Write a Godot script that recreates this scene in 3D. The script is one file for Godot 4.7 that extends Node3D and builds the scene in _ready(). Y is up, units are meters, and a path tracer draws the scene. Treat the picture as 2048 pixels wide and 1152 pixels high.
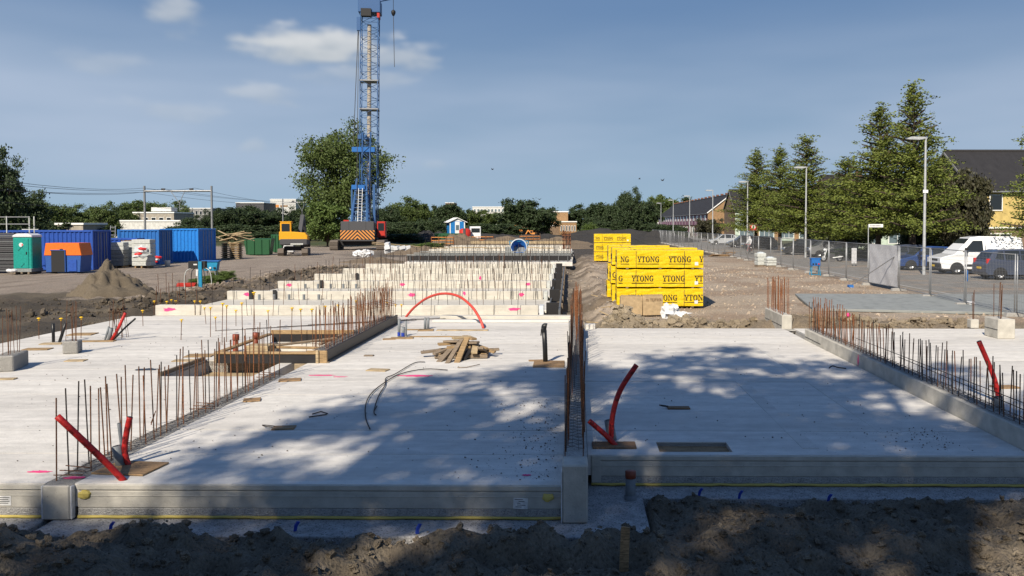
extends Node3D

const AXIS := Vector2(1138, 508)
const FOCAL := 1700.0            # focal length in photo pixels (2048 wide)
var eye := Vector3(0, 3.0, 0)    # ground level is y = 0
var look := Basis()
var M := {}                      # materials
var T := {}                      # textures
var boxes := {}
var unit_rod: Mesh
var unit_tube: Mesh
var R := RandomNumberGenerator.new()
var N := FastNoiseLite.new()

func _ready():
	R.seed = 77
	N.seed = 5
	N.noise_type = FastNoiseLite.TYPE_SIMPLEX
	N.frequency = 1.0
	N.fractal_type = FastNoiseLite.FRACTAL_NONE
	# ---- camera, sky, sun, exposure
	# the photo is cropped off-centre: its optical axis meets it at AXIS, so the lens is shifted
	look = Basis.from_euler(Vector3(-atan((AXIS.y - 448.0) / FOCAL), 0, 0))
	var cam := Camera3D.new()
	cam.name = "camera"
	cam.transform = Transform3D(look, eye)
	cam.near = 0.05
	cam.projection = Camera3D.PROJECTION_FRUSTUM
	cam.size = cam.near * 1152.0 / FOCAL
	cam.frustum_offset = Vector2(1024.0 - AXIS.x, AXIS.y - 576.0) * cam.near / FOCAL
	cam.far = 3000.0
	add_child(cam)
	cam.current = true
	var env := Environment.new()
	env.background_mode = Environment.BG_SKY
	var sm := PanoramaSkyMaterial.new()
	sm.panorama = sky_picture()
	var sk := Sky.new()
	sk.sky_material = sm
	env.sky = sk
	env.background_energy_multiplier = 1.0
	env.tonemap_mode = Environment.TONE_MAPPER_LINEAR
	env.tonemap_exposure = 1.4
	env.sdfgi_enabled = true
	env.ssao_enabled = true
	env.ssil_enabled = true
	var we := WorldEnvironment.new()
	we.name = "environment"
	we.environment = env
	add_child(we)
	var sun := DirectionalLight3D.new()
	sun.name = "sun"
	sun.light_energy = 1.6
	sun.light_color = Color(1.0, 0.955, 0.885)
	sun.light_angular_distance = 0.5
	sun.shadow_enabled = true
	var to_sun := Vector3(-0.34, 0.80, 0.94).normalized()
	sun.look_at_from_position(to_sun * 50.0, Vector3.ZERO)
	add_child(sun)
	# ---- the place
	make_textures()
	make_materials()
	make_unit_meshes()
	build_ground()
	build_foundations()
	build_far_strips()
	build_slab_things()
	build_stacks()
	build_left_yard()
	build_crane()
	build_machines()
	build_fence()
	build_street()
	build_vehicles()
	build_houses()
	build_far_buildings()
	build_trees()
	build_small_things()

# ------------------------------------------------------------------ sky
func sky_picture() -> Texture2D:
	var w := 2048
	var h := 1024
	var n1 := FastNoiseLite.new()
	n1.seed = 11
	n1.frequency = 0.16
	n1.fractal_octaves = 5
	var n2 := FastNoiseLite.new()
	n2.seed = 23
	n2.frequency = 0.035
	n2.fractal_octaves = 5
	var im := Image.create(w, h, false, Image.FORMAT_RGBF)
	# clouds: azimuth, elevation (degrees), half width, half height, strength
	var clouds := [[-16.2, 11.5, 5.6, 1.3, 1.0], [-17.5, 10.9, 3.4, 1.0, 0.7], [-11.6, 10.9, 3.8, 1.0, 0.6], [-14.0, 9.6, 4.5, 0.7, 0.3], [-24.6, 12.9, 2.1, 1.4, 0.62], [-19.5, 8.2, 3.0, 0.7, 0.4], [-28.0, 9.4, 3.0, 0.8, 0.22], [-20.2, 5.0, 1.1, 0.5, 0.25], [-9.0, 4.0, 1.0, 0.3, 0.16], [-25.0, 7.0, 3.4, 0.7, 0.25],
		[40.0, 24.0, 8.0, 3.0, 0.7], [-70.0, 18.0, 9.0, 3.0, 0.8], [95.0, 20.0, 11.0, 4.0, 0.7], [150.0, 26.0, 12.0, 4.0, 0.6], [-130.0, 30.0, 10.0, 4.0, 0.6]]
	for y in h:
		var el := 90.0 - (y + 0.5) / h * 180.0
		for x in w:
			var az := (x + 0.5) / w * 360.0
			if az > 180.0:
				az -= 360.0
			var e := maxf(el, 0.0)
			var t := pow(1.0 - sin(deg_to_rad(e)), 5.0)
			var c := Color(0.064, 0.128, 0.28).lerp(Color(0.222, 0.34, 0.43), t)
			if el < -1.0:
				c = Color(0.16, 0.17, 0.16)
			elif el < 75.0:
				# thin veil, denser to the left
				var v := n2.get_noise_2d(az * 0.45 + el * 0.5 + 40.0, el * 2.6 - az * 0.12) * 0.5 + 0.5
				var side := 0.5 + 0.5 * sin(deg_to_rad(-az * 1.4 + 8.0))
				var veil: float = clampf(0.48 + 1.0 * (v - 0.45) * 1.4, 0.0, 0.85) * (0.62 + 0.3 * side) * (0.06 + 0.94 * smoothstep(15.5, 7.0, el)) * (0.45 + 0.55 * smoothstep(0.0, 5.0, el)) * smoothstep(70.0, 40.0, el)
				c = c.lerp(Color(0.345, 0.405, 0.51), veil)
				for k in clouds:
					var dx: float = (az - k[0]) / k[2]
					var dy: float = (el - k[1]) / k[3]
					if absf(dx) > 2.0 or absf(dy) > 2.6:
						continue
					if dy < 0.0:
						dy *= 0.75
					var q := n1.get_noise_2d(az * 1.5 + k[0], el * 4.6) * 0.66
					var m: float = smoothstep(0.0, 0.75, 1.0 - sqrt(dx * dx + dy * dy) + q) * k[4]
					var lit := clampf(0.52 + dy * 0.45 + q * 0.6, 0.0, 1.0)
					c = c.lerp(Color(0.27, 0.315, 0.36).lerp(Color(0.53, 0.54, 0.55), lit), clampf(m, 0.0, 0.95))
			im.set_pixel(x, y, c)
	return ImageTexture.create_from_image(im)

# ------------------------------------------------------------------ placing
func ray(px: float, py: float) -> Vector3:
	return look * Vector3((px - AXIS.x) / FOCAL, -(py - AXIS.y) / FOCAL, -1.0)

func g(px: float, py: float, h := 0.0) -> Vector3:      # the point of level h seen at that place of the photo
	var r := ray(px, py)
	return eye + r * ((h - eye.y) / r.y)

func at(px: float, py: float, d: float) -> Vector3:     # the point d metres deep
	return eye + ray(px, py) * d

func base_at(px: float, d: float, h := 0.0) -> Vector3:
	var p := at(px, 448.0, d)
	return Vector3(p.x, h, p.z)

func noise(x: float, z: float, f := 1.0) -> float:
	return N.get_noise_2d(x * f, z * f)

func fbm(x: float, z: float, f: float, oct := 4) -> float:
	var s := 0.0
	var a := 0.5
	for i in oct:
		s += a * N.get_noise_2d(x * f + i * 17.3, z * f - i * 9.1)
		f *= 2.1
		a *= 0.5
	return s

# ------------------------------------------------------------------ nodes
func tag(o: Node, label: String, category: String, group := "") -> void:
	o.set_meta("label", label)
	o.set_meta("category", category)
	if group != "":
		o.set_meta("group", group)

func thing(called: String, label: String, category: String, pos := Vector3.ZERO, turn := 0.0, group := "") -> Node3D:
	var o := Node3D.new()
	o.name = called
	add_child(o, true)
	o.position = pos
	o.rotation.y = turn
	tag(o, label, category, group)
	return o

func part(parent: Node, called: String, mesh: Mesh, m: Material, xf := Transform3D()) -> MeshInstance3D:
	var o := MeshInstance3D.new()
	o.name = called
	o.mesh = mesh
	o.material_override = m
	o.transform = xf
	parent.add_child(o, true)
	return o

func struct(called: String, mesh: Mesh, m: Material, xf := Transform3D()) -> MeshInstance3D:
	var o := part(self, called, mesh, m, xf)
	o.set_meta("kind", "structure")
	return o

func loc(t: Node3D, p: Vector3) -> Vector3:
	return t.transform.affine_inverse() * p

func rod_xf(a: Vector3, b: Vector3, r: float) -> Transform3D:
	var y := b - a
	var x := y.cross(Vector3(0.31, 0.2, 0.93)).normalized()
	if x.length() < 0.5:
		x = y.cross(Vector3.RIGHT).normalized()
	var z := x.cross(y).normalized()
	return Transform3D(Basis(x * r, y, z * r), a)

func bar(parent: Node, called: String, a: Vector3, b: Vector3, r: float, m: Material) -> MeshInstance3D:
	return part(parent, called, unit_rod, m, rod_xf(a, b, r))

func pipe(parent: Node, called: String, a: Vector3, b: Vector3, r: float, m: Material) -> MeshInstance3D:
	return part(parent, called, unit_tube, m, rod_xf(a, b, r))

func box(parent: Node, called: String, c: Vector3, s: Vector3, m: Material, turn := Vector3.ZERO, bevel := 0.012) -> MeshInstance3D:
	return part(parent, called, bevel_box(s, bevel), m, Transform3D(Basis.from_euler(turn), c))

func ordinal(i: int) -> String:
	var w := ["first", "second", "third", "fourth", "fifth", "sixth", "seventh", "eighth", "ninth", "tenth", "eleventh", "twelfth", "thirteenth", "fourteenth", "fifteenth", "sixteenth", "seventeenth", "eighteenth", "nineteenth", "twentieth"]
	if i < 20:
		return w[i]
	return ["twenty-", "thirty-", "forty-"][(i + 1) / 10 - 2] + ["ieth", "first", "second", "third", "fourth", "fifth", "sixth", "seventh", "eighth", "ninth"][(i + 1) % 10] if (i + 1) % 10 else ["twentieth", "thirtieth", "fortieth"][(i + 1) / 10 - 2]

# ------------------------------------------------------------------ meshes
func st_new(smooth := false) -> SurfaceTool:
	var st := SurfaceTool.new()
	st.begin(Mesh.PRIMITIVE_TRIANGLES)
	st.set_smooth_group(0 if smooth else -1)
	return st

func done(st: SurfaceTool) -> ArrayMesh:
	st.generate_normals()
	return st.commit()

func tri(st: SurfaceTool, a: Vector3, b: Vector3, c: Vector3) -> void:
	st.add_vertex(a)
	st.add_vertex(b)
	st.add_vertex(c)

func quad(st: SurfaceTool, a: Vector3, b: Vector3, c: Vector3, d: Vector3) -> void:   # clockwise seen from the front
	tri(st, a, b, c)
	tri(st, a, c, d)

func sbox(st: SurfaceTool, c: Vector3, s: Vector3, bas := Basis()) -> void:
	var h := s * 0.5
	var p := []
	for i in 8:
		p.append(c + bas * Vector3(h.x if i & 1 else -h.x, h.y if i & 2 else -h.y, h.z if i & 4 else -h.z))
	for f in [[4, 6, 7, 5], [1, 3, 2, 0], [0, 2, 6, 4], [5, 7, 3, 1], [2, 3, 7, 6], [0, 4, 5, 1]]:
		quad(st, p[f[0]], p[f[1]], p[f[2]], p[f[3]])

func bevel_box(s: Vector3, b: float) -> Mesh:
	var key := "%.4f %.4f %.4f %.4f" % [s.x, s.y, s.z, b]
	if boxes.has(key):
		return boxes[key]
	var st := st_new()
	var h := s * 0.5
	b = minf(b, minf(h.x, minf(h.y, h.z)) * 0.6)
	var v := func(sx, sy, sz, ax): # corner point belonging to the face of axis ax
		return Vector3(sx * (h.x - (0.0 if ax == 0 else b)), sy * (h.y - (0.0 if ax == 1 else b)), sz * (h.z - (0.0 if ax == 2 else b)))
	for q in [-1.0, 1.0]:
		var fx := [v.call(q, -1, -1, 0), v.call(q, 1, -1, 0), v.call(q, 1, 1, 0), v.call(q, -1, 1, 0)]
		var fy := [v.call(-1, q, -1, 1), v.call(-1, q, 1, 1), v.call(1, q, 1, 1), v.call(1, q, -1, 1)]
		var fz := [v.call(-1, -1, q, 2), v.call(1, -1, q, 2), v.call(1, 1, q, 2), v.call(-1, 1, q, 2)]
		for f in [fx, fy, fz]:
			oquad(st, f[0], f[1], f[2], f[3])
	for a in [-1.0, 1.0]:
		for c in [-1.0, 1.0]:
			oquad(st, v.call(a, c, -1, 0), v.call(a, c, 1, 0), v.call(a, c, 1, 1), v.call(a, c, -1, 1))
			oquad(st, v.call(a, -1, c, 0), v.call(a, 1, c, 0), v.call(a, 1, c, 2), v.call(a, -1, c, 2))
			oquad(st, v.call(-1, a, c, 1), v.call(1, a, c, 1), v.call(1, a, c, 2), v.call(-1, a, c, 2))
			for e in [-1.0, 1.0]:
				otri(st, v.call(a, c, e, 0), v.call(a, c, e, 1), v.call(a, c, e, 2))
	var m := done(st)
	boxes[key] = m
	return m

func otri(st: SurfaceTool, a: Vector3, b: Vector3, c: Vector3) -> void:      # turned so that it faces away from the origin
	if (b - a).cross(c - a).dot(a + b + c) > 0.0:
		tri(st, a, c, b)
	else:
		tri(st, a, b, c)

func oquad(st: SurfaceTool, a: Vector3, b: Vector3, c: Vector3, d: Vector3) -> void:
	if (b - a).cross(c - a).dot(a + b + c + d) > 0.0:
		quad(st, a, d, c, b)
	else:
		quad(st, a, b, c, d)

func scyl(st: SurfaceTool, a: Vector3, b: Vector3, r0: float, r1: float, n := 8, caps := true) -> void:
	var y := (b - a).normalized()
	var x := y.cross(Vector3(0.31, 0.2, 0.93)).normalized()
	var z := x.cross(y)
	for i in n:
		var t0 := TAU * i / n
		var t1 := TAU * (i + 1) / n
		var d0 := x * cos(t0) + z * sin(t0)
		var d1 := x * cos(t1) + z * sin(t1)
		quad(st, a + d0 * r0, a + d1 * r0, b + d1 * r1, b + d0 * r1)
		if caps:
			tri(st, b, b + d0 * r1, b + d1 * r1)
			tri(st, a, a + d1 * r0, a + d0 * r0)

func cone_mesh(a: Vector3, b: Vector3, r0: float, r1: float, n := 10) -> Mesh:
	var st := st_new()
	scyl(st, a, b, r0, r1, n)
	return done(st)

func stube(st: SurfaceTool, pts: Array, r: float, n := 8, r_end := -1.0) -> void:
	if r_end < 0.0:
		r_end = r
	var rings := []
	var x := Vector3.ZERO
	for i in pts.size():
		var d: Vector3 = (pts[mini(i + 1, pts.size() - 1)] - pts[maxi(i - 1, 0)]).normalized()
		if i == 0:
			x = d.cross(Vector3(0.31, 0.2, 0.93)).normalized()
		x = (x - d * x.dot(d)).normalized()
		var z := x.cross(d)
		var rr := lerpf(r, r_end, float(i) / (pts.size() - 1))
		var ring := []
		for k in n:
			ring.append(pts[i] + (x * cos(TAU * k / n) + z * sin(TAU * k / n)) * rr)
		rings.append(ring)
	for i in pts.size() - 1:
		for k in n:
			var k2 := (k + 1) % n
			quad(st, rings[i][k], rings[i][k2], rings[i + 1][k2], rings[i + 1][k])
	for k in n:
		var k2 := (k + 1) % n
		tri(st, pts[0], rings[0][k2], rings[0][k])
		tri(st, pts[-1], rings[-1][k], rings[-1][k2])

func tube_mesh(pts: Array, r: float, n := 8, r_end := -1.0) -> Mesh:
	var st := st_new(true)
	stube(st, pts, r, n, r_end)
	return done(st)

func curve(pts: Array, steps := 8) -> Array:      # Catmull-Rom through the points
	var o := []
	for i in pts.size() - 1:
		var a: Vector3 = pts[maxi(i - 1, 0)]
		var b: Vector3 = pts[i]
		var c: Vector3 = pts[i + 1]
		var d: Vector3 = pts[mini(i + 2, pts.size() - 1)]
		for k in steps:
			o.append(b.cubic_interpolate(c, a, d, float(k) / steps))
	o.append(pts[-1])
	return o

func sprism(st: SurfaceTool, outline: Array, z0: float, z1: float, inset := 0.0) -> void:   # outline in x, y; extruded along z, edges chamfered by inset
	var poly := PackedVector2Array(outline)
	if Geometry2D.is_polygon_clockwise(poly):
		poly.reverse()
	var c := Vector2.ZERO
	for p in poly:
		c += p / poly.size()
	var cap := poly.duplicate()
	if inset > 0.0:
		for i in poly.size():
			var a := (poly[i] - poly[(i - 1 + poly.size()) % poly.size()]).normalized()
			var b := (poly[(i + 1) % poly.size()] - poly[i]).normalized()
			cap[i] = poly[i] + (a.orthogonal() + b.orthogonal()).normalized() * -inset
	var ids := Geometry2D.triangulate_polygon(cap)
	var top := []
	var bot := []
	for p in cap:
		top.append(Vector3(p.x, p.y, z1))
		bot.append(Vector3(p.x, p.y, z0))
	for i in range(0, ids.size(), 3):
		var a: Vector3 = top[ids[i]]
		var b: Vector3 = top[ids[i + 1]]
		var d: Vector3 = top[ids[i + 2]]
		if (b - a).cross(d - a).z > 0.0:
			tri(st, a, d, b)
			tri(st, bot[ids[i]], bot[ids[i + 1]], bot[ids[i + 2]])
		else:
			tri(st, a, b, d)
			tri(st, bot[ids[i]], bot[ids[i + 2]], bot[ids[i + 1]])
	var rings := [bot]
	if inset > 0.0:
		var r1 := []
		var r2 := []
		for p in poly:
			r1.append(Vector3(p.x, p.y, z0 + inset))
			r2.append(Vector3(p.x, p.y, z1 - inset))
		rings.append(r1)
		rings.append(r2)
	rings.append(top)
	for k in rings.size() - 1:
		for i in poly.size():
			var j := (i + 1) % poly.size()
			quad(st, rings[k][i], rings[k + 1][i], rings[k + 1][j], rings[k][j])

func prism(outline: Array, z0: float, z1: float, inset := 0.0) -> Mesh:
	var st := st_new()
	sprism(st, outline, z0, z1, inset)
	return done(st)

func lathe(profile: Array, n := 16) -> Mesh:     # profile of (radius, height), bottom to top
	var st := st_new(true)
	for i in profile.size() - 1:
		for k in n:
			var t0 := TAU * k / n
			var t1 := TAU * (k + 1) / n
			var a: Vector2 = profile[i]
			var b: Vector2 = profile[i + 1]
			quad(st, Vector3(cos(t0) * a.x, a.y, sin(t0) * a.x), Vector3(cos(t1) * a.x, a.y, sin(t1) * a.x), Vector3(cos(t1) * b.x, b.y, sin(t1) * b.x), Vector3(cos(t0) * b.x, b.y, sin(t0) * b.x))
	return done(st)

func make_unit_meshes() -> void:
	var st := st_new(true)
	scyl(st, Vector3.ZERO, Vector3.UP, 1.0, 1.0, 6)
	unit_rod = done(st)
	var s2 := st_new()
	scyl(s2, Vector3.ZERO, Vector3.UP, 1.0, 1.0, 14)
	unit_tube = done(s2)

func text_mesh(words: String, size: float, serif := true, bold := true, depth := 0.006) -> Mesh:
	var f := SystemFont.new()
	f.font_names = PackedStringArray(["Droid Serif" if serif else "Droid Sans"])
	f.font_weight = 700 if bold else 400
	var t := TextMesh.new()
	t.text = words
	t.font = f
	t.font_size = 64
	t.pixel_size = size / 46.0       # size is the height of a capital
	t.depth = depth
	t.curve_step = 2.0
	return t

func lump(seed_: int, flat := 0.75, rough := 0.35, rows := 5, cols := 8) -> Mesh:      # an uneven stone or clod, about 1 across
	var st := st_new()
	var r := RandomNumberGenerator.new()
	r.seed = seed_
	var p := []
	for i in rows + 1:
		var ring := []
		for k in cols:
			var la := PI * i / rows
			var lo := TAU * k / cols
			var q := 0.5 * (1.0 + r.randf_range(-rough, rough))
			if i == 0 or i == rows:
				q = 0.42
			ring.append(Vector3(sin(la) * cos(lo), cos(la) * flat, sin(la) * sin(lo)) * q)
		p.append(ring)
	for i in rows:
		for k in cols:
			var k2 := (k + 1) % cols
			quad(st, p[i][k2], p[i][k], p[i + 1][k], p[i + 1][k2])
	return done(st)

func many(called: String, mesh: Mesh, m: Material, where: Array, colors := []) -> MultiMeshInstance3D:
	var mm := MultiMesh.new()
	mm.transform_format = MultiMesh.TRANSFORM_3D
	mm.use_colors = colors.size() > 0
	mm.mesh = mesh
	mm.instance_count = where.size()
	for i in where.size():
		mm.set_instance_transform(i, where[i])
		if colors.size():
			mm.set_instance_color(i, colors[i])
	var o := MultiMeshInstance3D.new()
	o.name = called
	o.multimesh = mm
	o.material_override = m
	o.set_meta("kind", "stuff")
	add_child(o, true)
	return o

# ------------------------------------------------------------------ textures and materials
func noise_tex(key: String, seed_: int, freq: float, oct: int, lo: float, hi: float, size := 512, type := FastNoiseLite.TYPE_SIMPLEX_SMOOTH, mid := -1.0) -> void:
	var n := FastNoiseLite.new()
	n.seed = seed_
	n.noise_type = type
	n.frequency = freq
	n.fractal_octaves = oct
	var t := NoiseTexture2D.new()
	t.width = size
	t.height = size
	t.seamless = true
	t.noise = n
	var gr := Gradient.new()
	gr.set_color(0, Color(lo, lo, lo))
	gr.set_color(1, Color(hi, hi, hi))
	if mid > 0.0:
		gr.add_point(0.5, Color(mid, mid, mid))
	t.color_ramp = gr
	T[key] = t

func spot_tex(key: String, size: int, seed_: int, spots: int, r_max: float, lo: float, hi: float, stretch := 1.0, grain := 0.03, level := 0.95, wave := 0.07) -> void:
	# a pale sheet with darker and lighter marks of random size, tileable
	var im := Image.create(size, size, false, Image.FORMAT_RGB8)
	var r := RandomNumberGenerator.new()
	r.seed = seed_
	var v := PackedFloat32Array()
	v.resize(size * size)
	v.fill(level)
	var n := FastNoiseLite.new()
	n.seed = seed_
	n.frequency = 6.0 / size
	n.fractal_octaves = 4
	for y in size:
		for x in size:
			# wrap by blending the noise across the edges
			var fx := float(x) / size
			var fy := float(y) / size
			var a := n.get_noise_2d(x, y) * (1 - fx) * (1 - fy) + n.get_noise_2d(x - size, y) * fx * (1 - fy) + n.get_noise_2d(x, y - size) * (1 - fx) * fy + n.get_noise_2d(x - size, y - size) * fx * fy
			v[y * size + x] += a * wave + r.randf_range(-grain, grain)
	for i in spots:
		var cx := r.randi_range(0, size - 1)
		var cy := r.randi_range(0, size - 1)
		var rad := r_max * pow(r.randf(), 3.0) + 0.6
		var d := r.randf_range(lo, hi)
		var w := int(ceil(rad * stretch))
		var hh := int(ceil(rad))
		for dy in range(-hh, hh + 1):
			for dx in range(-w, w + 1):
				var q := sqrt(pow(dx / (rad * stretch), 2) + pow(dy / rad, 2))
				if q < 1.0:
					var id := posmod(cy + dy, size) * size + posmod(cx + dx, size)
					v[id] += d * minf(1.0, (1.0 - q) * 2.5)
	for y in size:
		for x in size:
			var c := clampf(v[y * size + x], 0.0, 1.0)
			im.set_pixel(x, y, Color(c, c, c))
	T[key] = ImageTexture.create_from_image(im)

func streak_tex(key: String, size: int, seed_: int) -> void:      # broom and trowel strokes, long in x, tileable
	var im := Image.create(size, size, false, Image.FORMAT_RGB8)
	var n := FastNoiseLite.new()
	n.seed = seed_
	n.frequency = 1.0
	n.fractal_octaves = 4
	for y in size:
		for x in size:
			var fx := float(x) / size
			var fy := float(y) / size
			var a := 0.0
			for k in [[0, 0, (1 - fx) * (1 - fy)], [1, 0, fx * (1 - fy)], [0, 1, (1 - fx) * fy], [1, 1, fx * fy]]:
				var px: float = (x - k[0] * size) / float(size)
				var py: float = (y - k[1] * size) / float(size)
				a += k[2] * (n.get_noise_2d(px * 2.5, py * 16.0) + 0.5 * n.get_noise_2d(px * 9.0 + 50.0, py * 70.0))
			var c := clampf(0.955 + a * 0.11, 0.0, 1.0)
			im.set_pixel(x, y, Color(c, c * 0.995, c * 0.985))
	T[key] = ImageTexture.create_from_image(im)

func wood_tex() -> void:
	var size := 256
	var im := Image.create(size, size, false, Image.FORMAT_RGB8)
	var n := FastNoiseLite.new()
	n.seed = 4
	n.frequency = 0.05
	n.fractal_octaves = 4
	for y in size:
		for x in size:
			var c := 0.84 + 0.3 * n.get_noise_2d(x * 0.08, y * 1.8) + 0.12 * n.get_noise_2d(x * 1.3 + 99, y * 3.0)
			im.set_pixel(x, y, Color(c, c * 0.985, c * 0.96))
	T["wood"] = ImageTexture.create_from_image(im)

func make_textures() -> void:
	noise_tex("grain", 1, 0.09, 4, 0.80, 1.0)
	noise_tex("patch", 2, 0.011, 5, 0.83, 1.0)
	noise_tex("stain", 3, 0.02, 5, 0.85, 1.0, 512, FastNoiseLite.TYPE_SIMPLEX_SMOOTH, 0.985)
	noise_tex("bumps", 6, 0.05, 5, 0.0, 1.0)
	noise_tex("cells", 7, 0.045, 3, 0.0, 1.0, 512, FastNoiseLite.TYPE_CELLULAR)
	spot_tex("concrete", 512, 21, 500, 3.0, -0.22, 0.05)
	spot_tex("soil", 512, 22, 5200, 6.0, -0.42, 0.26, 1.0, 0.10, 0.88, 0.14)
	spot_tex("rust", 256, 23, 900, 9.0, -0.4, 0.15, 1.4, 0.1, 0.9)
	streak_tex("strokes", 512, 77)
	wood_tex()

func lin(r: float, gg: float, b: float) -> Color:
	return Color(r, gg, b).linear_to_srgb()

func mat(key: String, r: float, gg: float, b: float, rough := 0.8, tex := "", size := 1.0, metal := 0.0, bump := "", depth := 0.0, second := "", size2 := 5.0) -> StandardMaterial3D:
	var m := StandardMaterial3D.new()
	m.resource_name = key
	m.albedo_color = lin(r, gg, b)
	m.roughness = rough
	m.metallic = metal
	m.metallic_specular = 0.4
	m.uv1_triplanar = true
	m.uv1_world_triplanar = true
	m.uv1_scale = Vector3.ONE / size
	if tex != "":
		m.albedo_texture = T[tex]
	if bump != "":
		m.heightmap_enabled = true
		m.heightmap_texture = T[bump]
		m.heightmap_scale = depth
	if second != "":
		m.detail_enabled = true
		m.detail_albedo = T[second]
		m.detail_blend_mode = BaseMaterial3D.BLEND_MODE_MUL
		m.detail_uv_layer = BaseMaterial3D.DETAIL_UV_2
		m.uv2_triplanar = true
		m.uv2_world_triplanar = true
		m.uv2_scale = Vector3.ONE / size2
	M[key] = m
	return m

func make_materials() -> void:
	for k in ["ground", "clod"]:
		var m := mat(k, 1.0, 1.0, 1.0, 0.95, "soil", 1.3 if k == "ground" else 0.6, 0.0, "bumps", 3.0, "grain" if k == "ground" else "", 0.37)
		m.vertex_color_use_as_albedo = true
	mat("slab", 0.675, 0.655, 0.62, 0.85, "concrete", 1.7, 0.0, "bumps", 0.25, "strokes", 6.0)
	mat("slab2", 0.64, 0.62, 0.585, 0.85, "concrete", 1.9, 0.0, "bumps", 0.25, "strokes", 7.3)
	mat("slab3", 0.705, 0.685, 0.645, 0.85, "concrete", 1.5, 0.0, "bumps", 0.25, "strokes", 8.9)
	mat("beam", 0.58, 0.55, 0.48, 0.8, "concrete", 1.1, 0.0, "bumps", 0.2, "patch", 2.3)
	mat("rough_concrete", 0.55, 0.535, 0.50, 0.95, "soil", 0.35, 0.0, "cells", 1.5, "stain", 2.0)
	mat("blinding", 0.50, 0.49, 0.48, 0.95, "soil", 0.9, 0.0, "bumps", 0.8, "patch", 2.0)
	mat("cream", 0.60, 0.575, 0.515, 0.85, "concrete", 2.2, 0.0, "", 0.0, "strokes", 5.0)
	mat("mortar", 0.56, 0.54, 0.50, 0.95, "soil", 0.25, 0.0, "cells", 3.0)
	mat("foam", 0.62, 0.50, 0.14, 0.8, "grain", 0.3)
	mat("rebar", 0.16, 0.072, 0.035, 0.8, "rust", 0.2)
	mat("rebar_old", 0.27, 0.10, 0.038, 0.85, "rust", 0.25)
	mat("rebar_dark", 0.042, 0.031, 0.026, 0.7, "rust", 0.2)
	mat("steel_wire", 0.14, 0.13, 0.125, 0.5, "", 1.0, 0.6)
	mat("cap_yellow", 0.75, 0.45, 0.02, 0.5)
	mat("pink", 0.85, 0.07, 0.25, 0.7, "grain", 0.15)
	mat("red_pipe", 0.50, 0.022, 0.02, 0.5, "rust", 0.9)
	mat("arch_pipe", 0.60, 0.07, 0.05, 0.45, "patch", 0.8)
	mat("brown_pipe", 0.26, 0.06, 0.03, 0.5, "patch", 0.6)
	mat("grey_pipe", 0.20, 0.22, 0.235, 0.5, "patch", 0.5)
	mat("black_pipe", 0.016, 0.017, 0.019, 0.35, "patch", 0.4)
	mat("blue_tape", 0.02, 0.05, 0.32, 0.4)
	mat("ply", 0.38, 0.25, 0.135, 0.8, "wood", 0.5, 0.0, "", 0.0, "stain", 0.9)
	mat("ply_dark", 0.25, 0.15, 0.08, 0.8, "wood", 0.5, 0.0, "", 0.0, "stain", 0.7)
	mat("timber", 0.50, 0.35, 0.19, 0.8, "wood", 0.4, 0.0, "", 0.0, "patch", 1.2)
	mat("timber_pale", 0.62, 0.49, 0.31, 0.8, "wood", 0.4, 0.0, "", 0.0, "patch", 1.5)
	mat("timber_grey", 0.30, 0.24, 0.18, 0.85, "wood", 0.4, 0.0, "", 0.0, "stain", 0.8)
	mat("form_black", 0.022, 0.021, 0.022, 0.45, "stain", 0.6)
	mat("form_grey", 0.11, 0.115, 0.12, 0.6, "stain", 1.1)
	mat("ytong", 0.80, 0.555, 0.012, 0.32, "grain", 3.3, 0.0, "bumps", 0.5)
	mat("ink", 0.02, 0.018, 0.015, 0.6)
	mat("strap", 0.03, 0.03, 0.03, 0.5)
	mat("paper", 0.75, 0.75, 0.73, 0.7, "patch", 0.5)
	mat("card", 0.56, 0.41, 0.235, 0.85, "grain", 0.7, 0.0, "", 0.0, "patch", 1.1)
	mat("plastic_white", 0.72, 0.73, 0.74, 0.35, "patch", 0.6)
	mat("plastic_clear", 0.55, 0.60, 0.62, 0.25, "patch", 0.4)
	mat("block_white", 0.55, 0.57, 0.54, 0.85, "patch", 1.0)
	mat("block_grey", 0.27, 0.285, 0.28, 0.85, "patch", 1.0)
	mat("container_blue", 0.022, 0.075, 0.34, 0.45, "stain", 1.9)
	mat("container_sky", 0.02, 0.19, 0.58, 0.42, "stain", 2.1)
	mat("container_mid", 0.022, 0.13, 0.40, 0.45, "stain", 2.1)
	mat("skip_blue", 0.025, 0.085, 0.30, 0.5, "stain", 1.0)
	mat("skip_orange", 0.72, 0.15, 0.015, 0.5, "stain", 1.4)
	mat("toilet_green", 0.015, 0.30, 0.25, 0.4, "patch", 0.9)
	mat("toilet_dark", 0.012, 0.16, 0.15, 0.4, "patch", 0.9)
	mat("cyan_paint", 0.02, 0.26, 0.46, 0.45, "patch", 0.7)
	mat("crane_blue", 0.04, 0.105, 0.25, 0.45, "stain", 1.2)
	mat("crane_red", 0.45, 0.03, 0.02, 0.5, "stain", 1.0)
	mat("machine_grey", 0.065, 0.065, 0.07, 0.6, "stain", 1.2)
	mat("machine_black", 0.018, 0.018, 0.019, 0.6)
	mat("machine_yellow", 0.68, 0.33, 0.015, 0.45, "stain", 1.2)
	mat("machine_orange", 0.62, 0.25, 0.06, 0.5, "stain", 1.2)
	mat("track", 0.17, 0.14, 0.115, 0.85, "soil", 0.7)
	mat("galv", 0.36, 0.37, 0.38, 0.45, "patch", 0.8, 0.5)
	mat("lamp_post", 0.50, 0.52, 0.53, 0.5, "patch", 1.0, 0.2)
	mat("tarp", 0.60, 0.61, 0.63, 0.6, "patch", 0.7)
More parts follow.
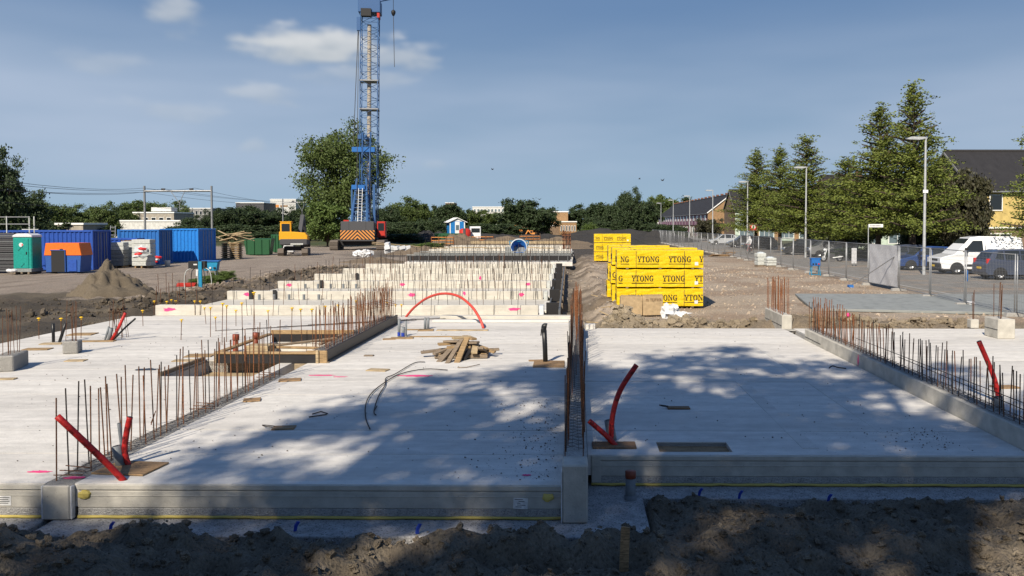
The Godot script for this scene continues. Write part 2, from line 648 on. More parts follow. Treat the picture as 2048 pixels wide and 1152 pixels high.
	mat("foot", 0.34, 0.33, 0.31, 0.9, "concrete", 0.6)
	mat("asphalt", 0.31, 0.29, 0.26, 0.92, "soil", 0.8, 0.0, "bumps", 0.4, "patch", 7.0)
	mat("paving", 0.27, 0.245, 0.215, 0.92, "soil", 0.6, 0.0, "", 0.0, "patch", 5.0)
	mat("kerb", 0.38, 0.37, 0.35, 0.9, "concrete", 0.8)
	mat("wet_concrete", 0.27, 0.285, 0.275, 0.75, "concrete", 1.7, 0.0, "bumps", 0.25, "stain", 6.0)
	mat("glass_dark", 0.02, 0.025, 0.03, 0.08)
	mat("glass_light", 0.12, 0.16, 0.18, 0.12)
	mat("tyre", 0.016, 0.016, 0.016, 0.8)
	mat("rim", 0.55, 0.56, 0.57, 0.35, "", 1.0, 0.5)
	mat("chrome", 0.75, 0.77, 0.78, 0.15)
	mat("trim_black", 0.02, 0.02, 0.021, 0.6)
	mat("lamp_red", 0.5, 0.02, 0.02, 0.25)
	mat("lamp_clear", 0.75, 0.77, 0.78, 0.15)
	mat("plate_yellow", 0.75, 0.5, 0.03, 0.5)
	for c in [["paint_white", 0.74, 0.75, 0.76], ["paint_grey", 0.16, 0.165, 0.17], ["paint_navy", 0.045, 0.055, 0.085], ["paint_black", 0.014, 0.015, 0.017], ["paint_blue", 0.02, 0.05, 0.16], ["paint_silver", 0.42, 0.44, 0.46]]:
		var p := mat(c[0], c[1], c[2], c[3], 0.35)
		p.clearcoat_enabled = true
		p.clearcoat = 0.8
		p.clearcoat_roughness = 0.06
	mat("roof_tile", 0.042, 0.04, 0.042, 0.75, "grain", 0.6, 0.0, "cells", 3.0, "patch", 5.0)
	mat("brick_yellow", 0.40, 0.29, 0.16, 0.9, "grain", 0.5, 0.0, "", 0.0, "patch", 4.0)
	mat("brick_brown", 0.27, 0.19, 0.13, 0.9, "grain", 0.5, 0.0, "", 0.0, "patch", 4.0)
	mat("brick_red", 0.24, 0.11, 0.07, 0.9, "grain", 0.5, 0.0, "", 0.0, "patch", 3.0)
	mat("brick_orange", 0.42, 0.26, 0.135, 0.9, "grain", 0.6, 0.0, "", 0.0, "patch", 4.0)
	mat("panel_yellow", 0.62, 0.47, 0.17, 0.7, "patch", 3.0)
	mat("panel_mauve", 0.24, 0.09, 0.17, 0.7, "patch", 3.0)
	mat("panel_rose", 0.42, 0.29, 0.33, 0.7, "patch", 3.0)
	mat("wall_white", 0.66, 0.66, 0.63, 0.8, "patch", 4.0)
	mat("wall_beige", 0.40, 0.36, 0.30, 0.85, "patch", 4.0)
	mat("wall_grey", 0.28, 0.28, 0.28, 0.85, "patch", 4.0)
	mat("wall_mint", 0.52, 0.62, 0.52, 0.8, "patch", 4.0)
	mat("house_blue", 0.02, 0.22, 0.58, 0.6, "patch", 3.0)
	mat("frame_white", 0.74, 0.74, 0.72, 0.6)
	mat("sign_red", 0.60, 0.03, 0.03, 0.5)
	mat("skip_green", 0.014, 0.08, 0.03, 0.55, "stain", 1.5)
	mat("sand", 0.215, 0.175, 0.125, 0.95, "soil", 0.8, 0.0, "bumps", 2.0, "grain", 0.3)
	mat("soil_dark", 0.045, 0.043, 0.042, 0.95, "soil", 1.4, 0.0, "bumps", 3.0)
	mat("soil_brown", 0.20, 0.155, 0.11, 0.95, "soil", 1.4, 0.0, "bumps", 3.0)
	mat("bark", 0.10, 0.075, 0.055, 0.95, "soil", 0.4, 0.0, "cells", 3.0)
	mat("bird", 0.04, 0.04, 0.045, 0.8)
	for c in [["leaf_round", 0.075, 0.108, 0.028], ["leaf_dark", 0.036, 0.058, 0.022], ["leaf_spruce", 0.128, 0.158, 0.030], ["leaf_bright", 0.085, 0.13, 0.03], ["leaf_red", 0.048, 0.047, 0.025]]:
		var l := mat(c[0], c[1], c[2], c[3], 0.6)
		l.vertex_color_use_as_albedo = true
		l.backlight_enabled = true
		l.backlight = lin(c[1] * 0.5, c[2] * 0.55, c[3] * 0.35)

# ------------------------------------------------------------------ the ground
func bump(x: float, z: float, cx: float, cz: float, rx: float, rz: float, a: float) -> float:
	var q := pow((x - cx) / rx, 2) + pow((z - cz) / rz, 2)
	return a * exp(-q) if q < 9.0 else 0.0

func ground_y(x: float, z: float) -> float:
	var y := 0.05 * fbm(x, z, 0.25, 3)
	if z > (-10.2 if x > 0.9 else -9.9) and x > -16.0 and x < 16.0:        # foreground diggings
		var edge := -8.62 if x < 0.9 else -9.95
		if x > 0.35 and x <= 0.9:
			edge = -8.62
		edge += 0.15 * noise(x, 3.0, 0.9) + 0.04 * noise(x, 7.0, 2.6)
		var t := smoothstep(edge - 0.08, edge + 0.40, z)
		var f := -0.12 + 0.16 * fbm(x, z, 0.9, 5) + 0.05 * (1.0 - absf(noise(x, z, 1.9)) * 2.0) + 0.018 * noise(x, z, 5.0)
		f += bump(x, z, -5.3, -6.9, 1.5, 1.0, 0.55) + bump(x, z, -3.8, -8.2, 0.5, 0.35, 0.13) + bump(x, z, -1.6, -8.1, 0.6, 0.25, 0.12) + bump(x, z, 0.1, -8.1, 0.8, 0.25, 0.12)
		f += bump(x, z, -0.3, -7.75, 1.0, 0.13, -0.12) + bump(x, z, 3.0, -8.4, 2.4, 0.7, 0.10) + bump(x, z, 0.9, -7.9, 0.2, 0.3, 0.1)
		if x > 0.9:
			f -= 0.06
		y = lerpf(-0.42, f, t)
		return y
	if x > -13.6 and x < 0.35 and z < -9.0 and z > -25.9:
		return -0.3
	if x >= -0.3 and x < 13.0 and z < -9.0 and z > -22.7:
		return -0.3
	if x > -12.9 and x < -0.55 and z <= -25.0 and z > -57.5:
		return -0.1
	# the earth bank left of the far walls
	if x < -12.0 and x > -24.0:
		var along := smoothstep(-24.5, -30.0, z) * smoothstep(-66.0, -46.0, z)
		y += along * bump(x, z, -14.4 + 0.5 * noise(x, z, 0.2), z, 1.5, 1.0, 0.36) * (0.8 + 0.9 * fbm(x, z, 0.5, 3))
		y += along * 0.16 * fbm(x, z, 0.9, 4)
	if x < -13.0 and x > -40.0 and z < -8.0 and z > -34.0:
		y += 0.10 * fbm(x, z, 0.7, 4) * smoothstep(-34.0, -28.0, z)
	# ridge of spoil behind the right-hand slabs
	if x > 0.3 and x < 15.0 and z < -22.0 and z > -30.0:
		var s := smoothstep(0.4, 1.6, x)
		y += s * bump(x, z, x, -24.2 - 0.3 * noise(x, 0.0, 0.4), 1.0, 0.8, 0.20 + 0.16 * noise(x, 4.0, 0.45)) * smoothstep(14.0, 8.0, x)
		y += s * 0.16 * fbm(x, z, 1.2, 4) * smoothstep(-28.0, -25.0, z) * smoothstep(14.0, 9.0, x)
	# the trench beside the far walls
	if x > -0.7 and x < 2.2 and z < -24.0 and z > -80.0:
		y += bump(x, z, 0.3, z, 0.75, 1.0, -0.28) + bump(x, z, 1.35, z, 0.5, 1.0, 0.22) * (0.7 + fbm(x, z, 0.7, 3)) + 0.12 * fbm(x, z, 0.55, 4)
	return y

func ground_color(x: float, z: float) -> Color:
	var n := fbm(x, z, 0.22, 4)
	var c := Color(0.37, 0.305, 0.245)               # track and yard
	c = c.lerp(Color(0.46, 0.385, 0.31), clampf(0.5 + n * 1.6, 0.0, 1.0) * 0.6)
	if x < -12.4 and x > -60.0 and z > -60.0 and z < -8.0:    # churned wet soil left of the slabs
		var lim := -33.5 + (x + 13.0) * 0.25
		var w := smoothstep(lim - 1.2, lim + 1.0, z + n * 4.0)
		var bank := bump(x, z, -14.6, z, 2.0, 1.0, 1.0) * smoothstep(-66.0, -50.0, z)
		c = c.lerp(Color(0.085, 0.07, 0.052).lerp(Color(0.16, 0.13, 0.095), clampf(0.5 + n * 2.5, 0.0, 1.0)), clampf(maxf(w, bank), 0.0, 1.0))
		# wheel ruts across the track
		var along := x + 0.17 * (z + 45.0) + 0.5 * noise(x, z, 0.06)
		var rut := absf(fmod(absf(along), 2.1) - 1.05)
		c = c.lerp(Color(0.215, 0.165, 0.125), 0.75 * smoothstep(0.55, 0.05, rut) * clampf(0.6 + n * 2.0, 0.0, 1.0) * (1.0 - w))
	if x > -0.9 and x < 15.2 and z < -22.0 and z > -90.0:      # rubble and sand on the right
		c = Color(0.43, 0.325, 0.235).lerp(Color(0.54, 0.44, 0.335), clampf(0.5 + n * 2.2, 0.0, 1.0))
		c = c.lerp(Color(0.28, 0.225, 0.155).lerp(Color(0.36, 0.295, 0.205), clampf(0.5 + n * 2.0, 0.0, 1.0)), smoothstep(-27.0, -25.0, z + n * 1.5))
		c = c.lerp(Color(0.14, 0.115, 0.085), smoothstep(2.2, 0.4, x + n * 2.0) * 0.75)
	if z > -10.2 and x > -16.0 and x < 16.0:
		c = Color(0.145, 0.118, 0.085).lerp(Color(0.20, 0.165, 0.12), clampf(0.5 + fbm(x, z, 1.3, 4) * 2.0, 0.0, 1.0))
	if z < -72.0 and x > -25.0 and x < 14.5:       # dark soil far off
		c = c.lerp(Color(0.095, 0.08, 0.066), smoothstep(-72.0, -84.0, z + n * 10.0) * smoothstep(-25.0, -16.0, x))
	if x > 29.0 or x < -52.0 - 10.0 * n or z < -190.0 or (x < -16.0 and z < -112.0):
		c = Color(0.075, 0.10, 0.03).lerp(Color(0.12, 0.12, 0.05), clampf(0.5 + n * 2.0, 0.0, 1.0))
	return c * 1.15

func steps(list: Array) -> PackedFloat32Array:     # [start, end, step, end, step ...]
	var o := PackedFloat32Array()
	var a: float = list[0]
	for i in range(1, list.size(), 2):
		var b: float = list[i]
		var n := maxi(1, int(round(absf(b - a) / list[i + 1])))
		for k in n:
			o.append(lerpf(a, b, float(k) / n))
		a = b
	o.append(a)
	return o

func build_ground() -> void:
	var xs := steps([-900, -300, 60, -80, 20, -34, 2.0, -13, 0.45, -6.4, 0.3, 6.6, 0.09, 16, 0.35, 30, 2.0, 90, 10, 300, 42, 900, 100])
	var zs := steps([60, 6, 6, -5, 1.1, -6.4, 0.2, -10.24, 0.07, -22.4, 0.8, -34, 0.26, -62, 0.5, -110, 2.0, -220, 10, -700, 60, -1600, 150])
	var st := SurfaceTool.new()
	st.begin(Mesh.PRIMITIVE_TRIANGLES)
	st.set_smooth_group(0)
	for z in zs:
		for x in xs:
			st.set_color(ground_color(x, z))
			st.add_vertex(Vector3(x, ground_y(x, z), z))
	var w := xs.size()
	for j in zs.size() - 1:
		for i in w - 1:
			var a := j * w + i
			for k in [a, a + w, a + 1, a + 1, a + w, a + w + 1]:
				st.add_index(k)
	st.generate_normals()
	struct("ground", st.commit(), M.ground)
	# clods and stones lying about
	var r := RandomNumberGenerator.new()
	r.seed = 31
	var zones := [
		[5200, -6.5, 7.5, -9.7, -5.6, 0.015, 0.11, "soil_crumbs", "crumbs of dry brown soil in front of the slabs"],
		[1700, 0.9, 12.0, -25.4, -22.9, 0.03, 0.30, "soil_clods", "clods of grey earth heaped behind the right slab edge"],
		[2600, -17.5, -12.9, -60.0, -26.5, 0.05, 0.30, "earth_clods", "dark clods of earth on the bank left of the low walls"],
		[2600, -30.0, -13.4, -33.0, -14.0, 0.03, 0.15, "wet_clods", "dark wet clods of churned soil left of the slab"],
		[5600, -0.1, 14.3, -60.0, -25.5, 0.02, 0.13, "rubble", "small broken stones scattered on the sandy ground"]]
	for q in zones:
		var where := []
		var cols := []
		var tries := 0
		while where.size() < q[0] and tries < 40000:
			tries += 1
			var x := r.randf_range(q[1], q[2])
			var z := r.randf_range(q[3], q[4])
			if q[7] == "soil_crumbs":
				if ground_y(x, z) < -0.25:
					continue
			elif fbm(x, z, 0.35, 3) < r.randf_range(-0.35, 0.3):
				continue
			if q[7] == "soil_clods" and r.randf() < smoothstep(-24.4, -25.6, z):
				continue
			var s: float = q[5] + (q[6] - q[5]) * pow(r.randf(), 3.5)
			var b := Basis.from_euler(Vector3(r.randf() * 6, r.randf() * 6, r.randf() * 6)).scaled(Vector3(s, s * r.randf_range(0.6, 1.0), s))
			where.append(Transform3D(b, Vector3(x, ground_y(x, z) + s * 0.12, z)))
			var c := ground_color(x, z)
			c = c * r.randf_range(0.8, 1.25)
			if q[7] == "rubble" and r.randf() < 0.35:
				c = Color(0.45, 0.40, 0.34) * r.randf_range(0.7, 1.2)
			cols.append(c)
		var mm := many(q[7], lump(40 + where.size() % 7, 0.75, 0.4, 4, 6), M.clod, where, cols)
		tag(mm, q[8], "soil" if q[7] != "rubble" else "rubble")

# ------------------------------------------------------------------ the near foundations
const BLOCK_TURN := -0.010
const FRONT := -9.03
var slab_left: Node3D

func cut(rects: Array, hole: Array) -> Array:      # rectangles [x0, x1, z0, z1] less a hole
	var o := []
	for q in rects:
		if hole[0] >= q[1] or hole[1] <= q[0] or hole[2] >= q[3] or hole[3] <= q[2]:
			o.append(q)
			continue
		if hole[0] > q[0]:
			o.append([q[0], hole[0], q[2], q[3]])
		if hole[1] < q[1]:
			o.append([hole[1], q[1], q[2], q[3]])
		var a := maxf(hole[0], q[0])
		var b := minf(hole[1], q[1])
		if hole[2] > q[2]:
			o.append([a, b, q[2], hole[2]])
		if hole[3] < q[3]:
			o.append([a, b, hole[3], q[3]])
	return o

func plank_mesh(rects: Array, y0: float, y1: float) -> Mesh:
	var st := st_new()
	for q in rects:
		sbox(st, Vector3((q[0] + q[1]) / 2, (y0 + y1) / 2, (q[2] + q[3]) / 2), Vector3(q[1] - q[0], y1 - y0, q[3] - q[2]))
	return done(st)

func slab(t: Node3D, x0: float, x1: float, zf: float, zb: float, holes := []) -> void:
	var k := 0
	var z := zf
	var body := [[x0 + 0.004, x1 - 0.004, zb + 0.004, zf - 0.004]]
	for h in holes:
		body = cut(body, h)
	part(t, "slab_core", plank_mesh(body, -0.05, 0.186), M.slab2)
	while z > zb + 0.05:
		var z2 := maxf(z - 1.2, zb)
		var rects := [[x0, x1, z2 + 0.007, z - 0.007]]
		for h in holes:
			rects = cut(rects, h)
		part(t, "floor_plank", plank_mesh(rects, 0.15, 0.2 + R.randf_range(-0.003, 0.003)), M[["slab", "slab2", "slab3"][(k * 7 + int(absf(x0))) % 3]])
		z = z2
		k += 1

func edge_beam(t: Node3D, x0: float, x1: float, zf: float) -> void:
	var c := (x0 + x1) / 2
	var w := x1 - x0
	box(t, "beam_lip", Vector3(c, 0.164, zf - 0.03), Vector3(w, 0.056, 0.10), M.beam, Vector3.ZERO, 0.006)
	var face := box(t, "edge_beam", Vector3(c, 0.034, zf - 0.03), Vector3(w, 0.186, 0.094), M.beam, Vector3.ZERO, 0.008)
	box(face, "casting_ridge", Vector3(0, 0.04, 0.048), Vector3(w - 0.02, 0.012, 0.01), M.beam, Vector3.ZERO, 0.004)
	box(t, "rough_base", Vector3(c, -0.104, zf - 0.035), Vector3(w, 0.085, 0.10), M.rough_concrete, Vector3.ZERO, 0.008)
	var st := st_new(true)
	var pts := []
	var n := int(w / 0.12)
	for i in n + 1:
		pts.append(Vector3(x0 + w * i / n, -0.158 + R.randf_range(-0.006, 0.006), zf + 0.008 + R.randf_range(-0.006, 0.006)))
	stube(st, pts, 0.019, 6)
	part(t, "foam_seal", done(st), M.foam)

func rebar_row(t: Node3D, a: Vector3, b: Vector3, gap: float, h: float, m: Array, lean := 0.05, r := 0.0075, vary := 0.12) -> void:
	var n := int(a.distance_to(b) / gap)
	for i in n + 1:
		var p := a.lerp(b, (i + R.randf_range(-0.28, 0.28)) / n)
		p.x += R.randf_range(-0.02, 0.02)
		var hh := h * R.randf_range(1.0 - vary, 1.0 + vary)
		bar(t, "rebar", p, p + Vector3(R.randf_range(-lean, lean) * hh, hh, R.randf_range(-lean, lean) * hh), r, M[m[R.randi() % m.size()]])

func rods_along(t: Node3D, called: String, a: Vector3, b: Vector3, n: int, spread: float, r := 0.0032) -> void:
	# thin bars laid along a wall line, with zigzag stirrups between them
	var side := (b - a).cross(Vector3.UP).normalized()
	var st := st_new(true)
	for i in n:
		var o := side * lerpf(-spread, spread, float(i) / maxi(1, n - 1)) + Vector3.UP * 0.03 * (i % 2)
		var pts := []
		for k in 9:
			pts.append(a.lerp(b, k / 8.0) + o + Vector3(R.randf_range(-0.015, 0.015), R.randf_range(0.0, 0.015), 0))
		stube(st, pts, r, 5)
	var len := a.distance_to(b)
	var m := int(len / 0.16)
	for k in m:
		var p := a.lerp(b, float(k) / m)
		var q := a.lerp(b, (k + 1.0) / m)
		scyl(st, p - side * spread + Vector3.UP * 0.03, q + side * spread + Vector3.UP * 0.05, r, r, 5)
		scyl(st, p + side * spread + Vector3.UP * 0.02, p - side * spread + Vector3.UP * 0.06, r, r, 5)
	part(t, called, done(st), M.steel_wire)

func splash(seed_: int, w: float, h: float, thick := 0.003) -> Mesh:      # an irregular flat mark in x, z
	var r := RandomNumberGenerator.new()
	r.seed = seed_
	var out := []
	for i in 18:
		var q := r.randf_range(0.55, 1.0)
		out.append(Vector2(cos(TAU * i / 18) * w * 0.5 * q, sin(TAU * i / 18) * h * 0.5 * q))
	return prism(out, 0.0, thick)

func mark_floor(t: Node3D, p: Vector3, w: float, d: float, turn := 0.0) -> void:
	part(t, "paint_mark", splash(R.randi() % 999, w, d), M.pink, Transform3D(Basis.from_euler(Vector3(-PI / 2, turn, 0)), loc(t, p) + Vector3.UP * 0.0035))

func mark_face(t: Node3D, p: Vector3, w: float, h: float) -> void:
	part(t, "paint_mark", splash(R.randi() % 999, w, h), M.pink, Transform3D(Basis(), loc(t, p) + Vector3(0, 0, 0.003)))

func capped_bar(t: Node3D, p: Vector3, h: float, m := "rebar") -> void:
	var b := bar(t, "rebar", p, p + Vector3(R.randf_range(-0.03, 0.03), h, R.randf_range(-0.03, 0.03)), 0.008, M[m])
	var top := b.transform * Vector3(0, 1, 0)
	part(t, "safety_cap", lathe([Vector2(0.0, -0.05), Vector2(0.017, -0.05), Vector2(0.015, -0.005), Vector2(0.042, 0.0), Vector2(0.042, 0.014), Vector2(0.02, 0.026), Vector2(0.0, 0.028)], 10) if not boxes.has("cap") else boxes["cap"], M.cap_yellow, Transform3D(Basis(), top))

func build_foundations() -> void:
	boxes["cap"] = lathe([Vector2(0.0, -0.05), Vector2(0.017, -0.05), Vector2(0.015, -0.005), Vector2(0.042, 0.0), Vector2(0.042, 0.014), Vector2(0.02, 0.026), Vector2(0.0, 0.028)], 10)
	var o := Vector3(0, 0, FRONT)
	# -- middle-left house: between the bare rebar row and the tall middle wall
	var a := thing("foundation_slab", "pale concrete foundation slab under the timber pile, half in tree shade", "slab", o, BLOCK_TURN)
	slab(a, -5.34, -0.075, 0.0, -16.6)
	edge_beam(a, -5.30, -0.075, 0.0)
	box(a, "footing", Vector3(-2.6, -0.26, -0.15), Vector3(5.9, 0.16, 1.3), M.blinding)
	box(a, "upstand", Vector3(-2.1, 0.23, -15.2), Vector3(3.9, 0.06, 0.3), M.slab3)
	box(a, "upstand", Vector3(-2.0, 0.25, -16.0), Vector3(3.9, 0.10, 0.35), M.cream)
	for k in [[829, 752, 0.75, 0.22], [642, 751, 0.6, 0.12], [1053, 951, 0.12, 0.07], [680, 754, 0.3, 0.08]]:
		mark_floor(a, g(k[0], k[1], 0.2), k[2], k[3])
	var sticker := box(a, "label_sticker", Vector3(-0.52, 0.005, 0.0185), Vector3(0.155, 0.12, 0.004), M.paper, Vector3(0, 0, -0.04), 0.001)
	for i in 5:
		box(sticker, "print_line", Vector3(-0.02 + 0.03 * (i % 2), 0.042 - 0.02 * i, 0.0026), Vector3(0.09 - 0.025 * (i % 3), 0.006, 0.001), M.ink, Vector3.ZERO, 0.0)
	part(a, "foam_blob", lump(3, 0.9, 0.25), M.foam, Transform3D(Basis().scaled(Vector3(0.14, 0.10, 0.06)), Vector3(-0.22, 0.07, 0.02)))
	# -- left house, with the crawl-space opening
	var b := thing("foundation_slab", "wide pale concrete foundation slab at the left with crawl-space openings", "slab", o, BLOCK_TURN)
	slab_left = b
	var hole := [-7.55, -5.9, -8.3, -6.45]
	var pit := [-7.05, -5.3, -11.0, -8.1]
	slab(b, -13.45, -5.66, 0.0, -16.6, [hole, pit])
	edge_beam(b, -13.45, -5.62, 0.0)
	box(b, "footing", Vector3(-9.6, -0.26, -0.15), Vector3(7.9, 0.16, 1.3), M.blinding)
	box(b, "pit_floor", Vector3(-6.5, -0.08, -8.8), Vector3(2.6, 0.06, 5.0), M.timber_pale)
	box(b, "opening_side", Vector3(hole[0] - 0.03, 0.10, -7.37), Vector3(0.05, 0.36, 1.86), M.timber_grey)
	box(b, "opening_side", Vector3(-6.72, 0.05, hole[2] - 0.02), Vector3(1.6, 0.26, 0.04), M.timber_grey)
	for k in [[80, 944, 0.3, 0.1], [148, 956, 0.3, 0.1]]:
		mark_floor(b, g(k[0], k[1], 0.2), k[2], k[3])
	var st2 := box(b, "label_sticker", Vector3(-6.12, 0.02, 0.0185), Vector3(0.2, 0.11, 0.004), M.paper, Vector3.ZERO, 0.001)
	for i in 4:
		box(st2, "print_line", Vector3(0.02, 0.03 - 0.02 * i, 0.0026), Vector3(0.13 - 0.03 * (i % 2), 0.007, 0.001), M.ink, Vector3.ZERO, 0.0)
	part(b, "foam_blob", lump(5, 0.9, 0.25), M.foam, Transform3D(Basis().scaled(Vector3(0.15, 0.12, 0.07)), loc(b, g(165, 992, 0.085)) * Vector3(1, 1, 0) + Vector3(0, 0, 0.02)))
	var crack := splash(12, 0.62, 0.3)
	part(b, "tar_patch", crack, M.black_pipe, Transform3D(Basis.from_euler(Vector3(-PI / 2, 0.1, 0)), loc(b, g(292, 739, 0.2)) + Vector3.UP * 0.004))
	# -- wall line between the two left houses: bare bars in rough mortar, then a formed wall
	var w := thing("rebar_wall_line", "long row of bare rusty rebar between the two left slabs", "rebar row", o + Vector3(0, 0, 0), BLOCK_TURN)
	part(w, "mortar_strip", plank_mesh([[-5.655, -5.345, -6.6, 0.035]], -0.17, 0.196), M.mortar)
	box(w, "end_block", Vector3(-5.50, 0.01, 0.045), Vector3(0.29, 0.37, 0.06), M.beam)
	box(w, "joint_sheet", Vector3(-5.655, 0.01, 0.035), Vector3(0.018, 0.36, 0.07), M.plastic_white)
	box(w, "joint_sheet", Vector3(-5.342, 0.01, 0.035), Vector3(0.018, 0.36, 0.07), M.plastic_white)
	rebar_row(w, Vector3(-5.60, 0.19, -0.1), Vector3(-5.60, 0.19, -6.5), 0.21, 0.95, ["rebar", "rebar_dark", "rebar"], 0.04)
	rebar_row(w, Vector3(-5.42, 0.19, -0.45), Vector3(-5.42, 0.19, -6.5), 0.23, 0.98, ["rebar", "rebar_old", "rebar"], 0.04)
	rods_along(w, "lattice_girder", Vector3(-5.5, 0.20, -0.3), Vector3(-5.5, 0.20, -6.5), 4, 0.13)
	for k in [[145, 955], [405, 822], [533, 758]]:
		var p := loc(w, g(k[0], k[1], 0.2))
		for i in 3:
			bar(w, "stirrup", p + Vector3(-0.16 + 0.02 * i, 0.05 + 0.03 * i, 0.08 - 0.08 * i), p + Vector3(0.17, 0.06 + 0.02 * i, 0.1 - 0.07 * i), 0.006, M.rebar)
	bar(w, "bent_bar", loc(w, g(302, 850, 0.2)), loc(w, g(302, 850, 0.2)) + Vector3(0.07, 0.2, 0), 0.006, M.rebar)
	bar(w, "bent_bar", loc(w, g(302, 850, 0.2)) + Vector3(0.07, 0.2, 0), loc(w, g(302, 850, 0.2)) + Vector3(0.05, 0.05, 0.1), 0.006, M.rebar)
	var f := thing("formed_wall", "low wall in black formwork with dense rusty bars beyond the pit", "wall", o, BLOCK_TURN)
	part(f, "wall_core", plank_mesh([[-5.33, -5.03, -14.8, -8.0]], 0.19, 0.40), M.mortar)
	box(f, "form_board", Vector3(-5.0, 0.325, -11.4), Vector3(0.04, 0.24, 6.84), M.form_black, Vector3.ZERO, 0.004)
	box(f, "form_rail", Vector3(-4.97, 0.213, -11.4), Vector3(0.1, 0.022, 6.9), M.timber_grey, Vector3.ZERO, 0.003)
	box(f, "form_end", Vector3(-5.16, 0.32, -7.97), Vector3(0.42, 0.26, 0.05), M.timber)
	rebar_row(f, Vector3(-5.27, 0.38, -8.2), Vector3(-5.27, 0.38, -14.7), 0.17, 0.85, ["rebar", "rebar_old", "rebar"], 0.05)
	rebar_row(f, Vector3(-5.09, 0.38, -8.3), Vector3(-5.09, 0.38, -14.7), 0.17, 0.85, ["rebar_old", "rebar"], 0.05)
	rebar_row(f, Vector3(-5.5, 0.2, -12.4), Vector3(-5.2, 0.38, -14.9), 0.1, 1.0, ["rebar_old", "rebar_old", "rebar"], 0.06)
	rods_along(f, "lattice_girder", Vector3(-5.18, 0.41, -8.2), Vector3(-5.18, 0.41, -14.7), 4, 0.12)
	for i in 5:
		bar(f, "cross_bar", Vector3(-5.9, 0.62 + 0.05 * i, -14.2 + 0.3 * i), Vector3(-4.95, 0.75 + 0.06 * i, -14.6 + 0.2 * i), 0.007, M.rebar_old)
	# -- timber edged pit in front of the formed wall
	var q := thing("timber_pit_frame", "timber framed pit edge with black board facing beside the rebar", "formwork", o, BLOCK_TURN)
	box(q, "front_plank", Vector3(-6.18, 0.40, -7.99), Vector3(2.1, 0.045, 0.16), M.timber)
	box(q, "front_board", Vector3(-6.18, 0.285, -7.95), Vector3(2.04, 0.185, 0.025), M.form_black, Vector3.ZERO, 0.004)
	box(q, "side_plank", Vector3(-7.18, 0.40, -9.5), Vector3(0.12, 0.045, 2.8), M.timber)
	box(q, "back_plank", Vector3(-6.2, 0.43, -11.05), Vector3(2.0, 0.10, 0.08), M.timber)
	box(q, "back_board", Vector3(-6.2, 0.26, -11.03), Vector3(1.95, 0.24, 0.03), M.form_black)
	box(q, "corner_block", Vector3(-5.14, 0.33, -7.93), Vector3(0.06, 0.27, 0.06), M.timber_pale)
	box(q, "corner_block", Vector3(-7.2, 0.32, -7.93), Vector3(0.05, 0.25, 0.05), M.timber_pale)
	box(q, "strut", Vector3(-6.0, 0.37, -9.8), Vector3(1.5, 0.05, 0.08), M.timber_grey, Vector3(0, 0.6, 0.04))
	box(q, "strut", Vector3(-5.9, 0.33, -9.2), Vector3(1.4, 0.05, 0.08), M.timber, Vector3(0, -0.1, 0.0))
	box(q, "strut", Vector3(-5.55, 0.36, -10.4), Vector3(0.08, 0.05, 1.1), M.timber_grey, Vector3(0.1, -0.25, 0))
	box(q, "inner_board", Vector3(-6.7, 0.27, -9.0), Vector3(0.5, 0.3, 0.4), M.timber_pale)
	# -- the tall middle wall with its two rows of bars
	var c := thing("party_wall", "narrow raised concrete wall with rusty bars in the centre", "wall", o, BLOCK_TURN)
	box(c, "wall_end", Vector3(0.065, 0.135, -0.06), Vector3(0.275, 0.63, 0.36), M.beam, Vector3.ZERO, 0.018)
	part(c, "wall_core", plank_mesh([[-0.07, 0.20, -14.4, -0.245]], -0.15, 0.435), M.rough_concrete)
	box(c, "joint_sheet", Vector3(-0.078, 0.10, 0.02), Vector3(0.012, 0.55, 0.2), M.plastic_white)
	rebar_row(c, Vector3(-0.03, 0.43, -0.25), Vector3(-0.03, 0.43, -14.2), 0.27, 0.82, ["rebar", "rebar_dark", "rebar_old"], 0.035, 0.0065)
	rebar_row(c, Vector3(0.16, 0.43, -0.3), Vector3(0.16, 0.43, -14.2), 0.27, 0.85, ["rebar", "rebar_old", "rebar"], 0.035, 0.0065)
	rebar_row(c, Vector3(0.06, 0.43, -9.5), Vector3(0.06, 0.43, -14.3), 0.2, 0.95, ["rebar_old"], 0.05, 0.0065)
	rods_along(c, "lattice_girder", Vector3(0.065, 0.44, -0.5), Vector3(0.065, 0.44, -14.2), 4, 0.10)
	for i in 8:
		bar(c, "long_bar", Vector3(-0.05 + 0.03 * i, 0.48 + 0.02 * (i % 3), -1.0 - i), Vector3(0.0 + 0.02 * i, 0.9 - 0.03 * i, -4.0 - i), 0.007, M.rebar_dark if i % 2 else M.rebar)
	box(c, "form_piece", Vector3(0.225, 0.33, -12.2), Vector3(0.03, 0.35, 1.4), M.form_grey)
	box(c, "back_block", Vector3(0.42, 0.24, -13.7), Vector3(0.3, 0.16, 0.3), M.slab2)
	# -- right house with its hatch
	var d := thing("foundation_slab", "smooth grey concrete foundation slab right of the middle wall with a hatch", "slab", o, BLOCK_TURN)
	var hz := -1.2
	var hatch := [1.10, 2.0, hz - 0.62, hz - 0.14]
	slab(d, 0.215, 5.6, hz, -13.75, [hatch])
	edge_beam(d, 0.26, 11.0, hz)
	box(d, "footing", Vector3(4.6, -0.262, hz - 0.1), Vector3(8.0, 0.16, 1.1), M.blinding)
	box(d, "footing", Vector3(0.52, -0.262, -0.55), Vector3(0.66, 0.16, 1.9), M.blinding)
	box(d, "hatch_lid", Vector3(1.55, 0.13, hz - 0.38), Vector3(0.92, 0.03, 0.5), M.ply)
	box(d, "corner_pad", Vector3(0.32, 0.01, hz + 0.005), Vector3(0.12, 0.30, 0.03), M.beam)
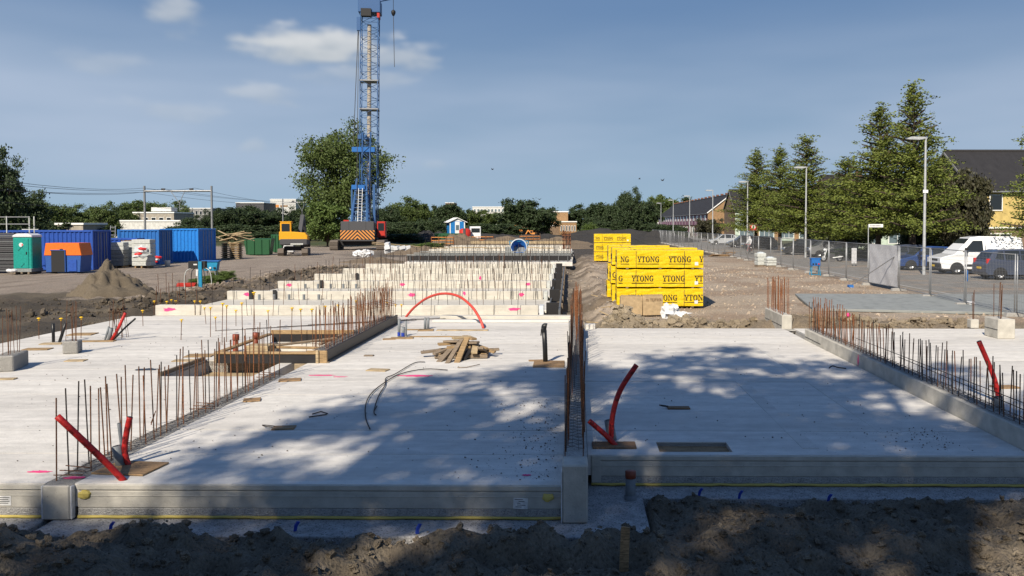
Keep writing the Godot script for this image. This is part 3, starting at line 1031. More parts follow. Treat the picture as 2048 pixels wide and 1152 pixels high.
	for k in [[4.3, -6.6, 0.3, 8.5], [3.0, -4.5, 0.2, 6.0]]:
		part(d, "trowel_mark", plank_mesh([[k[0] - k[2] / 2, k[0] + k[2] / 2, k[1] - k[3] / 2, k[1] + k[3] / 2]], 0.2, 0.2045), M.slab2)
	# -- far right house
	var e := thing("foundation_slab", "concrete foundation slab at the right edge behind the long rebar wall", "slab", o, BLOCK_TURN)
	slab(e, 5.88, 13.4, hz, -13.75)
	# -- right-hand wall
	var v := thing("party_wall", "long low concrete wall with thin upright bars at the right", "wall", o, BLOCK_TURN)
	box(v, "wall_body", Vector3(5.74, 0.16, -6.45), Vector3(0.26, 0.60, 10.3), M.beam, Vector3.ZERO, 0.015)
	part(v, "rough_top", plank_mesh([[5.66, 5.86, -11.55, -1.35]], 0.44, 0.466), M.rough_concrete)
	box(v, "joint_line", Vector3(5.608, 0.27, -10.9), Vector3(0.008, 0.014, 1.3), M.trim_black, Vector3.ZERO, 0.0)
	rebar_row(v, Vector3(5.70, 0.45, -1.5), Vector3(5.70, 0.45, -11.5), 0.19, 0.62, ["rebar", "rebar_dark", "rebar"], 0.05)
	rebar_row(v, Vector3(5.83, 0.45, -1.5), Vector3(5.83, 0.45, -11.5), 0.19, 0.66, ["rebar", "rebar_dark", "rebar_old"], 0.05)
	rebar_row(v, Vector3(5.77, 0.45, -8.4), Vector3(5.77, 0.45, -11.5), 0.15, 0.78, ["rebar_old"], 0.06)
	rods_along(v, "lattice_girder", Vector3(5.78, 0.47, -1.5), Vector3(5.78, 0.47, -11.5), 5, 0.10)
	for k in [[5.79, 0.72, -1.4, 5.80, 0.66, -8.4], [5.86, 0.60, -1.3, 5.84, 0.62, -6.2]]:
		bar(v, "long_bar", Vector3(k[0], k[1], k[2]), Vector3(k[3], k[4], k[5]), 0.006, M.rebar_dark)
	part(v, "paint_mark", splash(8, 0.28, 0.09), M.pink, Transform3D(Basis.from_euler(Vector3(0, -PI / 2, PI / 2)), Vector3(5.6085, 0.33, -7.65)))
	part(v, "marker_cap", lump(9, 1.0, 0.1), M.pink, Transform3D(Basis().scaled(Vector3.ONE * 0.1), Vector3(5.83, 1.07, -9.0)))
	var u := thing("wall_stub", "short concrete wall stub with rusty bars beyond the long right wall", "wall", o, BLOCK_TURN)
	box(u, "wall_body", Vector3(5.70, 0.27, -14.75), Vector3(0.27, 0.58, 2.1), M.beam, Vector3.ZERO, 0.015)
	box(u, "joint_line", Vector3(5.563, 0.27, -14.75), Vector3(0.006, 0.014, 2.0), M.trim_black, Vector3.ZERO, 0.0)
	part(u, "rough_base", lump(14, 0.3, 0.3), M.mortar, Transform3D(Basis().scaled(Vector3(0.6, 0.3, 0.4)), Vector3(5.8, 0.15, -13.65)))
	rebar_row(u, Vector3(5.62, 0.54, -13.8), Vector3(5.62, 0.54, -15.7), 0.2, 0.9, ["rebar_old"], 0.03, 0.009)
	rebar_row(u, Vector3(5.79, 0.54, -13.8), Vector3(5.79, 0.54, -15.7), 0.22, 0.9, ["rebar_old"], 0.03, 0.009)
	# -- small blocks on the slabs
	for k in [[1950, 657, 0.22, 0.24, 0.24, 0.8, "small concrete block with two bars and a red tip at the right slab edge"], [2013, 678, 0.42, 0.48, 0.7, 0.9, "large two-course concrete block with bars at the right slab corner"]]:
		var p := g(k[0], k[1], 0.2)
		var s := thing("concrete_block", k[6], "block", p, BLOCK_TURN)
		box(s, "block_body", Vector3(0, k[3] / 2, -k[4] / 2), Vector3(k[2], k[3], k[4]), M.beam, Vector3.ZERO, 0.015)
		if k[4] > 0.5:
			box(s, "joint_line", Vector3(-k[2] / 2 - 0.002, 0.22, -0.35), Vector3(0.008, 0.012, 0.66), M.trim_black, Vector3.ZERO, 0.0)
		for i in (6 if k[4] > 0.5 else 3):
			var z := -0.08 - 0.11 * i if k[4] > 0.5 else -0.1 - 0.03 * i
			var x: float = R.randf_range(-0.3, 0.3) * k[2]
			bar(s, "rebar", Vector3(x, k[3] - 0.03, z), Vector3(x + R.randf_range(-0.03, 0.03), k[3] + k[5] * R.randf_range(0.75, 1.0), z), 0.008, M.rebar)
	for k in [[140, 708, 0.3, 0.27, 0.35, "rough concrete block with thin rusty bars near two black pipes"], [6, 744, 0.35, 0.3, 0.8, "concrete block with bars cut off by the left photo edge"]]:
		var p := g(k[0], k[1], 0.2)
		var s := thing("concrete_block", k[5], "block", p, 0.25)
		box(s, "block_body", Vector3(0, k[3] / 2, -k[4] / 2), Vector3(k[2], k[3], k[4]), M.mortar, Vector3.ZERO, 0.02)
		for i in 7:
			var x: float = R.randf_range(-0.42, 0.42) * k[2]
			var z: float = -R.randf_range(0.1, 0.9) * k[4]
			bar(s, "rebar", Vector3(x, k[3] - 0.03, z), Vector3(x + R.randf_range(-0.05, 0.05), k[3] + R.randf_range(0.7, 0.9), z), 0.006, M.rebar)

# ------------------------------------------------------------------ the row of low cross walls further back
func build_far_strips() -> void:
	var floor_t := thing("ground_floor", "pale ground floor slab between the rows of low cream walls", "slab", Vector3(-6.75, 0, -41.0))
	for i in 6:
		box(floor_t, "floor_bay", Vector3(0, 0.11, 12.7 - 5.4 * i - 0.06), Vector3(11.9, 0.18, 5.38), M.cream)
	var depth := [25.9, 31.4, 36.9, 42.3, 47.6, 53.0]
	var words := ["first and nearest low cream wall behind the red hoop", "second low cream wall, with three pink marks", "third low cream wall back, pink mark at its left end", "fourth low cream wall back from the red hoop", "fifth low cream wall back from the red hoop", "sixth and farthest low cream wall before the dark formwork"]
	for i in 6:
		var z: float = -depth[i] - 0.35
		var x0 := -12.75
		var x1 := -0.95 - 0.02 * i
		var t := thing("cross_wall", words[i], "wall", Vector3((x0 + x1) / 2, 0.2, z), 0.0, "low cream cross walls")
		var w := x1 - x0
		box(t, "wall_body", Vector3(0, 0.145, 0), Vector3(w, 0.31, 0.28), M.cream, Vector3.ZERO, 0.01)
		# bars along the top and standing in the floor before it
		var n: int = [34, 60, 64, 60, 54, 48][i]
		for k in n:
			var x := -w / 2 + w * pow((k + R.randf_range(0.1, 0.9)) / n, 0.72)
			var h := R.randf_range(0.7, 1.0) * (0.75 if i == 0 else 1.0)
			var lean := R.randf_range(-0.09, 0.09)
			var zz := R.randf_range(-0.1, 0.1)
			var base := 0.29
			if R.randf() < 0.35:
				zz = R.randf_range(0.18, 0.4)
				base = -0.01
			bar(t, "rebar", Vector3(x, base, zz), Vector3(x + lean * h, base + h, zz), 0.0075 + 0.001 * i, M[["rebar_dark", "rebar_dark", "rebar_dark", "rebar"][R.randi() % 4]])
		for k in [[497, 1], [640, 2], [712, 3], [545, 1], [480, 2]]:
			if k[1] == i:
				var p := loc(t, base_at(k[0], depth[i]))
				box(t, "dark_post", Vector3(p.x, 0.17, 0.19), Vector3(0.13, 0.36, 0.08), M.machine_black)
		# hooked starter bars and grey sleeves at the foot of the first wall
		var marks: Array = [[[330, 621, 0.5, 0.13], [1027, 620, 0.45, 0.13]], [[488, 590, 0.3, 0.18], [820, 591, 0.34, 0.17], [927, 588, 0.14, 0.2], [1042, 590, 0.28, 0.18]], [[574, 571, 0.3, 0.16], [802, 570, 0.3, 0.16], [1056, 569, 0.26, 0.18]], [[960, 560, 0.16, 0.3]], [], []][i]
		for k in marks:
			var p := at(k[0], k[1], depth[i])
			part(t, "paint_mark", splash(R.randi() % 999, k[2], k[3]), M.pink, Transform3D(Basis(), Vector3(loc(t, p).x, clampf(p.y - 0.2, 0.1, 0.22), 0.1405)))
		if i == 1 or i == 2:
			for k in 5:
				pipe(t, "sleeve", Vector3(-w / 2 + 1.3 + 0.55 * k, -0.01, 0.4), Vector3(-w / 2 + 1.3 + 0.55 * k, 0.2, 0.4), 0.05, M.grey_pipe)
		# shutter boards at the right-hand end
		box(t, "end_shutter", Vector3(w / 2 + 0.11, 0.09, 0.1), Vector3(0.14, 0.42, 0.5), M.plastic_white if i == 0 else M.block_white)
		box(t, "end_shutter", Vector3(w / 2 + 0.42, 0.06, -0.9), Vector3(0.4, 0.46, 0.06), M.form_black)
		box(t, "side_shutter", Vector3(w / 2 + 0.30, -0.02, -2.9), Vector3(0.05, 0.26, 3.6), M.form_grey)
		box(t, "sill", Vector3(w / 2 + 0.16, -0.04, -2.9), Vector3(0.2, 0.1, 3.4), M.slab3)
	var rail := thing("edge_rail", "long grey edge board along the right ends of the low walls", "formwork", Vector3(-0.3, 0, -40))
	box(rail, "board", Vector3(0, 0.16, 0), Vector3(0.07, 0.3, 27.0), M.form_grey)
	for i in 10:
		box(rail, "stake", Vector3(0.07, 0.12, -12.5 + 2.7 * i), Vector3(0.05, 0.5, 0.06), M.timber_grey)
	# yellow capped bars on the left slab edge
	var caps := slab_left
	for k in [[78, 678, 0.5], [122, 684, 0.55], [162, 676, 0.5], [286, 652, 0.42], [308, 630, 0.42], [333, 628, 0.38], [344, 626, 0.4], [353, 628, 0.4], [390, 630, 0.42], [400, 630, 0.42], [412, 648, 0.45], [362, 680, 0.48], [421, 674, 0.72], [444, 690, 0.95], [453, 684, 0.85], [485, 676, 0.85], [507, 662, 1.0], [510, 668, 1.05], [432, 662, 0.35], [472, 652, 0.42], [538, 662, 0.52], [583, 690, 0.85], [604, 690, 0.82], [626, 700, 0.9], [651, 660, 0.62], [676, 660, 0.65], [714, 640, 0.55], [775, 640, 0.5], [790, 634, 0.36], [803, 634, 0.36]]:
		capped_bar(caps, loc(caps, g(k[0], k[1], 0.2)), k[2])
	for k in [[312, 629], [322, 629], [340, 627], [357, 629], [371, 625], [395, 627], [318, 600], [333, 596], [360, 606], [345, 588], [372, 590]]:
		var p := loc(caps, g(k[0], k[1], 0.15))
		bar(caps, "rebar", p, p + Vector3(R.randf_range(-0.04, 0.04), R.randf_range(0.7, 1.0), 0), 0.009, M.rebar)
	for k in 6:
		var p := loc(caps, g(430 + 62 * k, 663 - 4 * k, 0.2)) + Vector3(0, 0.02, 0)
		var lb := thing("loose_bar", "thin dark bar lying on the left slab among the capped uprights", "bar", caps.transform * p, 0.0, "loose bars on the left slab")
		bar(lb, "rod", Vector3.ZERO, Vector3(2.2 + 0.2 * k, 0.004, -1.1), 0.007, M.rebar_dark)
	# dark formwork and the pale foundation beyond
	var fw := thing("formwork_beam", "long dark board formwork trough with many upright bars", "formwork", Vector3(-5.7, 0, -60.5))
	for k in 3:
		box(fw, "form_board", Vector3(0.1 * k, 0.55 + 0.05 * k, -2.2 * k), Vector3(11.6, 0.34, 0.08), M.form_black if k % 2 == 0 else M.machine_grey)
		box(fw, "top_rail", Vector3(0.1 * k, 0.80 + 0.05 * k, -2.2 * k + 0.06), Vector3(11.7, 0.07, 0.12), M.block_grey)
		for i in 18:
			box(fw, "stud", Vector3(-5.6 + 0.66 * i, 0.46 + 0.05 * k, -2.2 * k + 0.1), Vector3(0.07, 0.5, 0.09), M.form_grey)
		for i in 34:
			var x := -5.6 + 0.34 * i + R.randf_range(-0.12, 0.12)
			bar(fw, "rebar", Vector3(x, 0.3, -2.2 * k - 0.5), Vector3(x + R.randf_range(-0.06, 0.06), 1.35 + R.randf_range(-0.1, 0.25), -2.2 * k - 0.5), 0.012, M.rebar_dark)
	box(fw, "base", Vector3(0, 0.16, -2.4), Vector3(11.9, 0.3, 5.4), M.slab3)
	var pf := thing("foundation_slab", "distant pale foundation with many bars below the timber beam", "slab", Vector3(-6.0, 0, -76.0))
	box(pf, "slab_core", Vector3(0, 0.25, -2), Vector3(12.6, 0.5, 16.0), M.slab3)
	for k in 4:
		box(pf, "low_wall", Vector3(0.2, 0.65, 5.0 - 4.4 * k), Vector3(11.8, 0.5, 0.35), M.cream)
		for i in 30:
			var x := -5.8 + 0.4 * i + R.randf_range(-0.15, 0.15)
			bar(pf, "rebar", Vector3(x, 0.4, 5.3 - 4.4 * k), Vector3(x, 1.7 + R.randf_range(-0.2, 0.2), 5.3 - 4.4 * k), 0.013, M.rebar_dark)
	box(pf, "formwork_panel", Vector3(1.6, 0.7, 6.6), Vector3(1.6, 0.85, 0.12), M.block_grey)
	for k in 7:
		box(pf, "timber_scrap", Vector3(-5 + 1.5 * k, 0.95, 3.5 - 0.8 * (k % 3)), Vector3(1.6, 0.08, 0.12), M.timber_pale, Vector3(0, R.randf() - 0.5, 0))

# ------------------------------------------------------------------ pipes, boards and timber on the slabs
func hollow(parent: Node3D, called: String, pts: Array, r: float, m: Material) -> MeshInstance3D:
	# a tube with an open, dark end
	var o := part(parent, called, tube_mesh(pts, r, 14), m)
	var d: Vector3 = (pts[-1] - pts[-2]).normalized()
	var mouth := cone_mesh(pts[-1] + d * 0.001, pts[-1] + d * 0.003, r * 0.8, r * 0.8, 14)
	part(o, "opening", mouth, M.machine_black)
	return o

func board(called: String, label: String, px: float, py: float, w: float, d: float, turn: float, m: String, group := "", y := 0.2, tilt := 0.0) -> Node3D:
	var t := thing(called, label, "board", g(px, py, y), turn, group)
	box(t, "sheet", Vector3(0, 0.012 + absf(tilt) * 0.5 * w, 0), Vector3(w, 0.018, d), M[m], Vector3(0, 0, tilt), 0.003)
	return t

func build_slab_things() -> void:
	# board with red cable pipes, front left
	var p := g(262, 938, 0.2)
	var t := board("cover_board", "plywood cover board under red pipes at the front left", 262, 938, 0.62, 0.5, -0.12, "ply")
	var red := thing("cable_pipe", "long straight red pipe leaning left over the front rebar", "pipe", g(252, 958, 0.2))
	hollow(red, "tube", curve([Vector3(0, -0.02, 0.03), Vector3(-0.22, 0.27, 0.1), Vector3(-0.62, 0.74, 0.2)], 6), 0.035, M.red_pipe)
	red = thing("cable_pipe", "short red pipe bending upright beside the grey sleeve at front left", "pipe", g(259, 932, 0.2))
	hollow(red, "tube", curve([Vector3(0, -0.02, 0), Vector3(-0.05, 0.16, 0), Vector3(-0.03, 0.37, 0), Vector3(0.015, 0.57, 0)], 6), 0.033, M.red_pipe)
	var gp := thing("pipe_sleeve", "grey plastic sleeve tilted among the front left red pipes", "pipe", g(242, 933, 0.2))
	hollow(gp, "tube", [Vector3(0, -0.02, 0), Vector3(-0.05, 0.24, 0)], 0.052, M.grey_pipe)
	gp = thing("pipe_sleeve", "thin grey conduit standing between the front left red pipes", "pipe", g(247, 928, 0.2))
	hollow(gp, "tube", [Vector3(0, -0.02, 0), Vector3(-0.02, 0.25, 0), Vector3(-0.045, 0.48, 0)], 0.02, M.grey_pipe)
	# right-hand red pipes beside the middle wall
	board("cover_board", "dirty plywood board under red pipes right of the middle wall", 1228, 892, 0.55, 0.30, 0.0, "ply_dark")
	red = thing("cable_pipe", "tall red pipe curving up to the right beside the middle wall", "pipe", g(1222, 888, 0.2))
	hollow(red, "tube", curve([Vector3(0, -0.02, 0), Vector3(0.02, 0.35, -0.02), Vector3(0.12, 0.68, -0.05), Vector3(0.33, 1.0, -0.08)], 6), 0.034, M.red_pipe)
	red = thing("cable_pipe", "short red pipe lying low toward the middle wall", "pipe", g(1232, 892, 0.2))
	hollow(red, "tube", curve([Vector3(0, 0.0, 0), Vector3(-0.14, 0.14, -0.03), Vector3(-0.34, 0.31, -0.05)], 6), 0.034, M.red_pipe)
	gp = thing("pipe_sleeve", "grey plastic sleeve behind the tall curved red pipe", "pipe", g(1222, 880, 0.2))
	hollow(gp, "tube", [Vector3(0.02, -0.02, 0), Vector3(-0.03, 0.26, 0)], 0.06, M.grey_pipe)
	# red pipe far right
	red = thing("cable_pipe", "straight red pipe leaning among the right wall bars", "pipe", g(1998, 808, 0.2))
	hollow(red, "tube", curve([Vector3(0, 0, 0), Vector3(-0.08, 0.4, 0), Vector3(-0.33, 0.98, 0)], 6), 0.038, M.red_pipe)
	gp = thing("pipe_sleeve", "grey plastic sleeve at the foot of the right red pipe", "pipe", g(1998, 820, 0.2))
	hollow(gp, "tube", [Vector3(0.02, -0.02, 0), Vector3(-0.02, 0.2, 0)], 0.07, M.grey_pipe)
	board("cover_board", "small brown board at the foot of the right red pipe", 2010, 775, 0.42, 0.25, 0.1, "ply")
	# the red hoop
	var a := g(812, 634, 0.2)
	var b := g(967, 657, 0.2)
	var hoop := thing("pipe_hoop", "long red pipe bent into a hoop across the slab", "pipe", a)
	var pts := []
	for k in [[0.0, 0.0], [0.12, 0.30], [0.3, 0.60], [0.5, 0.76], [0.7, 0.74], [0.86, 0.52], [0.96, 0.22], [1.0, 0.0]]:
		pts.append((b - a) * k[0] + Vector3.UP * k[1] * 1.08)
	part(hoop, "tube", tube_mesh(curve(pts, 5), 0.036, 12), M.arch_pipe)
	# grey upright sleeves with blue tape by the formed wall
	for k in [[798, 674, 0.45, 0.035, "grey upright pipe with blue tape beside the black formwork end"], [806, 675, 0.26, 0.042, "short grey pipe with blue tape, middle of three"], [812, 672, 0.38, 0.022, "thin dark conduit beside the taped grey pipes"], [850, 658, 0.3, 0.034, "left of two grey pipes on a ply scrap behind the timber pile"], [856, 658, 0.3, 0.034, "right of two grey pipes on a ply scrap behind the timber pile"]]:
		var u := thing("pipe_sleeve", k[4], "pipe", g(k[0], k[1], 0.2))
		hollow(u, "tube", [Vector3(0, 0.0, 0), Vector3(0.01, k[2], 0)], k[3], M.grey_pipe)
		if k[0] < 810:
			pipe(u, "tape", Vector3(0, 0.03, 0), Vector3(0, 0.12, 0), k[3] + 0.004, M.blue_tape)
	board("cover_board", "ply scrap under the taped grey pipes", 804, 677, 0.55, 0.3, 0.1, "timber")
	board("cover_board", "ply scrap lying left of the taped grey pipes", 778, 679, 0.3, 0.2, 0.2, "ply")
	board("cover_board", "ply scrap under the pair of grey pipes", 852, 661, 0.4, 0.35, 0.1, "timber")
	var tp := thing("vent_pipe", "tall black plastic pipe with a hooked cap on a ply board", "pipe", g(1091, 725, 0.2))
	part(tp, "tube", tube_mesh([Vector3(0, 0, 0), Vector3(-0.01, 0.3, 0), Vector3(-0.025, 0.66, 0)], 0.05, 14), M.black_pipe)
	part(tp, "cap", tube_mesh(curve([Vector3(-0.035, 0.62, 0), Vector3(-0.03, 0.72, 0), Vector3(-0.01, 0.745, 0), Vector3(0.03, 0.74, 0)], 4), 0.055, 12), M.black_pipe)
	part(tp, "clip", tube_mesh([Vector3(-0.09, 0.55, 0.03), Vector3(-0.08, 0.68, 0.03), Vector3(-0.02, 0.70, 0.05)], 0.012, 6), M.black_pipe)
	board("cover_board", "square ply board under the tall black vent pipe", 1098, 729, 0.62, 0.75, 0.0, "ply")
	board("cover_board", "narrow ply strip beside the black vent pipe board", 1072, 722, 0.3, 0.12, 0.1, "ply")
	# left group of pipes
	for k in [[107, 684, 0.44, 0.035, 0.0, "black_pipe", "straight black pipe standing near the left slab edge"], [119, 684, 0.45, 0.035, 0.16, "black_pipe", "black pipe leaning right beside the straight one"], [218, 681, 0.30, 0.045, 0.06, "grey_pipe", "grey sleeve left of the leaning red pipe at the left"], [210, 680, 0.32, 0.025, 0.10, "grey_pipe", "thin grey conduit at the left pipe cluster"], [233, 672, 0.24, 0.04, 0.0, "grey_pipe", "short grey sleeve right of the left pipe cluster"]]:
		var u := thing("pipe_sleeve", k[6], "pipe", g(k[0], k[1], 0.2))
		hollow(u, "tube", [Vector3.ZERO, Vector3(k[4], k[2], 0)], k[3], M[k[5]])
	red = thing("cable_pipe", "short bright red pipe leaning right at the left pipe cluster", "pipe", g(222, 682, 0.2))
	hollow(red, "tube", [Vector3.ZERO, Vector3(0.18, 0.3, 0), Vector3(0.36, 0.68, 0)], 0.035, M.red_pipe)
	gp = thing("cable_pipe", "dark conduit crossing the red pipe at the left cluster", "pipe", g(226, 680, 0.2))
	hollow(gp, "tube", [Vector3.ZERO, Vector3(0.3, 0.3, 0), Vector3(0.55, 0.52, 0)], 0.022, M.black_pipe)
	var wb := thing("wire_bundle", "thin rusty wires standing behind the left pipe cluster", "wires", g(232, 676, 0.2))
	for i in 14:
		var x := R.randf_range(-0.25, 0.25)
		bar(wb, "wire", Vector3(x, 0, R.randf_range(-0.2, 0.2)), Vector3(x + R.randf_range(-0.05, 0.05), R.randf_range(0.6, 0.95), 0), 0.0055, M.rebar)
	for k in [[105, 688, 0.5, 0.25, "ply board under the two black pipes"], [190, 683, 0.9, 0.2, "long ply strip at the left pipe cluster"], [165, 669, 0.6, 0.45, "ply sheet on the slab between the left pipes"], [75, 699, 0.55, 0.3, "pale ply board on the slab left of the rough block"], [152, 722, 0.38, 0.22, "pale ply scrap in front of the rough block"], [2, 759, 0.5, 0.15, "brown board at the left photo edge"], [400, 712, 0.55, 0.4, "brown board beside the crawl-space opening"], [372, 722, 0.5, 0.25, "thin ply scrap by the crawl-space opening"]]:
		board("plywood_board", k[4], k[0], k[1], k[2], k[3], 0.1, "timber" if k[2] > 0.5 else "timber_pale")
	# brown drain pipes in the timber pit
	for k in [[470, 703, 0.36, "left brown drain pipe standing in the timber pit"], [510, 701, 0.38, "right brown drain pipe standing in the timber pit"]]:
		var u := thing("drain_pipe", k[3], "pipe", g(k[0], k[1], 0.2) - Vector3(0, 0.25, 0))
		part(u, "tube", tube_mesh([Vector3(0, 0, 0), Vector3(0.02, k[2] + 0.22, 0)], 0.058, 14), M.brown_pipe)
		part(u, "socket", tube_mesh([Vector3(0.02, k[2] + 0.14, 0), Vector3(0.025, k[2] + 0.27, 0)], 0.072, 14), M.brown_pipe)
	# pieces of board lying about
	for k in [[580, 761, 0.38, 0.26, 0.25, "ply", "square brown board on the pink line right of the front rebar row"], [504, 801, 0.26, 0.24, 0.3, "ply", "small brown board beside the rebar row, nearer than the pink line"], [568, 857, 0.30, 0.19, 0.12, "ply", "brown board with a wire clip in the middle of the front slab"], [1357, 817, 0.34, 0.16, 0.0, "ply_dark", "dark brown board lying on the right slab in shade"], [756, 741, 0.4, 0.24, -0.2, "timber_pale", "pale thin board left of the wire loop"], [738, 712, 0.2, 0.12, 0.0, "timber_grey", "tiny grey scrap left of the timber pile"], [880, 674, 1.5, 0.13, 0.02, "timber", "long plank behind the timber pile"], [830, 660, 0.7, 0.16, 0.02, "timber", "plank end left of the hoop foot"], [925, 661, 1.35, 0.2, 0.0, "timber_pale", "pale wide plank at the foot of the red hoop"]]:
		var u := board("board_scrap", k[6], k[0], k[1], k[2], k[3], k[4], k[5])
		if k[0] == 568 or k[0] == 1357:
			part(u, "wire_clip", tube_mesh(curve([Vector3(-k[2] * 0.5, 0.03, 0.03), Vector3(-0.24, 0.04, 0.02), Vector3(-0.29, 0.05, -0.02), Vector3(-0.24, 0.04, -0.05), Vector3(-k[2] * 0.45, 0.03, -0.03)], 4), 0.007, 6), M.rebar_dark)
	# pallet with a heap of timber offcuts
	var pc := g(925, 712, 0.2)
	var pal := thing("pallet", "worn wooden pallet under the heap of timber offcuts", "pallet", pc, 0.05)
	for i in 3:
		box(pal, "bearer", Vector3(0, 0.05, -0.35 + 0.35 * i), Vector3(1.1, 0.08, 0.1), M.timber_grey)
	for i in 6:
		box(pal, "deck_board", Vector3(-0.48 + 0.19 * i, 0.103, 0), Vector3(0.12, 0.022, 0.8), M.timber)
	var r := RandomNumberGenerator.new()
	r.seed = 9
	var place := [[-0.42, 0.17, 0.05, 0.9, 0.3, 0.10, "timber_grey"], [-0.3, 0.20, 0.15, 0.75, 0.9, 0.2, "timber_grey"], [-0.12, 0.30, 0.0, 0.8, 0.35, 0.0, "timber"], [0.02, 0.36, -0.1, 0.5, 1.9, 0.05, "timber"], [0.1, 0.33, 0.1, 0.6, -0.5, 0.1, "timber_grey"], [0.24, 0.28, 0.0, 0.8, -0.7, -0.2, "timber"], [0.38, 0.22, 0.05, 0.7, -0.3, -0.3, "timber"], [0.46, 0.18, 0.2, 0.5, 1.4, -0.25, "timber_grey"], [-0.25, 0.17, 0.35, 0.85, 1.25, 0.24, "timber_grey"], [-0.1, 0.20, 0.5, 0.95, 1.35, 0.30, "timber_grey"], [0.05, 0.22, 0.42, 0.9, 1.45, 0.32, "timber"], [0.18, 0.17, 0.3, 0.6, 1.2, 0.28, "form_black"], [0.3, 0.24, 0.25, 0.45, 1.6, 0.2, "timber_pale"], [0.0, 0.43, 0.05, 0.42, 0.5, 0.0, "timber_pale"], [0.15, 0.42, 0.0, 0.35, 2.3, 0.1, "timber"], [-0.2, 0.36, 0.1, 0.4, 2.6, -0.1, "timber_grey"], [0.52, 0.15, -0.1, 0.5, 0.2, 0.0, "timber_grey"], [-0.05, 0.25, 0.2, 0.5, 0.1, 0.0, "timber"]]
	for i in place.size():
		var k: Array = place[i]
		var u := thing("timber_offcut", "weathered timber offcut in the heap on the pallet", "timber", pc + Vector3(k[0], k[1] - 0.03, k[2] * 1.15), k[4], "timber offcuts in the heap")
		box(u, "plank", Vector3(0, 0, 0), Vector3(k[3], 0.045, r.randf_range(0.09, 0.14)), M[k[6]], Vector3(0.05, 0, k[5] * 1.5 if sin(k[4]) > 0.85 else k[5] * 0.8), 0.004)
	# bent bars lying on the slab
	var wl := thing("bent_wire", "long thin black bar bent into a loop on the shaded slab", "wire", g(740, 858, 0.2))
	for list in [[[740, 858], [732, 838], [731, 812], [740, 790], [762, 770], [800, 748], [850, 738], [895, 740]], [[752, 830], [748, 822], [757, 792], [770, 770], [772, 756], [790, 748], [828, 726], [850, 724]], [[748, 822], [754, 812]]]:
		var q := []
		for k in list:
			q.append(loc(wl, g(k[0], k[1], 0.225)))
		part(wl, "rod", tube_mesh(curve(q, 4), 0.009, 6), M.rebar_dark)
	wl = thing("bent_wire", "short black bar bent to a hook on the shaded slab", "wire", g(620, 833, 0.2))
	var hk := []
	for k in [[618, 834], [652, 829], [655, 827], [642, 823], [625, 828]]:
		hk.append(loc(wl, g(k[0], k[1], 0.22)))
	part(wl, "rod", tube_mesh(hk, 0.009, 6), M.rebar_dark)
	wl = thing("bent_wire", "thin bar lying beside the timber heap", "wire", g(920, 737, 0.2))
	part(wl, "rod", tube_mesh([Vector3(-0.05, 0.02, 0), Vector3(0.12, 0.02, -0.02), Vector3(0.35, 0.03, -0.3)], 0.008, 6), M.timber_grey)
	wl = thing("cable_scrap", "short dark cable scrap on the right slab near the wall", "cable", g(1670, 738, 0.2))
	part(wl, "rod", tube_mesh(curve([Vector3(-0.12, 0.02, 0.02), Vector3(-0.05, 0.06, 0), Vector3(0.06, 0.03, 0), Vector3(0.2, 0.02, 0.05)], 4), 0.012, 6), M.black_pipe)
	# chips of rubble on the slabs: too many to count
	var where := []
	var cols := []
	for i in 2400:
		var x := 0.0
		var z := 0.0
		var k := r.randf()
		if k < 0.3:
			x = -0.12 - absf(r.randfn(0.0, 0.5))
			z = -r.randf_range(9.2, 13.5)
		elif k < 0.4:
			x = 5.0 - absf(r.randfn(0.0, 0.7))
			z = -r.randf_range(10.4, 11.6)
		elif k < 0.55:
			x = r.randf_range(0.3, 5.1)
			z = -r.randf_range(10.4, 22.0)
		else:
			x = r.randf_range(-12.5, -0.2)
			z = -r.randf_range(9.1, 22.0)
		if x < -5.3 and x > -7.8 and z < -15.0:
			continue
		var s := 0.006 + 0.024 * pow(r.randf(), 4.0)
		where.append(Transform3D(Basis.from_euler(Vector3(r.randf() * 6, r.randf() * 6, 0)).scaled(Vector3(s, s * 0.6, s)), Vector3(x, 0.203 + s * 0.15, z)))
		cols.append(Color(0.10, 0.085, 0.07) * r.randf_range(0.6, 3.0))
	tag(many("concrete_chips", lump(71, 0.7, 0.4, 4, 6), M.clod, where, cols), "dark crumbs of earth and concrete scattered on the slabs", "debris")
	# things at the front edge
	for k in [[220, 1062, 0.4], [590, 1062, 0.5], [834, 1067, 0.6], [1398, 992, -0.3], [1478, 997, -0.3], [1656, 1004, -0.3]]:
		var u := thing("blue_strap", "short blue plastic strap sticking out of the footing, %s" % {220: "farthest left", 590: "left of centre", 834: "below the front slab middle", 1398: "right of the drain stub", 1478: "middle of the right three", 1656: "farthest right"}[k[0]], "strap", g(k[0], k[1], -0.17), k[2], "blue straps along the footings")
		part(u, "strip", prism([Vector2(-0.015, 0), Vector2(-0.005, 0.06), Vector2(0.02, 0.095), Vector2(0.05, 0.09), Vector2(0.025, 0.05), Vector2(0.015, 0)], -0.012, 0.012), M.blue_tape)
	var ds := thing("drain_stub", "grey drain pipe stub with a dark red cap at the front right", "pipe", g(1261, 1002, -0.2))
	part(ds, "tube", tube_mesh([Vector3(0, -0.15, 0), Vector3(0, 0.28, 0)], 0.058, 16), M.grey_pipe)
	part(ds, "socket", tube_mesh([Vector3(0, -0.15, 0), Vector3(0.0, 0.07, 0)], 0.072, 16), M.grey_pipe)
	part(ds, "cap", tube_mesh([Vector3(0, 0.27, 0), Vector3(0, 0.35, 0)], 0.062, 16), M.brown_pipe)
	var sk := thing("wooden_stake", "flat wooden stake driven in the soil at the front", "stake", g(1248, 1110, -0.05), 0.1)
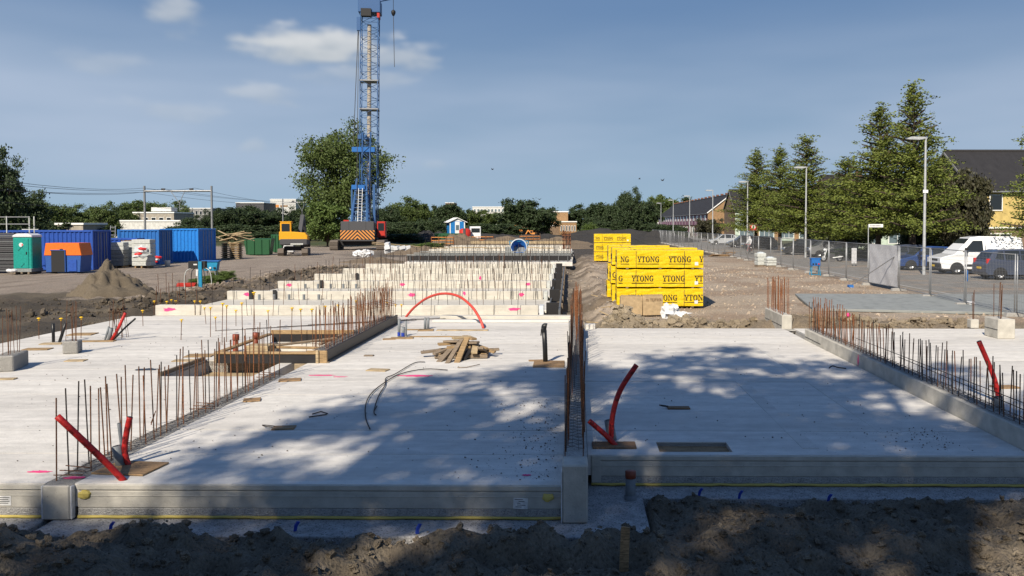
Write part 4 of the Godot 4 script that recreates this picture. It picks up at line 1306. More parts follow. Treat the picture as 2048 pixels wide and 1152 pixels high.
	part(sk, "post", prism([Vector2(-0.04, -0.15), Vector2(0.045, -0.15), Vector2(0.045, 0.25), Vector2(-0.02, 0.26), Vector2(-0.035, 0.25)], -0.014, 0.014, 0.003), M.ply, Transform3D(Basis.from_euler(Vector3(-0.1, 0, -0.05)), Vector3.ZERO))

# ------------------------------------------------------------------ yellow packs, boxes
func pack(label: String, p: Vector3, w: float, h: float, dep: float, print_at: Array, size: float, side := "", group := "wrapped packs in the yellow stacks") -> void:
	var t := thing("block_pack", label, "pack", p, 0.0, group)
	# wrapped body with slightly uneven faces
	var st := st_new()
	var nx := 14
	var ys := [0.05, 0.062]
	var zs := [-0.03, 0.0]
	for j in range(1, 6):        # the film is drawn in over the joints of the panels inside
		var y: float = 0.05 + (h - 0.05) * j / 6.0
		ys.append_array([y - 0.012, y, y + 0.012])
		zs.append_array([0.0, -0.007, 0.0])
	ys.append_array([h - 0.022, h])
	zs.append_array([0.0, -0.026])
	var front := []
	for j in ys.size():
		var row := []
		for i in nx + 1:
			var bulge := 0.010 * noise(i * 0.9 + p.x * 3.0, ys[j] * 6.0 + p.y * 5.0 + p.z, 1.0)
			row.append(Vector3(-w / 2 + w * i / nx, ys[j] + (bulge if j == ys.size() - 1 else 0.0), zs[j] + (bulge if j > 0 and j < ys.size() - 1 else 0.0)))
		front.append(row)
	for j in ys.size() - 1:
		for i in nx:
			quad(st, front[j][i], front[j + 1][i], front[j + 1][i + 1], front[j][i + 1])
	# sides, back and a top that sags between the panels
	sbox(st, Vector3(0, 0.05 + (h - 0.072) / 2, -dep / 2 - 0.016), Vector3(w - 0.004, h - 0.072, dep - 0.03))
	for i in nx:
		for k in 5:
			var q := []
			for c in [[0, 0], [0, 1], [1, 1], [1, 0]]:
				var a: float = -w / 2 + w * (i + c[0]) / nx
				var z: float = -0.026 - (dep - 0.03) * (k + c[1]) / 5.0
				q.append(Vector3(a, front[-1][i + c[0]].y if k + c[1] == 0 else h + 0.010 * noise(a * 1.3 + p.z, z * 2.0, 1.0) - 0.008 * ((k + c[1]) % 2), z))
			quad(st, q[0], q[1], q[2], q[3])
	part(t, "wrap", done(st), M.ytong)
	for x in [-0.38, 0.0, 0.38]:
		box(t, "skid", Vector3(x * w, 0.025, -dep / 2), Vector3(0.1, 0.048, dep - 0.04), M.timber_grey)
	for x in [-0.28, 0.28]:
		box(t, "strap", Vector3(x * w, h * 0.5 + 0.02, 0.014), Vector3(0.016, h - 0.09, 0.004), M.strap, Vector3.ZERO, 0.0)
		box(t, "strap", Vector3(x * w, h + 0.012, -dep / 2), Vector3(0.016, 0.004, dep), M.strap, Vector3.ZERO, 0.0)
	for k in print_at:
		var m: TextMesh = text_mesh(k[0], size)
		var wid := m.get_aabb().size.x
		var left: float = k[1]
		var s: float = 1.0
		if k[2] > 0.0:
			s = k[2] / wid
		var o := part(t, "lettering", m, M.ink, Transform3D(Basis().scaled(Vector3(s, 1, 1)), Vector3(left + wid * s / 2, h * 0.5 + 0.02, 0.015)))
		box(t, "underline", Vector3(left + wid * s / 2, h * 0.5 - size * 0.72, 0.014), Vector3(wid * s, size * 0.08, 0.004), M.ink, Vector3.ZERO, 0.0)
	if side != "":
		var m2: TextMesh = text_mesh(side, size)
		part(t, "lettering", m2, M.ink, Transform3D(Basis.from_euler(Vector3(0, -PI / 2, 0)).scaled_local(Vector3(0.8, 1, 1)), Vector3(-w / 2 - 0.004, h * 0.5, -dep * 0.5)))
	for k in [0.42]:
		box(t, "paper_slip", Vector3(k * w, h * 0.3, 0.015), Vector3(0.12, 0.12, 0.003), M.paper, Vector3.ZERO, 0.0)

func build_stacks() -> void:
	var rows := [[["NG", 0.12, 0.30], ["YTONG", 0.72, 0.78], ["YTONG", 1.83, 0.80], ["Y", 2.92, 0.15]], [["G", 0.05, 0.15], ["YTONG", 0.52, 0.78], ["YTONG", 1.62, 0.80], ["YT", 2.76, 0.30]], [["YTONG", 0.40, 0.78], ["YTONG", 1.35, 0.80], ["YTON", 2.40, 0.66]]]
	var where := ["front stack, on the earth", "front stack, middle layer", "front stack, top layer"]
	for s in 3:
		var x0: float = [1.72, 1.58, 1.50][s]
		var w: float = [3.07, 3.15, 2.35][s]
		var z: float = [-30.2, -31.5, -32.8][s]
		for l in 3:
			var pr := []
			for k in rows[2 - l]:
				if k[1] + k[2] <= w:
					pr.append([k[0], k[1] - w / 2, k[2]])
			var lab: String = ["bottom", "middle", "top"][l] + " yellow wrapped pack of the " + ["front stack, behind the cardboard boxes", "second stack back", "third stack back"][s]
			pack(lab, Vector3(x0 + w / 2 + R.randf_range(-0.03, 0.03), 0.02 + 0.683 * l + 0.05 * s, z), w, 0.68, 1.25, pr, 0.20, ["YTONG", "NG", "YTONG"][(l + s) % 3])
	for l in 3:
		pack(["bottom", "middle", "top"][l] + " yellow wrapped pack of the separate stack farthest away", Vector3(3.45, 0.02 + 0.732 * l, -67.5), 2.9, 0.73, 1.4, [["NG", -1.35, 0.35], ["YTONG", -0.7, 0.75], ["YTONG", 0.35, 0.75]] if l == 2 else [["YTONG", -1.3, 0.6]], 0.2)
	# boxes in front
	for k in [[1263, 632, 0.72, 0.62, 0.28, "plain cardboard box leaning beside the lettered one in front of the yellow stack", -0.02], [1306, 632, 0.66, 0.64, 0.28, "lettered cardboard box in front of the yellow stack", 0.02]]:
		var p := g(k[0], k[1], 0.0)
		var t := thing("cardboard_box", k[5], "box", Vector3(p.x, 0.02, p.z), 0.06)
		box(t, "carton", Vector3(0, k[3] / 2, -k[4] / 2), Vector3(k[2], k[3], k[4]), M.card, Vector3(-0.03, 0, k[6]), 0.01)
		box(t, "flap", Vector3(0.02, k[3] + 0.012, -k[4] / 2), Vector3(k[2] - 0.04, 0.008, k[4] - 0.02), M.card, Vector3(0.02, 0, k[6]), 0.002)
		if k[0] == 1306:
			var m: TextMesh = text_mesh("m TERWA", 0.09, false, false, 0.003)
			part(t, "lettering", m, M.ply_dark, Transform3D(Basis.from_euler(Vector3(-0.03, 0, k[6])), Vector3(0.02, k[3] - 0.13, 0.012)))
	var bag := thing("plastic_bag", "crumpled white plastic bag on the earth beside the boxes", "bag", g(1347, 633, 0.05))
	part(bag, "sheet", lump(33, 0.8, 0.5, 9, 14), M.plastic_white, Transform3D(Basis().scaled(Vector3(0.55, 0.55, 0.4)), Vector3(-0.1, 0.16, 0)))
	part(bag, "fold", lump(34, 0.6, 0.5, 8, 12), M.plastic_white, Transform3D(Basis().scaled(Vector3(0.6, 0.35, 0.4)), Vector3(0.22, 0.06, 0.05)))
	# splintered wood in the trench
	for i in 16:
		var p := g(1165 + R.randf_range(-10, 60), 600 + R.randf_range(-25, 45), 0.12)
		var t := thing("wood_splinter", "pale wood splinter on the earth left of the yellow stack", "wood", Vector3(p.x, ground_y(p.x, p.z) + 0.03, p.z), R.randf() * 3.0, "wood splinters beside the yellow stack")
		box(t, "stick", Vector3.ZERO, Vector3(R.randf_range(0.25, 0.9), 0.025, R.randf_range(0.03, 0.07)), M.timber_pale, Vector3(0, 0, R.randf_range(-0.1, 0.25)), 0.003)

# ------------------------------------------------------------------ the yard on the left
func sheet(st: SurfaceTool, a: Vector3, b: Vector3, h: float, out: Vector3, pitch := 0.28, deep := 0.05) -> void:
	# a corrugated wall from a to b, h high, its ribs pointing along out
	var n := int(round(a.distance_to(b) / pitch))
	var pts := []
	for i in n:
		for k in [[0.0, 0.0], [0.3, 0.0], [0.5, 1.0], [0.8, 1.0]]:
			pts.append(a.lerp(b, (i + k[0]) / n) - out * deep * k[1])
	pts.append(b)
	for i in pts.size() - 1:
		var p: Vector3 = pts[i]
		var q: Vector3 = pts[i + 1]
		if (q - p).cross(Vector3.UP).dot(out) < 0.0:
			quad(st, p, p + Vector3.UP * h, q + Vector3.UP * h, q)
		else:
			quad(st, q, q + Vector3.UP * h, p + Vector3.UP * h, p)

func container(label: String, corner: Vector3, w: float, d: float, h: float, m: String, turn := 0.0) -> void:
	# corner: the near right-hand foot; w across, d deep
	var t := thing("shipping_container", label, "container", corner, turn, "blue containers in the yard")
	var st := st_new()
	sheet(st, Vector3(-w + 0.1, 0.14, -0.03), Vector3(-0.1, 0.14, -0.03), h - 0.26, Vector3(0, 0, 1))
	part(t, "side_panel", done(st), M[m])
	st = st_new()
	sheet(st, Vector3(-0.03, 0.14, -0.1), Vector3(-0.03, 0.14, -d + 0.1), h - 0.26, Vector3(1, 0, 0))
	part(t, "end_panel", done(st), M[m])
	st = st_new()
	sheet(st, Vector3(-w + 0.03, 0.14, -d + 0.1), Vector3(-w + 0.03, 0.14, -0.1), h - 0.26, Vector3(-1, 0, 0))
	sheet(st, Vector3(-w + 0.1, 0.14, -d + 0.03), Vector3(-0.1, 0.14, -d + 0.03), h - 0.26, Vector3(0, 0, -1))
	part(t, "rear_panels", done(st), M[m])
	box(t, "roof", Vector3(-w / 2, h - 0.05, -d / 2), Vector3(w - 0.06, 0.06, d - 0.06), M[m])
	box(t, "floor", Vector3(-w / 2, 0.1, -d / 2), Vector3(w - 0.06, 0.1, d - 0.06), M.machine_grey)
	for x in [-w + 0.055, -0.055]:
		for z in [-0.055, -d + 0.055]:
			box(t, "corner_post", Vector3(x, h / 2, z), Vector3(0.13, h, 0.13), M[m])
	for z in [-0.055, -d + 0.055]:
		box(t, "top_rail", Vector3(-w / 2, h - 0.065, z), Vector3(w - 0.26, 0.12, 0.11), M[m])
		box(t, "bottom_rail", Vector3(-w / 2, 0.075, z), Vector3(w - 0.26, 0.14, 0.11), M[m])
	for x in [-w + 0.055, -0.055]:
		box(t, "top_rail", Vector3(x, h - 0.065, -d / 2), Vector3(0.11, 0.12, d - 0.26), M[m])
		box(t, "bottom_rail", Vector3(x, 0.075, -d / 2), Vector3(0.11, 0.14, d - 0.26), M[m])
	for z in [0.28, 0.42, 0.6, 0.74]:
		bar(t, "lock_rod", Vector3(0.02, 0.15, -d * z), Vector3(0.02, h - 0.15, -d * z), 0.02, M.galv)

func build_left_yard() -> void:
	container("long royal blue container behind the portable toilet", Vector3(-31.1, 0, -55.5), 6.06, 2.44, 2.59, "container_blue", 0.05)
	container("mid blue short container behind the white block pallets", Vector3(-30.4, 0, -63.0), 2.99, 2.44, 2.59, "container_mid", 0.05)
	container("small blue site box in front of the mid blue container", Vector3(-30.6, 0, -60.2), 2.0, 1.2, 2.0, "container_blue", 0.05)
	container("bright sky blue container at the right end of the row", Vector3(-29.4, 0, -67.4), 2.99, 3.6, 2.62, "container_sky", 0.03)
	# stack of dark boards with scaffold rails
	var bs := thing("board_stack", "tall dark stack of formwork boards at the left edge", "stack", Vector3(-35.9, 0, -52.0))
	for i in 20:
		box(bs, "board", Vector3(R.randf_range(-0.06, 0.06), 0.16 + 0.118 * i, R.randf_range(-0.05, 0.05)), Vector3(4.5, 0.1, 0.9), M.machine_grey if i % 3 else M.form_grey)
	for x in [-2.0, 0.0, 2.0]:
		box(bs, "bearer", Vector3(x, 0.055, 0), Vector3(0.2, 0.11, 0.85), M.timber_grey)
	var gr := thing("guard_rail", "pale scaffold guard rail on top of the dark board stack", "rail", Vector3(-35.0, 2.44, -51.7))
	for x in [-1.9, -0.9, 0.0, 0.82, 1.75, 2.05]:
		box(gr, "post", Vector3(x, 0.48, 0.0 if x < 1.0 else -0.7), Vector3(0.06, 1.1, 0.06), M.block_white)
	for y in [0.55, 0.98]:
		bar(gr, "rail", Vector3(-2.2, y, 0), Vector3(2.2, y, 0), 0.025, M.galv)
	bar(gr, "rail", Vector3(1.3, 0.22, -0.7), Vector3(2.3, 0.22, -0.7), 0.03, M.block_white)
	# portable toilet
	var pt := thing("portable_toilet", "turquoise portable toilet with white roof", "toilet", Vector3(-32.05, 0.16, -50.7), 0.06)
	box(pt, "cabin", Vector3(-0.55, 1.05, -0.55), Vector3(1.1, 2.0, 1.1), M.toilet_green, Vector3.ZERO, 0.05)
	var door := box(pt, "door", Vector3(-0.58, 1.08, 0.012), Vector3(0.78, 1.75, 0.04), M.toilet_green, Vector3.ZERO, 0.015)
	box(door, "handle", Vector3(0.28, 0.02, 0.03), Vector3(0.06, 0.16, 0.05), M.machine_black)
	box(door, "ridge", Vector3(-0.05, 0.32, 0.024), Vector3(0.42, 0.05, 0.02), M.toilet_dark, Vector3(0, 0, 0.8))
	box(door, "ridge", Vector3(0.05, -0.7, 0.024), Vector3(0.3, 0.05, 0.02), M.toilet_dark, Vector3(0, 0, 0.8))
	part(door, "round_sign", prism([Vector2(0.13, 0), Vector2(0.09, 0.09), Vector2(0, 0.13), Vector2(-0.09, 0.09), Vector2(-0.13, 0), Vector2(-0.09, -0.09), Vector2(0, -0.13), Vector2(0.09, -0.09)], 0.0, 0.006), M.paper, Transform3D(Basis(), Vector3(-0.02, 0.52, 0.021)))
	box(door, "sign_dot", Vector3(0.05, 0.52, 0.029), Vector3(0.07, 0.1, 0.004), M.sign_red, Vector3.ZERO, 0.0)
	part(pt, "roof", prism([Vector2(-0.58, 0), Vector2(0.58, 0), Vector2(0.54, 0.12), Vector2(0.3, 0.22), Vector2(-0.3, 0.22), Vector2(-0.54, 0.12)], -0.58, 0.58, 0.04), M.plastic_white, Transform3D(Basis(), Vector3(-0.55, 2.05, -0.55)))
	box(pt, "base", Vector3(-0.55, 0.08, -0.5), Vector3(1.14, 0.2, 1.25), M.block_grey)
	for i in 3:
		box(pt, "skid", Vector3(-0.95 + 0.4 * i, -0.09, -0.5), Vector3(0.12, 0.12, 1.3), M.timber_grey)
	var sk := thing("cement_bag", "white bag lying at the toilet's foot", "bag", Vector3(-32.85, 0.1, -50.05))
	part(sk, "sack", lump(61, 0.5, 0.15, 6, 10), M.plastic_white, Transform3D(Basis().scaled(Vector3(0.7, 0.5, 0.45)), Vector3(0, 0.14, 0)))
	# orange and blue waste compactor
	var wc := thing("waste_container", "orange and blue waste container with a dark front opening", "waste container", Vector3(-29.55, 0, -51.3), 0.05)
	part(wc, "lower_body", prism([Vector2(-2.0, 0.1), Vector2(0, 0.1), Vector2(0.08, 1.1), Vector2(-2.05, 1.1)], -1.3, 0.0, 0.02), M.skip_blue)
	part(wc, "hood", prism([Vector2(-2.09, 1.1), Vector2(0.12, 1.1), Vector2(-0.02, 1.85), Vector2(-1.98, 1.85)], -1.36, 0.04, 0.03), M.skip_orange)
	box(wc, "opening", Vector3(-1.25, 0.75, 0.03), Vector3(0.8, 1.3, 0.08), M.machine_black)
	box(wc, "opening_frame", Vector3(-1.25, 1.42, 0.05), Vector3(0.9, 0.05, 0.1), M.skip_blue)
	box(wc, "opening_frame", Vector3(-0.82, 0.75, 0.05), Vector3(0.05, 1.3, 0.1), M.skip_blue)
	box(wc, "side_hatch", Vector3(-0.42, 0.5, 0.02), Vector3(0.5, 0.7, 0.05), M.container_blue)
	box(wc, "tow_hook", Vector3(-1.05, 1.45, 0.06), Vector3(0.16, 0.12, 0.06), M.machine_black)
	box(wc, "foot", Vector3(-1.7, 0.05, -0.3), Vector3(0.2, 0.1, 0.4), M.machine_black)
	box(wc, "foot", Vector3(-0.3, 0.05, -0.3), Vector3(0.2, 0.1, 0.4), M.machine_black)
	# aluminium ladder
	var ld := thing("ladder", "aluminium ladder standing between two blue containers", "ladder", base_at(223, 60.5), 0.0)
	for x in [-0.17, 0.17]:
		box(ld, "stile", Vector3(x, 1.45, -0.1), Vector3(0.05, 2.9, 0.04), M.galv, Vector3(-0.07, 0, 0))
	for i in 10:
		bar(ld, "rung", Vector3(-0.17, 0.25 + 0.28 * i, 0.0 - 0.02 * i), Vector3(0.17, 0.25 + 0.28 * i, 0.0 - 0.02 * i), 0.018, M.galv)
	# pallets of white blocks
	for k in [[232, 536, 1.0, 1.75, 0.95, "white and grey block pallet left of the bags, tarnished grey side", 6], [256, 534, 0.9, 1.8, 0.9, "pale stepped block pallet between the grey pallet and the bags", 6], [283, 536, 1.2, 1.95, 1.0, "white block pallet wrapped in torn plastic with bags in front", 6]]:
		var p := g(k[0], k[1], 0.0)
		var t := thing("block_pallet", k[5], "pallet", p, 0.12)
		for i in 3:
			box(t, "pallet_skid", Vector3(-0.4 + 0.4 * i, 0.06, -k[4] / 2), Vector3(0.1, 0.12, k[4]), M.timber)
		for l in k[6]:
			var hh: float = (k[3] - 0.14) / k[6]
			box(t, "block_layer", Vector3(R.randf_range(-0.02, 0.02), 0.14 + hh * (l + 0.5), -k[4] / 2), Vector3(k[2], hh - 0.015, k[4]), M.block_white if (l > 3 or k[0] != 232) else M.block_grey, Vector3(0, R.randf_range(-0.02, 0.02), 0), 0.02)
		if k[0] == 256:
			for i in 4:
				box(t, "loose_lath", Vector3(-0.2 + 0.12 * i, k[3] + 0.03, -0.3), Vector3(0.7, 0.03, 0.08), M.timber, Vector3(0, 0.3 * i, 0.05))
		if k[0] == 283:
			part(t, "torn_wrap", lump(66, 1.0, 0.25, 10, 14), M.plastic_clear, Transform3D(Basis().scaled(Vector3(1.25, 1.0, 0.9)), Vector3(0.0, 1.1, -0.25)))
	for k in [[281, 520, "red and white bags heaped on the wrapped block pallet", 0.7], [312, 531, "red and white bags heaped right of the wrapped block pallet", 0.0]]:
		var p := g(k[0], 537 if k[0] == 281 else 532, 0.0) + Vector3(0, k[3], 0.15)
		var t := thing("bag_heap", k[2], "bags", p)
		for i in 4:
			part(t, "bag", lump(80 + i, 0.55, 0.2, 6, 10), M.sign_red if i % 2 else M.plastic_white, Transform3D(Basis.from_euler(Vector3(0, i, 0.2)).scaled(Vector3(0.55, 0.35, 0.4)), Vector3(-0.15 + 0.1 * i, 0.12 + 0.17 * i, 0.1 - 0.08 * i)))
	var bk := thing("bucket", "white plastic bucket on the track before the blue containers", "bucket", g(335, 533, 0.0))
	part(bk, "tub", lathe([Vector2(0.0, 0.0), Vector2(0.16, 0.0), Vector2(0.19, 0.42), Vector2(0.2, 0.44), Vector2(0.17, 0.44), Vector2(0.15, 0.05), Vector2(0, 0.04)], 16), M.plastic_white)
	# sand pile
	var sp := heap("sand_pile", "grey-brown pile of sand with a dark cut right flank beside the track", g(226, 590, 0.0), 1.6, 1.6, 1.38, M.sand, 3, 0.55)
	# power boxes on stands
	var pb := thing("power_stand", "cyan post with dark power box and hanging cables by the earth bank", "power box", g(399, 577, 0.05), 0.1)
	box(pb, "post", Vector3(0.06, 0.62, 0.05), Vector3(0.16, 1.24, 0.1), M.cyan_paint)
	box(pb, "power_box", Vector3(-0.1, 1.08, -0.12), Vector3(0.75, 0.34, 0.3), M.machine_black)
	box(pb, "label_plate", Vector3(-0.16, 1.1, 0.035), Vector3(0.16, 0.06, 0.01), M.paper)
	box(pb, "meter", Vector3(-0.1, 0.72, -0.06), Vector3(0.12, 0.32, 0.08), M.plastic_white)
	for i in 5:
		var x := -0.42 + 0.2 * i
		part(pb, "cable", tube_mesh(curve([Vector3(x * 0.6, 0.95, -0.05), Vector3(x * 1.3, 0.8, 0.1), Vector3(x * 1.5, 0.3, 0.1), Vector3(x * 1.4, 0.0, 0.15)], 4), 0.018, 6), M.machine_black if i % 2 else M.block_white)
	var pb2 := thing("power_stand", "blue power box on thin legs right of the cyan post", "power box", g(423, 566, 0.05), 0.1)
	part(pb2, "power_box", prism([Vector2(-0.3, 0.0), Vector2(0.3, 0.0), Vector2(0.38, 0.45), Vector2(-0.38, 0.45)], -0.2, 0.2, 0.02), M.cyan_paint, Transform3D(Basis(), Vector3(0, 0.62, 0)))
	box(pb2, "lid", Vector3(0, 1.1, 0), Vector3(0.86, 0.06, 0.5), M.container_mid)
	for x in [-0.22, 0.22]:
		for z in [-0.15, 0.15]:
			bar(pb2, "leg", Vector3(x * 1.3, 0, z * 1.3), Vector3(x, 0.64, z), 0.025, M.galv)
	for i in 3:
		box(pb2, "socket", Vector3(-0.18 + 0.2 * i, 0.76, 0.22), Vector3(0.1, 0.1, 0.06), M.plastic_white if i % 2 else M.machine_black)
	var rp := thing("red_planks", "low stack of red painted planks beside the cyan post", "planks", g(372, 574, 0.05), 0.06)
	for i in 3:
		box(rp, "plank", Vector3(0.03 * i, 0.05 + 0.06 * i, 0), Vector3(0.85, 0.05, 0.2), M.crane_red)
	# green skips full of timber
	for k in [[500, 512, 2.6, 1.6, "green waste skip heaped with pale timber right of the blue containers"], [540, 507, 1.2, 1.9, "tall green skip end behind the yellow excavator"], [572, 510, 0.8, 1.3, "white wrapped bale beside the yellow excavator"]]:
		var p := g(k[0], k[1], 0.0) + Vector3(0, 0, -2.0)
		if k[0] == 572:
			var t := thing("wrapped_bale", k[4], "bale", p)
			part(t, "bale", lump(88, 0.9, 0.2, 6, 10), M.plastic_white, Transform3D(Basis().scaled(Vector3(1.1, 1.6, 1.0)), Vector3(-0.3, 0.65, 0)))
			continue
		var t := thing("green_skip", k[4], "skip", p, 0.15)
		part(t, "tub", prism([Vector2(-k[2] / 2 + 0.25, 0.05), Vector2(k[2] / 2 - 0.25, 0.05), Vector2(k[2] / 2, k[3]), Vector2(-k[2] / 2, k[3])], -1.7, 0.0, 0.02), M.skip_green)
		for x in [-0.4, -0.13, 0.13, 0.4]:
			box(t, "rib", Vector3(x * k[2], k[3] / 2, 0.04), Vector3(0.08, k[3] * 0.9, 0.08), M.skip_green)
		if k[0] == 505:
			for i in 22:
				box(t, "timber_waste", Vector3(R.randf_range(-1.2, 0.7), k[3] + R.randf_range(-0.05, 0.55), R.randf_range(-1.4, 0.1)), Vector3(R.randf_range(1.2, 2.6), 0.06, 0.12), M.timber_pale if i % 3 else M.timber, Vector3(0, R.randf_range(-0.7, 0.7), R.randf_range(-0.25, 0.35)), 0.004)
	var sp2 := thing("timber_stack", "stack of pale pallets and boards beside the sky blue container", "stack", g(455, 519, 0.0) + Vector3(0, 0, -1), 0.1)
	for i in 9:
		box(sp2, "board_layer", Vector3(R.randf_range(-0.05, 0.05), 0.08 + 0.16 * i, 0), Vector3(1.5, 0.06, 1.2), M.timber if i % 3 else M.timber_pale, Vector3.ZERO, 0.01)
		if i < 8:
			for x in [-0.6, 0.0, 0.6]:
				box(sp2, "batten", Vector3(x, 0.155 + 0.16 * i, 0), Vector3(0.12, 0.08, 1.1), M.timber_grey)
	for i in 12:
		box(sp2, "loose_plank", Vector3(R.randf_range(-0.6, 1.4), 1.5 + R.randf_range(0.0, 0.7), R.randf_range(-0.8, 0.2)), Vector3(R.randf_range(1.2, 2.4), 0.06, 0.12), M.timber_pale, Vector3(0, R.randf_range(-0.6, 0.6), R.randf_range(-0.4, 0.3)), 0.004)
	# white plastic heap and polystyrene beyond the low walls
	var wp := thing("plastic_heap", "crumpled white plastic sheets on the bank before the crane", "plastic", g(722, 517, 0.0) + Vector3(0, 0.3, 0))
	for i in 5:
		part(wp, "sheet", lump(90 + i, 0.7, 0.5, 7, 10), M.plastic_white, Transform3D(Basis.from_euler(Vector3(0.3 * i, i, 0)).scaled(Vector3(0.8, 0.65, 0.6)), Vector3(-0.35 + 0.25 * i, 0.1 + 0.05 * (i % 2), 0)))
	var ps := thing("foam_blocks", "heap of white foam blocks right of the crane track", "foam blocks", g(795, 508, 0.0) + Vector3(0, 0.05, 0))
	for i in 11:
		box(ps, "block", Vector3(-1.0 + 0.5 * (i % 5), 0.2 + 0.36 * (i / 5), R.randf_range(-0.3, 0.3)), Vector3(0.55, 0.36, 0.45), M.plastic_white, Vector3(R.randf_range(-0.3, 0.3), R.randf() * 2, 0.2), 0.02)
	var lp := thing("long_planks", "two long pale planks sloping down from the crane track", "planks", g(755, 488, 0.0))
	for i in 2:
		box(lp, "plank", at(802, 490 + 3 * i, 92) - lp.position, Vector3(6.2, 0.06, 0.2), M.timber_pale, Vector3(0, 0.1, -0.1))

func heap(called: String, label: String, p: Vector3, rx: float, rz: float, h: float, m: Material, seed_: int, crest := 0.3) -> Node3D:
	var st := st_new(true)
	var n := 34
	var k := 22
	var rings := []
	for j in k + 1:
		var ring := []
		var f := float(j) / k
		for i in n:
			var a := TAU * i / n
			var x := cos(a) * f
			var z := sin(a) * f
			var y := pow(1.0 - f, 0.9)
			y = y * (1.0 + 0.25 * noise(x * 2.0 + seed_, z * 2.0, 1.3)) + 0.05 * noise(x * 9.0, z * 9.0 + seed_, 1.0) + 0.025 * noise(x * 25.0, z * 25.0 + seed_, 1.0)
			if crest > 0.4 and x > 0.12 and absf(z - 0.1) < 0.55:      # a cut flank
				y -= 0.30 * smoothstep(0.12, 0.26, x) * smoothstep(0.55, 0.3, absf(z - 0.1)) * (1.0 - f)
			var wob := 1.0 + 0.14 * noise(cos(a) * 1.7 + seed_, sin(a) * 1.7, 1.0)
			ring.append(Vector3(x * rx * wob, maxf(y * h, -0.05) if j < k else -0.12, z * rz * wob))
		rings.append(ring)
	for j in k:
		for i in n:
			var i2 := (i + 1) % n
			quad(st, rings[j][i2], rings[j][i], rings[j + 1][i], rings[j + 1][i2])
	st.index()
	var o := part(self, called, done(st), m, Transform3D(Basis(), p))
	tag(o, label, "heap")
	return o

# ------------------------------------------------------------------ the piling crane
func lattice(st: SurfaceTool, a: Vector3, b: Vector3, w: float, d: float, n: int, r := 0.06) -> void:
	var ups := []
	for x in [-w / 2, w / 2]:
		for z in [-d / 2, d / 2]:
			var o := Vector3(x, 0, z)
			scyl(st, a + o, b + o, r, r, 6)
			ups.append(o)
	var pairs := [[0, 1], [1, 3], [3, 2], [2, 0]]
	for i in n:
		var p := a.lerp(b, float(i) / n)
		var q := a.lerp(b, float(i + 1) / n)
		for k in pairs.size():
			var u: Vector3 = ups[pairs[k][0]]
			var v: Vector3 = ups[pairs[k][1]]
			scyl(st, (p + u) if (i + k) % 2 else (p + v), (q + v) if (i + k) % 2 else (q + u), r * 0.55, r * 0.55, 5)
			scyl(st, p + u, p + v, r * 0.5, r * 0.5, 5)

